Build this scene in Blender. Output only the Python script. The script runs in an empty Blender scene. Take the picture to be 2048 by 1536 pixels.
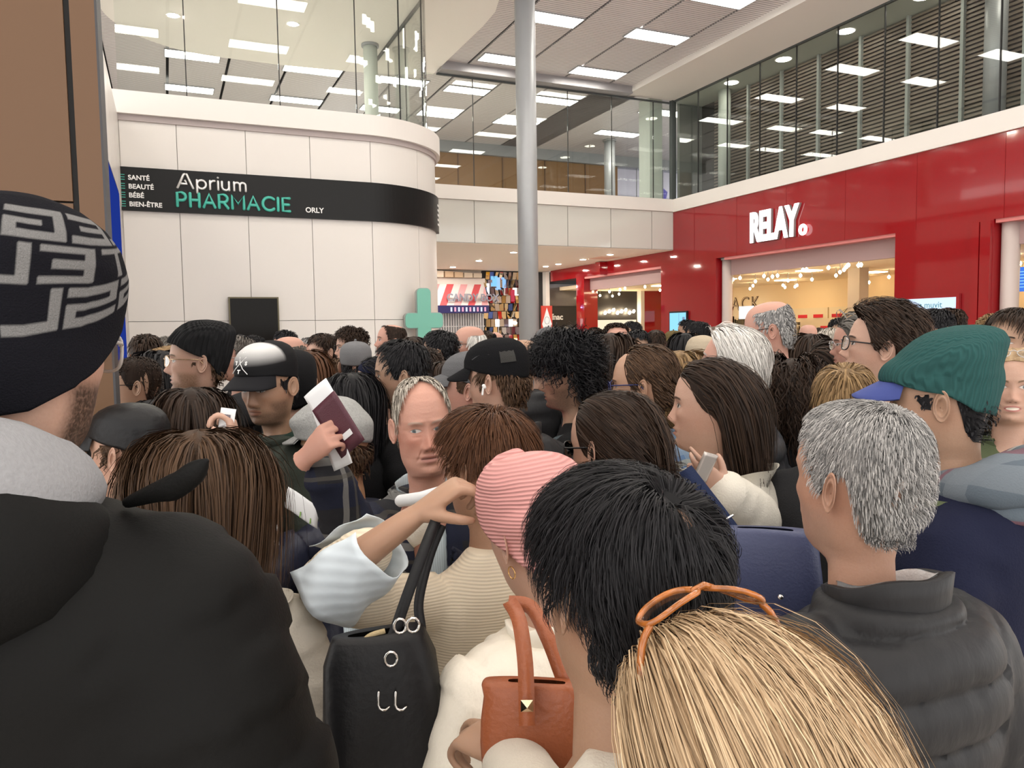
import bpy, math, random
import numpy as np
from mathutils import Vector, Matrix

# ------------------------------------------------------------------ camera
SC = bpy.context.scene
COL = SC.collection
F_PX = 1545.0
YAW, PITCH, ROLL = math.radians(24.0), math.radians(-3.95), math.radians(0.87)
CAM = np.array([0.0, 0.0, 1.72])
_f = np.array([math.sin(YAW)*math.cos(PITCH), math.cos(YAW)*math.cos(PITCH), math.sin(PITCH)])
_r0 = np.array([math.cos(YAW), -math.sin(YAW), 0.0])
_u0 = np.cross(_r0, _f)
_R = math.cos(ROLL)*_r0 - math.sin(ROLL)*_u0
_U = math.sin(ROLL)*_r0 + math.cos(ROLL)*_u0
cd = bpy.data.cameras.new('camera')
cd.sensor_fit = 'HORIZONTAL'
cd.sensor_width = 36.0
cd.lens = 36.0*F_PX/2048.0
cd.clip_start = 0.05
cam = bpy.data.objects.new('camera', cd)
COL.objects.link(cam)
cam.matrix_world = Matrix(((_R[0], _U[0], -_f[0], CAM[0]), (_R[1], _U[1], -_f[1], CAM[1]), (_R[2], _U[2], -_f[2], CAM[2]), (0, 0, 0, 1)))
SC.camera = cam
# ------------------------------------------------------------------ world, exposure
W = bpy.data.worlds.new('hall_ambience')
W.use_nodes = True
W.node_tree.nodes['Background'].inputs[0].default_value = (1.0, 0.97, 0.94, 1)
W.node_tree.nodes['Background'].inputs[1].default_value = 2.1
SC.world = W
vs = SC.view_settings
vs.view_transform = 'Standard'
vs.look = 'None'
vs.gamma = 1.0
vs.use_curve_mapping = False
vs.exposure = 0.35
LAMP_POWER = 14.0

def place(px, py, d):
    """the point of the hall d metres ahead that the photograph shows at a pixel"""
    return CAM + (_f + _R*((px-1024)/F_PX) + _U*((768-py)/F_PX))*d

# ------------------------------------------------------------------ helpers
def tag(o, label=None, cat=None, group=None, kind=None):
    if label: o['label'] = label
    if cat: o['category'] = cat
    if group: o['group'] = group
    if kind: o['kind'] = kind
    return o

def empty(name, loc=(0, 0, 0), rz=0.0, label=None, cat=None, group=None):
    o = bpy.data.objects.new(name, None)
    o.empty_display_size = 0.1
    o.location = loc
    o.rotation_euler = (0, 0, rz)
    COL.objects.link(o)
    return tag(o, label, cat, group)

def add(name, me, mat=None, parent=None, loc=None, rot=None):
    o = bpy.data.objects.new(name, me)
    if mat is not None and me is not None and not me.materials:
        me.materials.append(mat)
    COL.objects.link(o)
    if parent is not None: o.parent = parent
    if loc is not None: o.location = loc
    if rot is not None: o.rotation_euler = rot
    return o

def mesh_np(name, V, Q, mat=None, smooth=True, attrs=None):
    """mesh from a vertex array and an array (or list of arrays) of faces; attrs: name -> (n,3) or (n,) point data"""
    me = bpy.data.meshes.new(name)
    V = np.asarray(V, np.float32)
    if not isinstance(Q, (list, tuple)): Q = [Q]
    Q = [np.asarray(q, np.int32) for q in Q if len(q)]
    loops = np.concatenate([q.ravel() for q in Q])
    tot = np.concatenate([np.full(len(q), q.shape[1], np.int32) for q in Q])
    start = np.concatenate([[0], np.cumsum(tot)[:-1]]).astype(np.int32)
    me.vertices.add(len(V)); me.vertices.foreach_set('co', V.ravel())
    me.loops.add(len(loops)); me.loops.foreach_set('vertex_index', loops)
    me.polygons.add(len(tot)); me.polygons.foreach_set('loop_start', start)
    if smooth: me.polygons.foreach_set('use_smooth', np.ones(len(tot), bool))
    if attrs:
        for k, a in attrs.items():
            a = np.asarray(a, np.float32)
            if a.ndim == 1:
                at = me.attributes.new(k, 'FLOAT', 'POINT'); at.data.foreach_set('value', a)
            else:
                at = me.attributes.new(k, 'FLOAT_VECTOR', 'POINT'); at.data.foreach_set('vector', a.ravel())
    me.update(calc_edges=True)
    me.validate()
    if mat is not None: me.materials.append(mat)
    return me

class MB:
    """collects boxes, prisms and tubes into one mesh"""
    def __init__(s): s.v = []; s.f = []
    def box(s, x0, x1, y0, y1, z0, z1):
        n = len(s.v)
        s.v += [(x0, y0, z0), (x1, y0, z0), (x1, y1, z0), (x0, y1, z0), (x0, y0, z1), (x1, y0, z1), (x1, y1, z1), (x0, y1, z1)]
        s.f += [[n+i for i in q] for q in ((0, 3, 2, 1), (4, 5, 6, 7), (0, 1, 5, 4), (1, 2, 6, 5), (2, 3, 7, 6), (3, 0, 4, 7))]
        return s
    def cyl(s, c, r, z0, z1, n=24, r2=None):
        b = len(s.v); r2 = r if r2 is None else r2
        for k in range(n):
            a = 2*math.pi*k/n; s.v.append((c[0]+r*math.cos(a), c[1]+r*math.sin(a), z0))
        for k in range(n):
            a = 2*math.pi*k/n; s.v.append((c[0]+r2*math.cos(a), c[1]+r2*math.sin(a), z1))
        for k in range(n): s.f.append([b+k, b+(k+1) % n, b+n+(k+1) % n, b+n+k])
        s.f.append([b+k for k in reversed(range(n))]); s.f.append([b+n+k for k in range(n)])
        return s
    def prism(s, pts, z0, z1):
        b = len(s.v); n = len(pts)
        s.v += [(p[0], p[1], z0) for p in pts] + [(p[0], p[1], z1) for p in pts]
        for k in range(n): s.f.append([b+k, b+(k+1) % n, b+n+(k+1) % n, b+n+k])
        s.f.append([b+k for k in reversed(range(n))]); s.f.append([b+n+k for k in range(n)])
        return s
    def tube(s, pts, r, n=8):
        V, Q = tube_np(pts, r, n)
        b = len(s.v); s.v += [tuple(p) for p in V]; s.f += [[b+i for i in q] for q in Q]
        return s
    def ribbon(s, path, out, th, z0, z1):
        """a wall strip along a plan path; out = outward unit normals, th = thickness to the inside"""
        b = len(s.v); n = len(path)
        for p, o in zip(path, out):
            s.v += [(p[0], p[1], z0), (p[0], p[1], z1), (p[0]-o[0]*th, p[1]-o[1]*th, z1), (p[0]-o[0]*th, p[1]-o[1]*th, z0)]
        for k in range(n-1):
            for i in range(4):
                j = (i+1) % 4
                s.f.append([b+4*k+i, b+4*k+j, b+4*k+4+j, b+4*k+4+i])
        s.f.append([b, b+3, b+2, b+1]); e = b+4*(n-1); s.f.append([e, e+1, e+2, e+3])
        return s
    def mesh(s, name, mat=None, smooth=False):
        me = bpy.data.meshes.new(name); me.from_pydata(s.v, [], s.f); me.update()
        if smooth: me.polygons.foreach_set('use_smooth', np.ones(len(me.polygons), bool))
        if mat is not None: me.materials.append(mat)
        return me
    def build(s, name, mat=None, parent=None, smooth=False, loc=None):
        return add(name, s.mesh(name, mat, smooth), None, parent, loc)

def frames(P):
    P = np.asarray(P, float); T = np.gradient(P, axis=0)
    T /= np.linalg.norm(T, axis=1)[:, None]+1e-9
    up = np.array([0, 0, 1.0]) if abs(T[0, 2]) < 0.9 else np.array([0, 1.0, 0])
    N = np.zeros_like(P); n = up
    for i in range(len(P)):
        n = n-T[i]*(n@T[i]); n = n/(np.linalg.norm(n)+1e-9); N[i] = n
    return T, N, np.cross(T, N)

def grid_faces(m, n, wrap=True):
    k = np.arange(m-1)[:, None]*n; j = np.arange(n if wrap else n-1)[None, :]; j2 = (j+1) % n
    return np.stack([k+j, k+j2, k+n+j2, k+n+j], -1).reshape(-1, 4)

def tube_np(P, r, n=10, cap=True, squash=1.0):
    P = np.asarray(P, float); T, N, B = frames(P); m = len(P)
    r = np.broadcast_to(np.asarray(r, float), (m,))
    if cap:   # rounded ends
        e0 = [(-0.75, .35), (-.5, .72)]; P0 = [P[0]+T[0]*r[0]*a for a, _ in e0]; P1 = [P[-1]-T[-1]*r[-1]*a for a, _ in reversed(e0)]
        rr = np.concatenate([[r[0]*b for _, b in e0], r, [r[-1]*b for _, b in reversed(e0)]])
        P = np.vstack([P0, P, P1]); N = np.vstack([N[:1], N[:1], N, N[-1:], N[-1:]]); B = np.vstack([B[:1], B[:1], B, B[-1:], B[-1:]])
        r = rr; m = len(P)
    a = np.arange(n)*2*math.pi/n
    V = P[:, None, :]+r[:, None, None]*(np.cos(a)[None, :, None]*N[:, None, :]+squash*np.sin(a)[None, :, None]*B[:, None, :])
    Q = [list(q) for q in grid_faces(m, n)]
    Q.append(list(range(n))[::-1]); Q.append([(m-1)*n+k for k in range(n)])
    return V.reshape(-1, 3), Q

def text_mesh(name, s, size, mat, extrude=0.004, offset=0.0, space=1.0, align='LEFT', shear=0.0):
    cu = bpy.data.curves.new(name, 'FONT'); cu.body = s; cu.size = size; cu.extrude = extrude; cu.offset = offset
    cu.space_character = space; cu.align_x = align; cu.resolution_u = 4; cu.shear = shear
    o = bpy.data.objects.new('tmp', cu); COL.objects.link(o)
    dg = bpy.context.evaluated_depsgraph_get(); me = bpy.data.meshes.new_from_object(o.evaluated_get(dg))
    bpy.data.objects.remove(o); bpy.data.curves.remove(cu)
    me.name = name; me.materials.clear(); me.materials.append(mat)
    return me

def text_on(name, s, size, mat, parent, origin, xdir, scale=(1, 1), **kw):
    """lettering standing on a wall: origin = lower left, xdir = reading direction in plan"""
    me = text_mesh(name, s, size, mat, **kw)
    x = Vector((xdir[0], xdir[1], 0)).normalized(); z = Vector((0, 0, 1)); n = x.cross(z)
    M = Matrix(((x[0], 0, n[0], 0), (x[1], 0, n[1], 0), (0, 1, n[2], 0), (0, 0, 0, 1)))
    me.transform(M @ Matrix.Diagonal((scale[0], scale[1], 1, 1)))
    return add(name, me, None, parent, origin)

# ------------------------------------------------------------------ materials
MATS = {}
def mat(name, col, rough=0.6, metal=0.0, emit=None, estr=0.0, noise=None, bump=None, spec=0.5, trans=0.0, alpha=1.0, ior=1.45, coat=0.0, sheen=0.0):
    """procedural principled material; noise=(scale, amount[,detail]) varies the colour, bump=(scale, strength[,stretch])"""
    if name in MATS: return MATS[name]
    m = bpy.data.materials.new(name); m.use_nodes = True
    nt = m.node_tree; b = nt.nodes['Principled BSDF']
    b.inputs['Base Color'].default_value = (*col, 1); b.inputs['Roughness'].default_value = rough; b.inputs['Metallic'].default_value = metal
    b.inputs['Specular IOR Level'].default_value = spec; b.inputs['IOR'].default_value = ior
    b.inputs['Transmission Weight'].default_value = trans; b.inputs['Alpha'].default_value = alpha; b.inputs['Coat Weight'].default_value = coat
    b.inputs['Sheen Weight'].default_value = sheen
    if emit: b.inputs['Emission Color'].default_value = (*emit, 1); b.inputs['Emission Strength'].default_value = estr
    tc = None
    if noise or bump: tc = nt.nodes.new('ShaderNodeTexCoord')
    if noise:
        n = nt.nodes.new('ShaderNodeTexNoise'); n.inputs['Scale'].default_value = noise[0]; n.inputs['Detail'].default_value = noise[2] if len(noise) > 2 else 3
        nt.links.new(tc.outputs['Object'], n.inputs['Vector'])
        mx = nt.nodes.new('ShaderNodeMix'); mx.data_type = 'RGBA'
        k = noise[1]
        mx.inputs[6].default_value = (*[max(0, c*(1-k)) for c in col], 1); mx.inputs[7].default_value = (*[min(1, c*(1+k)) for c in col], 1)
        nt.links.new(n.outputs['Fac'], mx.inputs[0]); nt.links.new(mx.outputs[2], b.inputs['Base Color'])
    if bump:
        n = nt.nodes.new('ShaderNodeTexNoise'); n.inputs['Scale'].default_value = bump[0]; n.inputs['Detail'].default_value = 4
        src = tc.outputs['Object']
        if len(bump) > 2:
            mp = nt.nodes.new('ShaderNodeMapping'); mp.inputs['Scale'].default_value = bump[2]
            nt.links.new(src, mp.inputs['Vector']); src = mp.outputs['Vector']
        nt.links.new(src, n.inputs['Vector'])
        bp = nt.nodes.new('ShaderNodeBump'); bp.inputs['Strength'].default_value = bump[1]; bp.inputs['Distance'].default_value = 0.01
        nt.links.new(n.outputs['Fac'], bp.inputs['Height']); nt.links.new(bp.outputs['Normal'], b.inputs['Normal'])
    MATS[name] = m
    return m

def emis(name, col, s):
    if name in MATS: return MATS[name]
    m = bpy.data.materials.new(name); m.use_nodes = True; nt = m.node_tree; nt.nodes.clear()
    e = nt.nodes.new('ShaderNodeEmission'); e.inputs[0].default_value = (*col, 1); e.inputs[1].default_value = s
    o = nt.nodes.new('ShaderNodeOutputMaterial'); nt.links.new(e.outputs[0], o.inputs[0])
    MATS[name] = m
    return m

def glass_mat(name, tint, refl):
    """thin architectural pane: mostly clear, with mirror reflection by angle"""
    if name in MATS: return MATS[name]
    m = bpy.data.materials.new(name); m.use_nodes = True; nt = m.node_tree; nt.nodes.clear()
    t = nt.nodes.new('ShaderNodeBsdfTransparent'); t.inputs[0].default_value = (*tint, 1)
    g = nt.nodes.new('ShaderNodeBsdfGlossy'); g.inputs['Roughness'].default_value = 0.01
    fr = nt.nodes.new('ShaderNodeLayerWeight'); fr.inputs[0].default_value = 0.5
    pw = nt.nodes.new('ShaderNodeMath'); pw.operation = 'POWER'; pw.inputs[1].default_value = 4.0
    mu = nt.nodes.new('ShaderNodeMath'); mu.operation = 'MULTIPLY_ADD'; mu.inputs[1].default_value = refl; mu.inputs[2].default_value = 0.045
    mx = nt.nodes.new('ShaderNodeMixShader'); o = nt.nodes.new('ShaderNodeOutputMaterial')
    nt.links.new(fr.outputs['Facing'], pw.inputs[0]); nt.links.new(pw.outputs[0], mu.inputs[0]); nt.links.new(mu.outputs[0], mx.inputs[0])
    nt.links.new(t.outputs[0], mx.inputs[1]); nt.links.new(g.outputs[0], mx.inputs[2]); nt.links.new(mx.outputs[0], o.inputs[0])
    MATS[name] = m
    return m

def wood_mat(name, c1, c2, axis_scale, rough=0.45, scale=1.0):
    if name in MATS: return MATS[name]
    m = mat(name, c1, rough)
    nt = m.node_tree; b = nt.nodes['Principled BSDF']
    tc = nt.nodes.new('ShaderNodeTexCoord'); mp = nt.nodes.new('ShaderNodeMapping'); mp.inputs['Scale'].default_value = axis_scale
    n = nt.nodes.new('ShaderNodeTexNoise'); n.inputs['Scale'].default_value = scale; n.inputs['Detail'].default_value = 6; n.inputs['Distortion'].default_value = 0.6
    n2 = nt.nodes.new('ShaderNodeTexNoise'); n2.inputs['Scale'].default_value = scale*7; n2.inputs['Detail'].default_value = 2
    ad = nt.nodes.new('ShaderNodeMath'); ad.operation = 'MULTIPLY_ADD'; ad.inputs[1].default_value = 2.1
    cr = nt.nodes.new('ShaderNodeValToRGB'); cr.color_ramp.elements[0].position = 0.42; cr.color_ramp.elements[1].position = 0.85
    cr.color_ramp.elements[0].color = (*c1, 1); cr.color_ramp.elements[1].color = (*c2, 1)
    L = nt.links.new
    L(tc.outputs['Object'], mp.inputs[0]); L(mp.outputs[0], n.inputs[0]); L(mp.outputs[0], n2.inputs[0])
    L(n2.outputs[0], ad.inputs[0]); L(n.outputs[0], ad.inputs[2]); L(ad.outputs[0], cr.inputs[0]); L(cr.outputs[0], b.inputs['Base Color'])
    return m

def slat_mat(name, col, pitch, axis, dark=0.55, metal=0.6, rough=0.4):
    """fine metal lamellas too narrow to tell apart: stripes of colour and relief"""
    m = mat(name, col, rough, metal)
    nt = m.node_tree; b = nt.nodes['Principled BSDF']; L = nt.links.new
    tc = nt.nodes.new('ShaderNodeTexCoord'); sp = nt.nodes.new('ShaderNodeSeparateXYZ'); L(tc.outputs['Object'], sp.inputs[0])
    mu = nt.nodes.new('ShaderNodeMath'); mu.operation = 'MULTIPLY'; mu.inputs[1].default_value = 2*math.pi/pitch; L(sp.outputs[axis], mu.inputs[0])
    si = nt.nodes.new('ShaderNodeMath'); si.operation = 'SINE'; L(mu.outputs[0], si.inputs[0])
    mr = nt.nodes.new('ShaderNodeMapRange'); mr.inputs[1].default_value = -0.6; mr.inputs[2].default_value = 0.4; mr.inputs[3].default_value = dark; mr.inputs[4].default_value = 1.0
    L(si.outputs[0], mr.inputs[0])
    mx = nt.nodes.new('ShaderNodeMix'); mx.data_type = 'RGBA'; mx.blend_type = 'MULTIPLY'; mx.inputs[0].default_value = 1.0
    mx.inputs[6].default_value = (*col, 1); L(mr.outputs[0], mx.inputs[7]); L(mx.outputs[2], b.inputs['Base Color'])
    bp = nt.nodes.new('ShaderNodeBump'); bp.inputs['Strength'].default_value = 0.35; bp.inputs['Distance'].default_value = 0.01
    L(si.outputs[0], bp.inputs['Height']); L(bp.outputs[0], b.inputs['Normal'])
    return m
# ================================================================== THE HALL
random.seed(4)
WHITE = mat('white_panel', (0.72, 0.685, 0.645), 0.35, noise=(0.7, 0.02), spec=0.4)
PLASTER = mat('white_plaster', (0.76, 0.72, 0.68), 0.6)
GLOSSWHITE = mat('gloss_white_glass', (0.62, 0.61, 0.565), 0.08, coat=0.4)
DARKGAP = mat('joint_shadow_grey', (0.05, 0.05, 0.05), 0.8)
JOINTGREY = mat('joint_grey', (0.30, 0.28, 0.26), 0.8)
STEEL = mat('grey_painted_steel', (0.36, 0.37, 0.38), 0.42, 0.25, noise=(6, 0.05))
PALECOL = mat('pale_green_paint', (0.55, 0.60, 0.55), 0.5)
BLACKBAND = mat('black_sign_enamel', (0.010, 0.010, 0.010), 0.35, spec=.22)
TEAL = mat('teal_letter', (0.07, 0.47, 0.37), 0.35)
SILVER = mat('brushed_silver_letter', (0.75, 0.74, 0.72), 0.28, 0.6)
WLETTER = mat('white_letter', (0.85, 0.84, 0.82), 0.5)
RED = mat('red_lacquer', (0.29, 0.005, 0.009), 0.07, coat=0.5, spec=0.55)
PINKGREY = mat('mauve_lintel', (0.40, 0.27, 0.265), 0.5)
CREAM = mat('cream_wall', (0.86, 0.68, 0.42), 0.7)
GLASS = glass_mat('clear_pane', (0.95, 0.97, 0.955), 0.9)
BLACK = mat('matt_black', (0.012, 0.012, 0.013), 0.5)
DARKLINE = mat('dark_seal', (0.02, 0.02, 0.02), 0.5)
CEIL = slat_mat('ceiling_lamellas', (0.80, 0.76, 0.77), 0.075, 1, 0.55, 0.12, 0.42)
OAK = wood_mat('oak_veneer', (0.255, 0.148, 0.072), (0.12, 0.060, 0.026), (16, 16, 0.7), 0.5, 1.0)
OAKWALL = wood_mat('oak_wall', (0.33, 0.19, 0.07), (0.22, 0.115, 0.04), (1.0, 1.0, 8), 0.5, 1.2)
LAMP = emis('lamp_diffuser', (1.0, 0.95, 0.86), LAMP_POWER)
SHOPFILL = emis('shop_fill', (1.0, 0.78, 0.48), 17.0)
SPOT = emis('warm_bulb', (1.0, 0.80, 0.52), 45.0)

def struct(o): o['kind'] = 'structure'; return o

struct(MB().box(-12, 22, -9, 30, -0.1, 0).build('floor', mat('terrazzo_floor', (0.55, 0.50, 0.45), 0.25, noise=(30, 0.12))))

# ---- ceiling: lamella strips with dark joints between them, each strip a panel
ceil = struct(MB().box(-9, 22, -9, 30, 7.74, 7.9).build('ceiling', DARKGAP))
xs = [6.34+1.215*k for k in range(-12, 4)]
pm = MB().box(0.03, 1.185, 0, 36, 0, 0.04).mesh('ceiling_panel', CEIL)
for x in xs:
    add('ceiling_panel', pm, None, ceil, (x, -7, 7.62))
add('ceiling_panel', MB().box(0.03, 12, 0, 13, 0, 0.04).mesh('ceiling_panel', CEIL), None, ceil, (9.985, 16.7, 7.62))
# white ceiling field with a rounded outline above the pharmacy floor
pts = [(5.72, 16.95), (5.74, 14.0), (5.70, 13.3), (5.55, 12.75), (5.2, 12.3), (4.6, 12.0), (3.8, 11.95), (-0.85, 11.95), (-0.85, 15.2)]
for k in range(13):
    a = math.pi-k*math.pi/24
    pts.append((1.25+2.1*math.cos(a), 15.4+2.15*math.sin(a)))
pts += [(2.5, 17.58), (3.3, 17.52), (4.1, 17.44), (4.9, 17.3)]
struct(MB().prism(pts, 7.5, 7.6).build('ceiling_white_field', mat('bright_ceiling_paint', (.90, .88, .83), .7)))
struct(MB().box(10.62, 12.1, -6, 16.65, 7.48, 7.62).build('ceiling_white_border', PLASTER))
bm_ = struct(MB().box(5.72, 10.62, 16.35, 16.65, 7.44, 7.64).build('trim_1', mat('grey_beam', (0.33, 0.32, 0.33), 0.4, 0.4)))
for k in range(9):
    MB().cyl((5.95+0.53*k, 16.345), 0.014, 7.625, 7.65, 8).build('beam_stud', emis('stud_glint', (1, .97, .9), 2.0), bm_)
struct(MB().box(6, 22, 23.0, 23.3, 7.28, 7.62).build('trim_2', mat('grey_beam2', (0.27, 0.28, 0.29), 0.5, 0.2)))
struct(MB().box(10.60, 10.62, -6, 16.35, 7.48, 7.66).build('trim_3', PLASTER))

# ---- ceiling lamps
LG = 'strip lamps in the lamella ceiling'
def lamp(x0, x1, y, label, d=0.46):
    t = empty('ceiling_lamp', (0.5*(x0+x1), y, 7.60), 0, label, 'lamp', LG)
    w = 0.5*(x1-x0)
    MB().box(-w, w, -d/2, d/2, 0, 0.015).build('diffuser', LAMP, t)
    f = MB(); f.box(-w-.02, w+.02, -d/2-.02, -d/2, -.005, .02); f.box(-w-.02, w+.02, d/2, d/2+.02, -.005, .02); f.box(-w-.02, -w, -d/2, d/2, -.005, .02); f.box(w, w+.02, -d/2, d/2, -.005, .02)
    f.build('lamp_frame', STEEL, t)
    return t
A, B_, C_, D_, E_, F_ = (6.44, 7.5), (8.68, 9.95), (0.22, 1.28), (2.62, 3.86), (4.9, 5.9), (12.0, 13.4)
NEAR = {11.5: 'cut by the top picture edge', 13.45: 'nearest row in full view', 15.8: 'just before the grey beam', 18.1: 'first row behind the gallery glass', 20.35: 'second row behind the gallery glass'}
for y, w in NEAR.items():
    lamp(*A, y, 'strip lamp in the column over the big pillar, '+w)
    lamp(*B_, y, 'strip lamp right of the big pillar, '+w)
for y, w in ((18.0, 'upper'), (20.4, 'lower')):
    lamp(*C_, y, 'strip lamp seen through the pharmacy glass, leftmost column, '+w+' one')
    lamp(*D_, y, 'strip lamp behind the pharmacy glass above the word ORLY, '+w+' one')
    lamp(*E_, y, 'strip lamp behind the curved end of the pharmacy glass, '+w+' one')
    lamp(*F_, y, 'strip lamp at the right end of the gallery glass, '+w+' one')
for y in (9.2, 6.9, 4.6, 2.3, 0.0, -2.3, -4.6):
    for x in (-5.9, -3.5, -1.05, 1.4, 3.8, 6.44, 8.68):
        lamp(x, x+1.15, y, 'strip lamp in the hall ceiling above the queue, out of the picture')

# ---- pharmacy: curved white panel wall
XC, RW = 2.85, 1.57
def path(x0, x1, off=0.0, n=2):
    """plan path along the pharmacy front from arc-length-like coordinate x0 to x1 (beyond XC it runs round the corner)"""
    out, nor = [], []
    m = n if x1 <= XC else max(n, int(14*(x1-max(x0, XC)))+2)
    for s in np.linspace(x0, x1, m) if x0 >= XC or x1 <= XC else np.concatenate([[x0], np.linspace(XC, x1, m)]):
        if s <= XC: out.append((s, 11.8-off)); nor.append((0, -1))
        else:
            a = (s-XC)/RW
            if a <= math.pi/2:
                out.append((XC+(RW+off)*math.sin(a), 11.8+RW-(RW+off)*math.cos(a))); nor.append((math.sin(a), -math.cos(a)))
            else:
                out.append((XC+RW+off, 11.8+RW+(s-XC-RW*math.pi/2))); nor.append((1, 0))
    return out, nor
S_END = XC+RW*math.pi/2
pw = MB(); pw.ribbon(*path(-0.47, S_END+3.2, -0.02), 0.16, 0, 4.69)
wall = struct(pw.build('wall_pharmacy', JOINTGREY))
cols = [-0.47, 0.24, 1.145, 2.045, 2.95, 3.85, 4.75, 5.65, 6.6, 7.5]
for (z0, z1) in ((0.0, 1.92), (1.92, 3.45), (3.97, 4.69)):
    for a, b in zip(cols[:-1], cols[1:]):
        MB().ribbon(*path(a+.004, b-.004, 0.0), 0.02, z0+.004, z1-.004).build('panel', WHITE, wall, smooth=False)
par = MB(); par.ribbon(*path(-0.55, S_END+3.2, 0.09), 0.5, 4.70, 5.0)
struct(par.build('trim_pharmacy_parapet', PLASTER))
struct(MB().ribbon(*path(-0.47, S_END+3.2, 0.03), 0.05, 4.62, 4.70).build('trim_pharmacy_shadow_gap', mat('shadow_gap_mauve', (0.42, 0.36, 0.35), 0.6)))
sign = empty('pharmacy_sign', (0, 0, 0), 0, 'black band sign of the pharmacy running round its white corner', 'sign')
MB().ribbon(*path(-0.50, 4.9, 0.05), 0.05, 3.42, 4.0).build('band', BLACKBAND, sign, smooth=False)
y_ = 11.745
for k, (s_, w_) in enumerate((('SANTÉ', .20), ('BEAUTÉ', .25), ('BÉBÉ', .17), ('BIEN-ÊTRE', .32))):
    z = 3.835-0.118*k
    text_on('small_lettering', s_, 0.088, WLETTER, sign, (-0.385, y_, z-0.005), (1, 0), offset=0.0022, extrude=0.005)
    for q in range(3): MB().box(-0.478, -0.425, y_-.004, y_, z-.012+.032*q, z-.003+.032*q).build('stripe', TEAL, sign)
# rounded stroke letters
def strokes(name, polys, r, m, parent, ox, oz, sc, depth=0.02):
    mb = MB()
    for p in polys:
        P = [(ox+x*sc, y_-0.008, oz+z*sc) for x, z in p]
        mb.tube(P, r, 10)
    return mb.build(name, m, parent, smooth=True)
def arc(cx, cz, r, a0, a1, n=10, rz=None):
    rz = r if rz is None else rz
    return [(cx+r*math.cos(math.radians(a0+(a1-a0)*k/n)), cz+rz*math.sin(math.radians(a0+(a1-a0)*k/n))) for k in range(n+1)]
def lett(c):
    if c == 'P': return [[(0, 0), (0, 1), (.3, 1)]+arc(.3, .72, .28, 90, -90)+[(0, .44)]], .58
    if c == 'H': return [[(0, 0), (0, 1)], [(.62, 0), (.62, 1)], [(0, .5), (.62, .5)]], .62
    if c == 'A': return [[(0, 0), (.4, 1), (.8, 0)], [(.16, .34), (.64, .34)]], .8
    if c == 'R': return [[(0, 0), (0, 1), (.32, 1)]+arc(.32, .72, .28, 90, -90)+[(0, .44)], [(.3, .44), (.64, 0)]], .64
    if c == 'M': return [[(0, 0), (0, 1), (.42, .36), (.84, 1), (.84, 0)]], .84
    if c == 'C': return [arc(.5, .5, .5, 45, 315, 16)], .86
    if c == 'I': return [[(0, 0), (0, 1)]], 0.0
    if c == 'E': return [[(.54, 0), (0, 0), (0, 1), (.54, 1)], [(0, .5), (.48, .5)]], .54
x = 0.215
for c in 'PHARMACIE':
    p, w = lett(c); strokes('teal_letter', p, 0.021, TEAL, sign, x, 3.505, 0.185); x += (w+.38)*0.185*0.93 if c != 'I' else .38*.185*0.93
# Aprium in silver
AP = [([[(0, 0), (.42, .95), (.50, .98)], [(.62, .98), (1.02, 0)], [(.22, .30), (.62, .30), (.50, .52)]], 0),
      ([[(0, .62), (0, -.28)], arc(.3, .32, .3, 90, 450, 16)], 1.18), ([[(0, .62), (0, 0)], arc(.26, .36, .26, 180, 75)], 1.98),
      ([[(0, .62), (0, 0)], [(0, .86), (0, .87)]], 2.48), ([[(0, .62)]+arc(.24, .25, .24, 180, 360)+[(.48, .62)], [(.48, .3), (.48, 0)]], 2.72),
      ([[(0, .62), (0, 0)], [(0, .36)]+arc(.2, .4, .2, 180, 0)+[(.4, 0)], [(.4, .36)]+arc(.6, .4, .2, 180, 0)+[(.8, 0)]], 3.48)]
for p, dx in AP: strokes('silver_letter', p, 0.017, SILVER, sign, 0.225+dx*.212, 3.755, 0.195)
text_on('white_lettering', 'ORLY', 0.105, WLETTER, sign, (1.945, y_, 3.505), (1, 0), offset=0.002, extrude=0.005)
for k in range(5):
    pp, nn = path(4.55, 4.75, 0.055); MB().ribbon(pp, nn, 0.02, 3.52+.08*k, 3.555+.08*k).build('end_stripe', WLETTER, sign)

# glass above the parapet
win = struct(MB().ribbon(*path(-0.47, S_END+3.2, -0.10), 0.04, 7.44, 7.5).build('window_1', mat('dark_frame', (0.09, 0.10, 0.10), 0.4, 0.4)))
js = [-0.47, 0.40, 1.66, 2.79, 3.6, 4.35, 5.1, 6.3, 7.5, 8.5]
for a, b in zip(js[:-1], js[1:]):
    MB().ribbon(*path(a+.008, b-.008, -0.11), 0.012, 5.0, 7.44).build('pane', GLASS, win)
    MB().ribbon(*path(b-.007, b+.007, -0.105), 0.02, 5.0, 7.44).build('seal', DARKLINE, win)

# side wall with the information screen
sw = struct(MB().box(-0.66, -0.48, 7.4, 11.8, 0, 4.69).build('wall_side', mat('pale_side_panel', (0.55, 0.53, 0.53), 0.5)))
for k in range(4): MB().box(-0.483, -0.474, 7.5+1.08*k, 8.56+1.08*k, 3.46, 4.66).build('panel', WHITE, sw)
scr = empty('information_screen', (-0.440, 8.9, 1.5), 0, 'tall dark blue flight information screen at the left end of the pharmacy', 'screen')
MB().box(-0.02, 0, -1.25, 1.35, -.3, 1.92).build('casing', BLACK, scr)
MB().box(0, 0.006, -1.2, 1.3, -.25, 1.88).build('display', emis('blue_screen', (0.012, 0.03, 0.22), 0.9), scr)
for k in range(4): MB().box(0.006, 0.009, -0.6, 0.5, .42+.1*k, .46+.1*k).build('text_line', emis('white_text', (.8, .85, 1), 0.9), scr)

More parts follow.
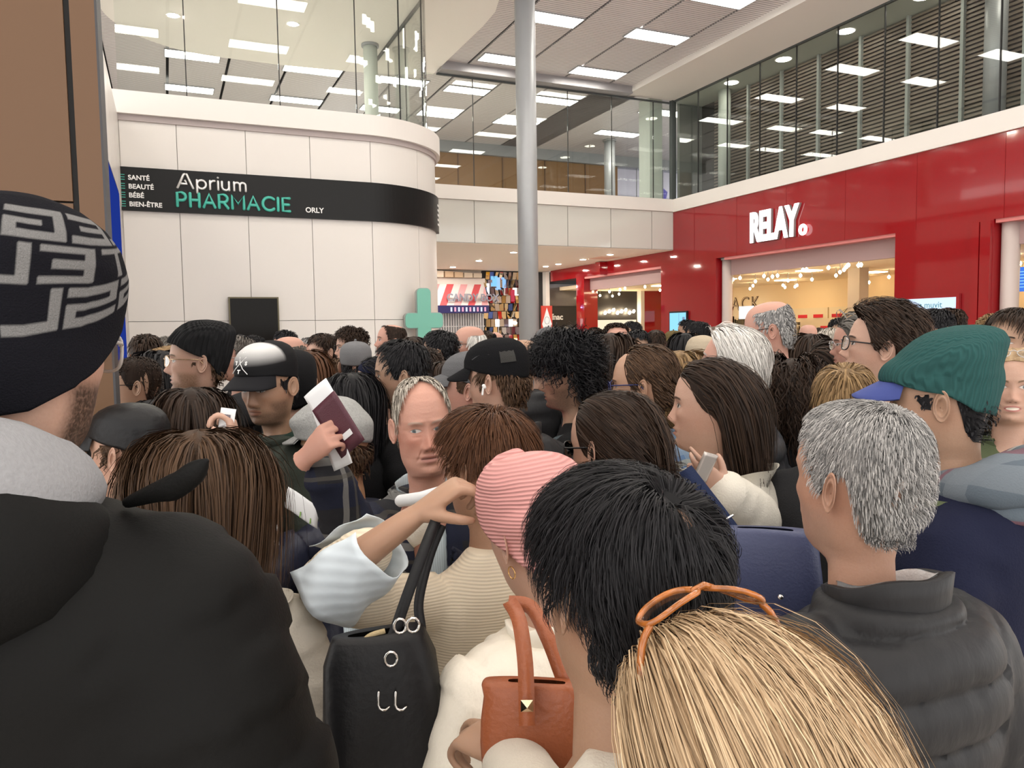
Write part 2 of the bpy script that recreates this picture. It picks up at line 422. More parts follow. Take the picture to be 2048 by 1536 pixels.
# black television and green cross
tv = empty('wall_television', (1.17, 11.79, 1.86), 0, 'switched off black screen on the white pharmacy wall', 'screen')
MB().box(-.345, .345, -.07, 0, -.5, .4).build('casing', mat('tv_bezel', (0.10, 0.085, 0.05), 0.3, 0.6), tv)
MB().box(-.325, .325, -.074, -.07, -.48, .38).build('display', mat('tv_glass', (0.008, 0.007, 0.006), 0.12, spec=.12), tv)
cr = empty('pharmacy_cross', (3.72, 11.74, 1.90), math.radians(-8), 'teal pharmacy cross with rounded ends standing off the white wall', 'sign')
def roundrect(w, h, r, n=6):
    p = []
    for cx, cz, a in ((w-r, h-r, 0), (-w+r, h-r, 90), (-w+r, -h+r, 180), (w-r, -h+r, 270)):
        p += [(cx+r*math.cos(math.radians(a+90*k/n)), cz+r*math.sin(math.radians(a+90*k/n))) for k in range(n+1)]
    return p
def plate(name, pts, y0, y1, m, parent, bevel=0):
    b = MB().prism(pts, y0, y1); b.v = [(x, z, y) for x, y, z in b.v]; b.f = [f[::-1] for f in b.f]
    return b.build(name, m, parent)
for nm, e, y0, y1, m in (('body', .012, -.02, .11, mat('cross_grey', (.35, .38, .36), .4)), ('face', 0, -.05, -.02, mat('cross_teal', (0.17, 0.46, 0.36), 0.4))):
    plate(nm, roundrect(.295+e, .115+e, .06+e), y0, y1, m, cr); plate(nm, roundrect(.105+e, .50+e, .06+e), y0+.002, y1-.002, m, cr)
MB().box(-.05, .05, .11, .27, -.1, .1).build('bracket', STEEL, cr)

# ---- back gallery
g = struct(MB().box(4.3, 12.0, 16.56, 16.8, 4.69, 5.0).build('trim_gallery_parapet', PLASTER))
gw = struct(MB().box(4.3, 12.0, 16.64, 16.75, 3.73, 4.69).build('wall_gallery_front', JOINTGREY))
for k in range(7): MB().box(4.12+1.205*k, 5.315+1.205*k-.006 if k < 6 else 11.995, 16.62, 16.64, 3.735, 4.685).build('panel', GLOSSWHITE, gw)
struct(MB().box(4.3, 12.0, 16.64, 24.2, 3.72, 3.80).build('ceiling_gallery_soffit', mat('warm_white_soffit', (0.88, 0.80, 0.71), 0.6)))
struct(MB().box(4.3, 22, 16.66, 24.2, 4.7, 4.95).build('floor_gallery', mat('pale_floor', (.66, .63, .58), .35)))
gwin = struct(MB().box(5.7, 12, 16.64, 16.68, 7.40, 7.44).build('window_2', mat('dark_frame', (0, 0, 0))))
gj = [5.35, 6.55, 7.76, 8.98, 10.2, 11.42, 11.98]
for a, b in zip(gj[:-1], gj[1:]):
    MB().box(a+.008, b-.008, 16.655, 16.667, 5.0, 7.42).build('pane', GLASS, gwin)
    MB().box(b-.007, b+.007, 16.65, 16.675, 5.0, 7.42).build('seal', DARKLINE, gwin)
struct(MB().box(11.55, 11.93, 17.0, 17.5, 5, 7.62).build('wall_corner_pier', PALECOL))
struct(MB().box(11.94, 12.06, 16.58, 16.7, 5, 7.5).build('trim_corner_post', mat('dark_frame', (0, 0, 0))))
ow = struct(MB().box(6.5, 14.4, 23.15, 23.3, 4.9, 7.4).build('wall_oak', OAKWALL))
for k in range(4): MB().box(8.55+1.52*k, 8.58+1.52*k, 23.12, 23.15, 4.95, 7.3).build('batten', OAK, ow)
mg = struct(MB().box(14.4, 22, 23.2, 23.3, 4.9, 7.4).build('window_3', mat('glow_tinted_mirror', (0.62, 0.62, 0.72), 0.06, 0.85)))  # lavender tint puts the reflected violet glow into the glass colour
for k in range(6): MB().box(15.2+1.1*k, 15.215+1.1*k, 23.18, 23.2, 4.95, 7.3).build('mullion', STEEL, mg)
sweep = empty('reflection_fin', (16.2, 22.2, 4.95), 0, 'added curved fin standing in for a violet and blue reflection behind the gallery glass', 'sign')  # added glowing fin in place of the violet reflection in the window
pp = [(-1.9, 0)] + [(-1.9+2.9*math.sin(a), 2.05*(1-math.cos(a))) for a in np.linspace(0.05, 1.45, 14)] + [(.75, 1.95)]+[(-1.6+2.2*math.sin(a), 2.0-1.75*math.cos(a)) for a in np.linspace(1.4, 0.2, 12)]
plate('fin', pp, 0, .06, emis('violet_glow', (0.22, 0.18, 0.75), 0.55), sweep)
def pillar(name, x, y, r, z0, z1, m, label):
    t = empty(name, (x, y, z0), 0, label, 'pillar'); h = z1-z0
    MB().cyl((0, 0), r, 0, h, 40).build('shaft', m, t, smooth=False)
    MB().cyl((0, 0), r*1.25, h-.05, h, 32).build('collar', STEEL, t)
    MB().cyl((0, 0), r*1.15, 0, .06, 32).build('foot_ring', STEEL, t)
    for p in t.children:
        me = p.data; me.polygons.foreach_set('use_smooth', np.array([len(q.vertices) == 4 for q in me.polygons]))
    return t
pillar('round_pillar', 5.49, 11.60, 0.166, 0, 7.62, STEEL, 'tall round grey pillar rising from the queue to the ceiling')
pillar('gallery_pillar', 12.9, 21.2, 0.17, 4.95, 7.62, STEEL, 'slim grey pillar standing behind the gallery glass')
pillar('pharmacy_floor_pillar', 3.98, 15.7, 0.14, 4.7, 7.5, PALECOL, 'pale round pillar behind the glass above the pharmacy')
bn = empty('diamond_banner', (5.74, 11.45, 1.0), 0, 'red banner with a white diamond beside the round pillar', 'banner')
MB().box(-.10, .10, -.012, .012, -.1, 1.12).build('board', mat('banner_red', (0.62, 0.05, 0.025), 0.5), bn)
plate('diamond', [(0, .46+.27), (-.088, .46), (0, .46-.27), (.088, .46)][::1], -.018, -.012, WLETTER, bn).location = (0, 0, .36)
mb = MB(); mb.tube([(.045*math.cos(a), -.02, .88+.06*math.sin(a)) for a in np.linspace(0, 2*math.pi, 14)], .004, 6); mb.build('ring_emblem', mat('emblem_grey', (.4, .4, .4), .6), bn)
MB().box(-.04, .04, -.02, -.018, .76, .78).build('emblem_line', mat('emblem_grey', (0, 0, 0)), bn)
MB().cyl((0, 0.05), .02, -1.0, 1.1, 10).build('pole', STEEL, bn)

# ---- news shop: red facade on the right
XR = 12.0
fac = struct(MB().box(XR+.02, XR+.3, -2, 16.65, 3.36, 4.68).build('wall_red_fascia', DARKGAP))
fj = [-2.0, 1.8, 3.35, 4.9, 6.45, 8.0, 9.55, 11.1, 12.65, 14.2, 15.75, 16.65]
for a, b in zip(fj[:-1], fj[1:]): MB().box(XR, XR+.02, a+.003, b-.003, 3.36, 4.68).build('panel', RED, fac)
MB().box(XR, XR+.3, 16.65, 20.16, 3.36, 3.72).build('panel', RED, fac)
MB().box(XR-.0, XR+.5, 20.16, 23.6, 3.36, 3.72).build('panel', RED, fac)
MB().box(XR-.25, XR, 19.9, 20.16, 3.34, 3.70).build('step_panel', RED, fac)
struct(MB().box(XR-.05, XR+1.0, -2, 16.65, 4.68, 5.0).build('trim_red_shop_parapet', PLASTER))
for n_, (a, b) in enumerate(((14.9, 17.17), (8.5, 9.97), (21.3, 21.8))):
    p = struct(MB().box(XR+.02, XR+.5, a+.02, b-.02, 0, 3.36).build('wall_red_pier', RED))
    if n_ == 0: seams = [a, 15.22, b]
    else: seams = [a, b]
    for s0, s1 in zip(seams[:-1], seams[1:]): MB().box(XR-(0.02 if s1-s0 < .5 else 0), XR+.02, s0+.004, s1-.004, 0, 3.36).build('panel', RED, p)
p = struct(MB().box(XR+.0, XR+.5, 8.16, 8.5, 0, 3.36).build('wall_red_pier', RED))
MB().box(XR-.06, XR, 8.36, 8.5, 0, 3.34).build('panel', RED, p); MB().box(XR-.06, XR, 8.17, 8.34, 0, 3.34).build('panel', RED, p)
for a, b in ((9.97, 14.65), (17.17, 21.3), (2.0, 8.14)):
    t = struct(MB().box(XR+.22, XR+.32, a, b, 2.95, 3.40).build('trim_mauve_lintel', PINKGREY))
    MB().box(XR+.02, XR+.22, a, b, 3.30, 3.36).build('lintel_edge', mat('pink_edge', (0.62, 0.20, 0.19), 0.35), t)
pillar('shop_jamb_column', 12.22, 14.78, .12, 0, 3.36, mat('pale_pink_paint', (0.55, 0.47, 0.44), 0.5), 'pale round column at the left edge of the red shop opening')
pillar('shop_jamb_column', 12.22, 8.02, .13, 0, 3.36, MATS['pale_pink_paint'], 'pale round column between the advertising pier and the right shop opening')
rl = empty('relay_sign', (XR, 13.66, 3.58), 0, 'lit white RELAY letters on the red fascia', 'sign')
LITW = emis('lit_white_letter', (1, 0.98, 0.97), 2.4)
text_on('lettering', 'RELAY', 0.72, LITW, rl, (-.07, 0.02, .03), (0, -1), scale=(0.73, 1.22), offset=0.026, extrude=0.02, space=0.92)
text_on('lettering_back', 'RELAY', 0.72, mat('letter_side', (.30, .25, .25), .5), rl, (-.035, 0.02, .03), (0, -1), scale=(0.73, 1.22), offset=0.030, extrude=0.03, space=0.92)
mb = MB(); mb.tube([(-.07, -1.55+.075*math.cos(a), .105+.085*math.sin(a)) for a in np.linspace(0, 2*math.pi, 20)], .034, 8); mb.build('dot_ring', LITW, rl)
# advertising screens on the piers
ad = empty('advertising_screen', (XR-.01, 9.2, 1.2), 0, 'pale lit advertising screen for earphones in the red pier', 'screen')
MB().box(-.05, .0, -.53, .53, -.3, 1.02).build('casing', RED, ad)
MB().box(-.055, -.05, -.475, .475, -.25, .965).build('display', emis('pale_ad', (0.62, 0.75, 0.98), 1.05), ad)
text_on('brand_lettering', '• muvit', .15, emis('teal_ad_text', (.12, .35, .4), .8), ad, (-.06, .2, .80), (0, -1), extrude=.001)
text_on('price_lettering', '40%', .16, emis('blue_ad_text', (.03, .08, .25), .8), ad, (-.06, .4, .6), (0, -1), extrude=.001, shear=.3)
text_on('price_lettering', '30', .24, emis('green_ad_text', (.45, .65, .3), 1.0), ad, (-.06, .4, .34), (0, -1), extrude=.001)
MB().box(-.061, -.056, .12, .42, .66, .68).build('strike_line', MATS['blue_ad_text'], ad)
mbx = MB().prism(roundrect(.15, .12, .07), -.066, -.056); mbx.v = [(z, x-.22, y+.62) for x, y, z in mbx.v]; mbx.build('earphone_case', emis('case_blue', (.25, .32, .75), .9), ad)
for s in (-1, 1):
    mbx = MB().prism([(.035*math.cos(a), .045*math.sin(a)) for a in np.linspace(0, 6.28, 14)[:-1]], -.07, -.066); mbx.v = [(z, x-.22+.06*s, y+.62) for x, y, z in mbx.v]; mbx.build('earphone', MATS['blue_ad_text'], ad)
ad2 = empty('tall_advertising_screen', (XR-.01, 16.35, 1.1), 0, 'tall light blue advertising screen in the red pier left of the shop door', 'screen')
MB().box(-.05, 0, -.37, .37, -.1, 1.05).build('casing', BLACK, ad2)
MB().box(-.055, -.05, -.34, .34, -.06, 1.01).build('display', emis('sky_ad', (0.28, 0.66, 0.95), 1.0), ad2)
for k in range(4): MB().box(-.058, -.055, .02-.0*k, .28, .42-.09*k, .47-.09*k).build('text_line', emis('violet_ad_text', (.25, .25, .62), .8), ad2)
MB().box(-.058, -.055, -.3, -.2, .6, .9).build('tower_picture', emis('grey_ad', (.25, .35, .5), .8), ad2); MB().box(-.058, -.055, -.06, -.05, .5, 1.0).build('pole_picture', MATS['grey_ad'], ad2)

# shop interior
struct(MB().box(18.0, 18.2, 4, 24.5, 0, 3.1).build('wall_shop_back', CREAM))
struct(MB().box(12.5, 18.2, 4, 24.2, 3.08, 3.2).build('ceiling_shop', mat('shop_ceiling', (0.92, 0.78, 0.55), 0.8)))
struct(MB().box(12.5, 18.2, 3.8, 4.0, 0, 3.1).build('wall_shop_end', CREAM))
struct(MB().box(14.95, 15.25, 13.38, 13.72, 0, 3.08).build('wall_shop_post', mat('post_paint', (.55, .47, .38), .7)))
sn = empty('snack_sign', (17.98, 22.42, 2.30), 0, 'dark outlined SNACK lettering on the cream shop wall', 'sign')
SNK = mat('snack_brown', (.10, .05, .03), .5)
text_on('lettering', 'SNACK', .64, SNK, sn, (0, 0, 0), (0, -1), extrude=.012, scale=(1.0, 1.0), space=1.15)
text_on('lettering_inline', 'SNACK', .64, CREAM, sn, (-.004, 0, 0), (0, -1), extrude=.012, offset=-.020, space=1.15)
for k in range(5):  # added fill panels to light the shop; its own lamps are the spots
    for q in range(2):
        o = MB().box(-.22, .22, -.22, .22, 0, .02).build('shop_fill_panel', SHOPFILL)
        o.location = (14.4+2.2*q, 8.2+3.1*k, 3.06); tag(o, 'added flat warm fill panel in the shop ceiling', 'lamp', 'added fill panels of the red shop')
sm = MB().cyl((0, 0), .008, -.02, .10, 8).mesh('stem', STEEL); 
bv, bq = tube_np([(0, 0, -.06), (0, 0, -.04), (0, 0, -.02)], [.024, .036, .030], 10); bme = bpy.data.meshes.new('bulb'); bme.from_pydata([tuple(v) for v in bv], [], bq); bme.materials.append(SPOT)
random.seed(11)
spots = [(1466,556),(1480,553),(1506,569),(1511,560),(1528,549),(1545,550),(1555,548),(1536,556),(1566,568),(1570,572),(1576,558),(1590,571),(1594,568),(1601,548),(1606,536),(1613,534),(1624,556),(1657,532),(1672,548),(1680,541),(1688,536),(1693,530),(1697,526),(1717,527),(1722,526),(1738,562),(1778,551),(1500,575),(1240,577),(1250,573),(1219,581),(1238,586),(1225,590),(1290,571),(1200,589),(1320,578),(1996,497),(2010,540),(2040,523),(2045,540)]
for i, (px, py) in enumerate(spots):
    v = place(px, py, 1.0)-CAM; z = 2.93
    s = (z-CAM[2])/v[2] if v[2] > 0.02 else 18/v[0]
    if CAM[0]+v[0]*s > 17.6: s = 17.5/v[0]
    if CAM[0]+v[0]*s < 12.9: s = 12.9/v[0]
    p = CAM+v*s; p[2] = min(p[2], 3.0)
    t = empty('spot_lamp', p, 0, 'small warm spot lamp under the cream shop ceiling', 'lamp', 'warm spot lamps in the red shop')
    st = add('stem', sm, None, t); st.scale = (1, 1, (3.09-p[2])/.10); add('bulb', bme, None, t)
# shelving with goods
def shelf_unit(name, loc, w, h, n, cols_, label, header=None, along='y', rz=0):
    t = empty(name, loc, rz, label, 'shelf')
    f = MB(); f.box(-.02, .02, 0, .45, 0, h); f.box(w-.02, w+.02, 0, .45, 0, h); f.box(0, w, .42, .45, 0, h); f.build('frame', mat('shelf_cream', (.75, .62, .42), .6), t)
    for k in range(n):
        z = .25+(h-.35)*k/max(1, n-1)
        MB().box(0, w, 0, .42, z-.02, z).build('shelf_board', mat('shelf_white', (.8, .74, .62), .5), t)
        for q, c in enumerate(cols_[k % len(cols_)]):
            b = MB(); x = w*q/len(cols_[k % len(cols_)])+.02; xe = w*(q+1)/len(cols_[k % len(cols_)])-.03
            while x < xe:
                ww = random.uniform(.05, .11); b.box(x, min(x+ww-.012, xe+.02), .05, .35, z, z+random.uniform(.16, .30)); x += ww
            o = b.build('product_row', c, t); o['kind'] = 'stuff'
    if header:
        k = 0; x = .12
        while x < w-.3:
            MB().box(x, x+.36, -.02, 0, h+.12, h+.22).build('price_header', header, t); x += .62
        MB().box(0, w, 0, .1, h, h+.42).build('header_board', mat('header_cream', (.80, .68, .46), .6), t)
    return t
G1 = [mat('goods_%d' % i, c, .4) for i, c in enumerate(((.7, .08, .05), (.85, .35, .05), (.8, .6, .1), (.7, .65, .55), (.15, .25, .5), (.5, .08, .2), (.85, .8, .7), (.3, .12, .05)))]
REDH = mat('header_red', (.65, .02, .03), .4)
rr = lambda: [[random.choice(G1) for _ in range(3)] for _ in range(5)]
for k in range(3):
    shelf_unit('wall_shelf', (17.95, 19.1-1.95*k, 0), 1.9, 1.85, 6, rr(), ('snack shelf with red price headers behind the tall grey man', 'snack shelf in the middle of the back shop wall', 'snack shelf beside the cream post on the back shop wall')[k], REDH if k < 2 else None, rz=-math.pi/2)
shelf_unit('wall_shelf', (17.95, 22.6, 0), 3.3, 1.9, 6, [[mat('goods_lit_tone', (.9, .75, .35), .5), G1[6], G1[4]]]*3, 'snack shelf with lit-looking yellow goods under the SNACK lettering', None, rz=-math.pi/2)  # yellow light of this corner put into the goods colour
for k, y in enumerate((21.6, 20.2)):
    o = MB().box(-.02, 0, -.35, .35, 0, .42).build('picture_screen', emis('pale_picture', (.8, .82, .85), 1.1)); o.location = (17.5, y, 1.99); MB().box(-.01, .5, -.02, .02, .18, .22).build('wall_arm', STEEL, o); tag(o, ('left', 'right')[k]+' one of two pale menu pictures under SNACK', 'screen')
t = shelf_unit('gondola_shelf', (15.9, 16.2, 0), 1.3, 1.5, 5, rr(), 'low gondola of snacks in the middle of the shop', REDH, rz=-math.pi/2)
t = shelf_unit('display_rack', (16.6, 15.25, 0), .75, 2.15, 7, [[G1[0], G1[0]], [G1[6], G1[1]]], 'narrow white rack of hanging goods beside the cream post', None, rz=-math.pi/2)
shelf_unit('yellow_shelf', (16.75, 23.05, 0), 1.0, 2.45, 7, [[mat('goods_yellow', (.95, .75, .12), .5), mat('goods_yellow2', (.9, .85, .45), .5)]], 'brightly lit yellow shelf deep inside the left shop opening', None)
t = empty('plush_display', (15.6, 12.15, 1.85), 0, 'heap of red and black souvenir figures on top of a stand', 'display')
MB().cyl((0, 0), .45, -1.85, -.02, 20).build('stand', mat('stand_red', (.55, .05, .04), .5), t)
for k in range(14):
    a = random.uniform(0, 6.28); r = random.uniform(0, .34); v, q = tube_np([(r*math.cos(a), r*math.sin(a), 0), (r*math.cos(a)+.03, r*math.sin(a), random.uniform(.08, .2))], [.07, .055], 8)
    me = bpy.data.meshes.new('figure'); me.from_pydata([tuple(x) for x in v], [], q); me.materials.append(random.choice([MATS['goods_0'], BLACK, MATS['goods_0'], MATS['goods_1']])); add('figure', me, None, t)
o = MB().box(-.04, 0, -1.5, 0.32, 0, .48).build('departure_board', emis('departure_blue', (.05, .16, .62), 1.1)); o.location = (15.5, 10.2, 2.34)
o2 = o; tag(o, 'blue departure board in the right shop opening', 'screen')
for k in range(6): MB().box(-.045, -.04, -1.3, .02, .08+.06*k, .095+.06*k).build('board_line', emis('board_text', (.3, .65, .9), 1.0), o)
MB().box(-.045, -.04, .06, .30, .03, .45).build('board_column', emis('board_teal', (.1, .5, .65), .9), o)

# ---- far end: candy shop, mirror wall, black electronics shop
ew = struct(MB().box(4.3, 18, 24.05, 24.2, 0, 3.75).build('wall_far_end', mat('far_wall', (.55, .5, .45), .7)))
cs = empty('candy_shop_front', (8.0, 24.0, 0), 0, 'candy shop front with striped awning and closed white shutter', 'shop front')
MB().box(-.6, 1.72, -.1, 0, 3.22, 3.46).build('white_beam', PLASTER, cs)
for k in range(-4, 9):   # slanting stripes, each a prism on the sloped awning
    c = (mat('awning_red', (.68, .10, .12), .6), mat('awning_white', (.82, .78, .78), .6), mat('awning_pink', (.82, .42, .45), .6), MATS['awning_white'])[k % 4]
    b = MB(); x0, x1 = k*.24, k*.24+.24; sh = .38
    q = [(x0, 2.56), (x1, 2.56), (x1+sh, 3.26), (x0+sh, 3.26)]
    q = [(min(max(x, -.6), 1.7), z) for x, z in q]
    if q[1][0]-q[0][0] < .02 and q[2][0]-q[3][0] < .02: continue
    b.v = [(x, -.45 if z < 3 else -.1, z) for x, z in q]+[(x, (-.45 if z < 3 else -.1)+.03, z) for x, z in q]
    b.f = [[0, 1, 2, 3], [7, 6, 5, 4], [0, 4, 5, 1], [1, 5, 6, 2], [2, 6, 7, 3], [3, 7, 4, 0]]
    b.build('awning_stripe', c, cs)
text_on('lettering', 'CANDY BOX', .335, mat('candy_grey', (.28, .29, .36), .5), cs, (.24, -.46, 2.70), (1, 0), offset=.006, extrude=.02, scale=(.92, 1))
MB().box(-.6, 1.7, -.46, -.40, 2.31, 2.56).build('navy_band', mat('candy_navy', (.02, .02, .12), .5), cs)
for k in range(10):
    MB().box(.36+.13*k, .42+.13*k, -.465, -.46, 2.36, 2.5).build('sweet_emblem', emis('candy_pink' if k % 2 else 'candy_white', (.95, .45, .6) if k % 2 else (.8, .85, 1), .8), cs)
for k in range(26): MB().box(-.55+.087*k, -.51+.087*k, -.06, -.03, 0, 2.31).build('shutter_bar', mat('shutter_grey', (.62, .63, .66), .4, .3), cs)
for z in (.5, 1.0, 1.43, 1.87): MB().box(-.6, 1.7, -.07, -.055, z, z+.03).build('shutter_rail', MATS['shutter_grey'], cs)
MB().box(-.6, 1.7, -.02, 0, 0, 2.31).build('shop_interior', mat('shutter_behind', (.34, .34, .36), .7), cs)
for k in range(6): MB().box(-.4+.33*k, -.12+.33*k, -.3, -.02, 3.47, 3.47+random.uniform(.13, .2)).build('carton', random.choice([mat('carton', (.6, .45, .3), .7), mat('carton2', (.7, .62, .5), .7)]), cs)
mw = empty('mirror_wall', (9.65, 23.95, 0), 0, 'wall of small tilted mirror tiles beside the candy shop', 'wall decoration')
MB().box(0, 1.5, 0, .1, 0, 3.72).build('backing', BLACK, mw)
tm = [MB().box(-.072, .072, -.012, 0, -.125, .125).mesh('mirror_tile', mat('mirror_%d' % i, c, .03, 1.0)) for i, c in enumerate(((.9, .88, .85), (.85, .66, .38), (.65, .65, .7), (.30, .25, .3), (.12, .2, .6), (.55, .08, .10)))]
for r in range(14):
    for c in range(9):
        o = add('mirror_tile', tm[random.choices(range(6), (6, 4, 4, 4, 1, 1))[0]], None, mw, (.09+.163*c+(.08 if r % 2 else 0), -.03, .15+.262*r), (random.uniform(-.35, .35), 0, random.uniform(-.5, .5)))
        if random.random() < .14: o.hide_render = False
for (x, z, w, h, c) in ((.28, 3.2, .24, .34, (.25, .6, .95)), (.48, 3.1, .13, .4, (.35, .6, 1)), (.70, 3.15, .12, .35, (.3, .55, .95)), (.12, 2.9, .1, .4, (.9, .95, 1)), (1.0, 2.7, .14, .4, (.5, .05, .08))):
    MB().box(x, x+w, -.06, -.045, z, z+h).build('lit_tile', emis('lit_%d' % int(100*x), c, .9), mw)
fs = empty('electronics_shop_front', (11.75, 24.0, 0), 0, 'black electronics shop front with white fnac lettering', 'shop front')
MB().box(-.5, 6.0, -.05, 0, 0, 3.7).build('black_wall', mat('shop_black', (.02, .019, .02), .4), fs)
MB().box(.12, .26, -.3, -.05, 0, 3.7).build('white_jamb', PLASTER, fs); MB().box(1.62, 1.8, -.3, -.05, 0, 3.4).build('white_jamb', PLASTER, fs); MB().box(1.8, 1.98, -.28, -.05, 0, 3.4).build('red_jamb', RED, fs)
MB().box(.26, 1.62, -.1, -.05, 2.55, 3.3).build('dark_glass', mat('smoke_glass', (.10, .085, .085), .15), fs)
text_on('lettering', 'fnac', .28, WLETTER, fs, (.44, -.055, 2.08), (1, 0), offset=.008, extrude=.01)
text_on('small_lettering', 'HIGH TECH', .13, WLETTER, fs, (.44, -.055, 1.74), (1, 0), extrude=.01)
text_on('small_lettering', 'SON', .17, WLETTER, fs, (.44, -.055, 1.54), (1, 0), offset=.004, extrude=.01)
vme = text_mesh('upright_lettering', 'fnac', .52, WLETTER, .01, .014); vme.transform(Matrix(((0, -1, 0, 0), (0, 0, -1, 0), (1, 0, 0, 0), (0, 0, 0, 1)))); add('upright_lettering', vme, None, fs, (1.50, -.055, .95))
MB().box(2.05, 3.9, -.06, -.05, .6, 2.05).build('lit_shelves', emis('shelf_glow', (1, .84, .6), .85), fs)
for k in range(9): MB().box(2.1+.2*k, 2.25+.2*k, -.1, -.06, 1.1+.12*(k % 3), 1.5+.15*(k % 2)).build('poster', random.choice([G1[6], G1[3], mat('poster_teal', (.15, .5, .6), .5), MATS['goods_1']]), fs)
for k in range(8):
    v, q = tube_np([(2.5+.17*k, -.2, 2.28+.05*(k % 3)), (2.53+.17*k, -.2, 2.32+.05*(k % 3))], .05, 8); me = bpy.data.meshes.new('ceiling_spot'); me.from_pydata([tuple(x) for x in v], [], q); me.materials.append(SPOT); add('ceiling_spot', me, None, fs)
MB().box(3.95, 4.1, -.3, -.05, 0, 3.3).build('white_jamb', PLASTER, fs)
MB().box(4.1, 5.1, -.3, -.05, 0, 3.3).build('red_panel', RED, fs)
# recessed downlights of the gallery soffit
DG = 'recessed downlights of the gallery soffit'
for i, y in enumerate((18.03, 19.52, 21.04, 21.9, 23.0)):
    t = empty('downlight', (10.97, y, 3.72), 0, 'round recessed downlight in the soffit above the red shop '+('nearest', 'second', 'third', 'fourth', 'farthest')[i]+' in its row', 'lamp', DG)
    MB().cyl((0, 0), .075, -.012, .0, 20).build('lens', emis('downlight_lens', (1, .91, .79), 330), t); MB().cyl((0, 0), .10, -.008, .0, 20).build('ring', WLETTER, t)
for i, (x, y) in enumerate(((8.2, 18.2), (8.2, 20.6), (8.2, 22.8), (5.8, 19), (5.8, 22))):  # unseen rows, there to brighten the soffit by bounce off the floor
    t = empty('downlight', (x, y, 3.72), 0, 'unseen fill downlight in the soffit behind the pillar', 'lamp', DG)
    MB().cyl((0, 0), .075, -.012, .0, 20).build('lens', MATS['downlight_lens'], t); MB().cyl((0, 0), .10, -.008, .0, 20).build('ring', WLETTER, t)
o = MB().prism([(-.3, -.35), (.3, -.35), (.3, .35), (-.3, .35)], -.01, 0).build('soffit_hatch', mat('hatch_salmon', (.72, .45, .36), .6)); o.location = (11.3, 18.9, 3.72); tag(o, 'salmon coloured hatch in the soffit between two downlights', 'hatch')

# ---- upper right: glass front and brown louvre wall
rw = struct(MB().box(XR, XR+.05, 4, 16.6, 7.44, 7.5).build('window_4', MATS['dark_frame']))
js = [16.6]+[14.55+1.07-1.07*k for k in range(0, 12)]
for a, b in zip(js[:-1], js[1:]):
    MB().box(XR+.01, XR+.022, b+.008, a-.008, 5.0, 7.46).build('pane', GLASS, rw); MB().box(XR+.0, XR+.03, b-.009, b+.009, 5.0, 7.46).build('seal', DARKLINE, rw)
lw = struct(MB().box(13.12, 13.3, 2, 16.9, 5.0, 7.6).build('wall_louvre', mat('louvre_back', (.03, .025, .022), .8)))
sl = MB(); sl.v = [(-.05, 0, -.022), (.02, 0, -.006), (.02, 0, .010), (-.05, 0, .022), (-.05, 14.3, -.022), (.02, 14.3, -.006), (.02, 14.3, .010), (-.05, 14.3, .022)]; sl.f = [[0, 3, 2, 1], [4, 5, 6, 7], [0, 1, 5, 4], [1, 2, 6, 5], [2, 3, 7, 6], [3, 0, 4, 7]]
slm = sl.mesh('slat', mat('louvre_brown', (.22, .172, .138), .45, .1))
for k in range(33): add('slat', slm, None, lw, (13.09, 2, 5.05+.078*k))
for k in range(13): MB().box(12.98, 13.06, 15.0-1.1*k-.03, 15.0-1.1*k+.03, 5, 7.6).build('post', mat('post_grey_green', (.36, .39, .37), .5), lw)
struct(MB().box(12.1, 13.3, 2, 16.9, 7.52, 7.62).build('ceiling_louvre_walk', PALECOL))
pillar('louvre_pillar', 12.75, 8.72, .17, 5, 7.6, STEEL, 'round grey pillar before the brown louvres at the right edge')
pillar('louvre_pillar', 12.75, 15.55, .15, 5, 7.6, PALECOL, 'pale round pillar at the left end of the brown louvres')
struct(MB().box(12.4, 13.3, 16.9, 17.0, 5, 7.6).build('wall_louvre_end', mat('end_panel', (.22, .23, .22), .6)))

# ---- oak clad column at the left
wc = struct(MB().box(-1.5, -0.160, 2.455, 2.62, 0, 5.5).build('wall_oak_column', DARKGAP))
def oakp(x0, x1, z0, z1): MB().box(x0, x1, 2.43, 2.455, z0, z1).build('panel', OAK, wc)
for z0, z1 in ((0, 1.2), (1.205, 2.083), (2.089, 3.9), (3.905, 5.5)): oakp(-.64, -.217, z0, z1); oakp(-1.5, -.645, z0, z1)
oakp(-.202, -.142, 0, 5.5)
MB().box(-.160, -.142, 2.455, 2.62, 0, 5.5).build('panel', OAK, wc); MB().box(-.142, -.136, 2.43, 2.62, 0, 5.5).build('steel_edge', mat('dark_edge', (.05, .05, .055), .6), wc)
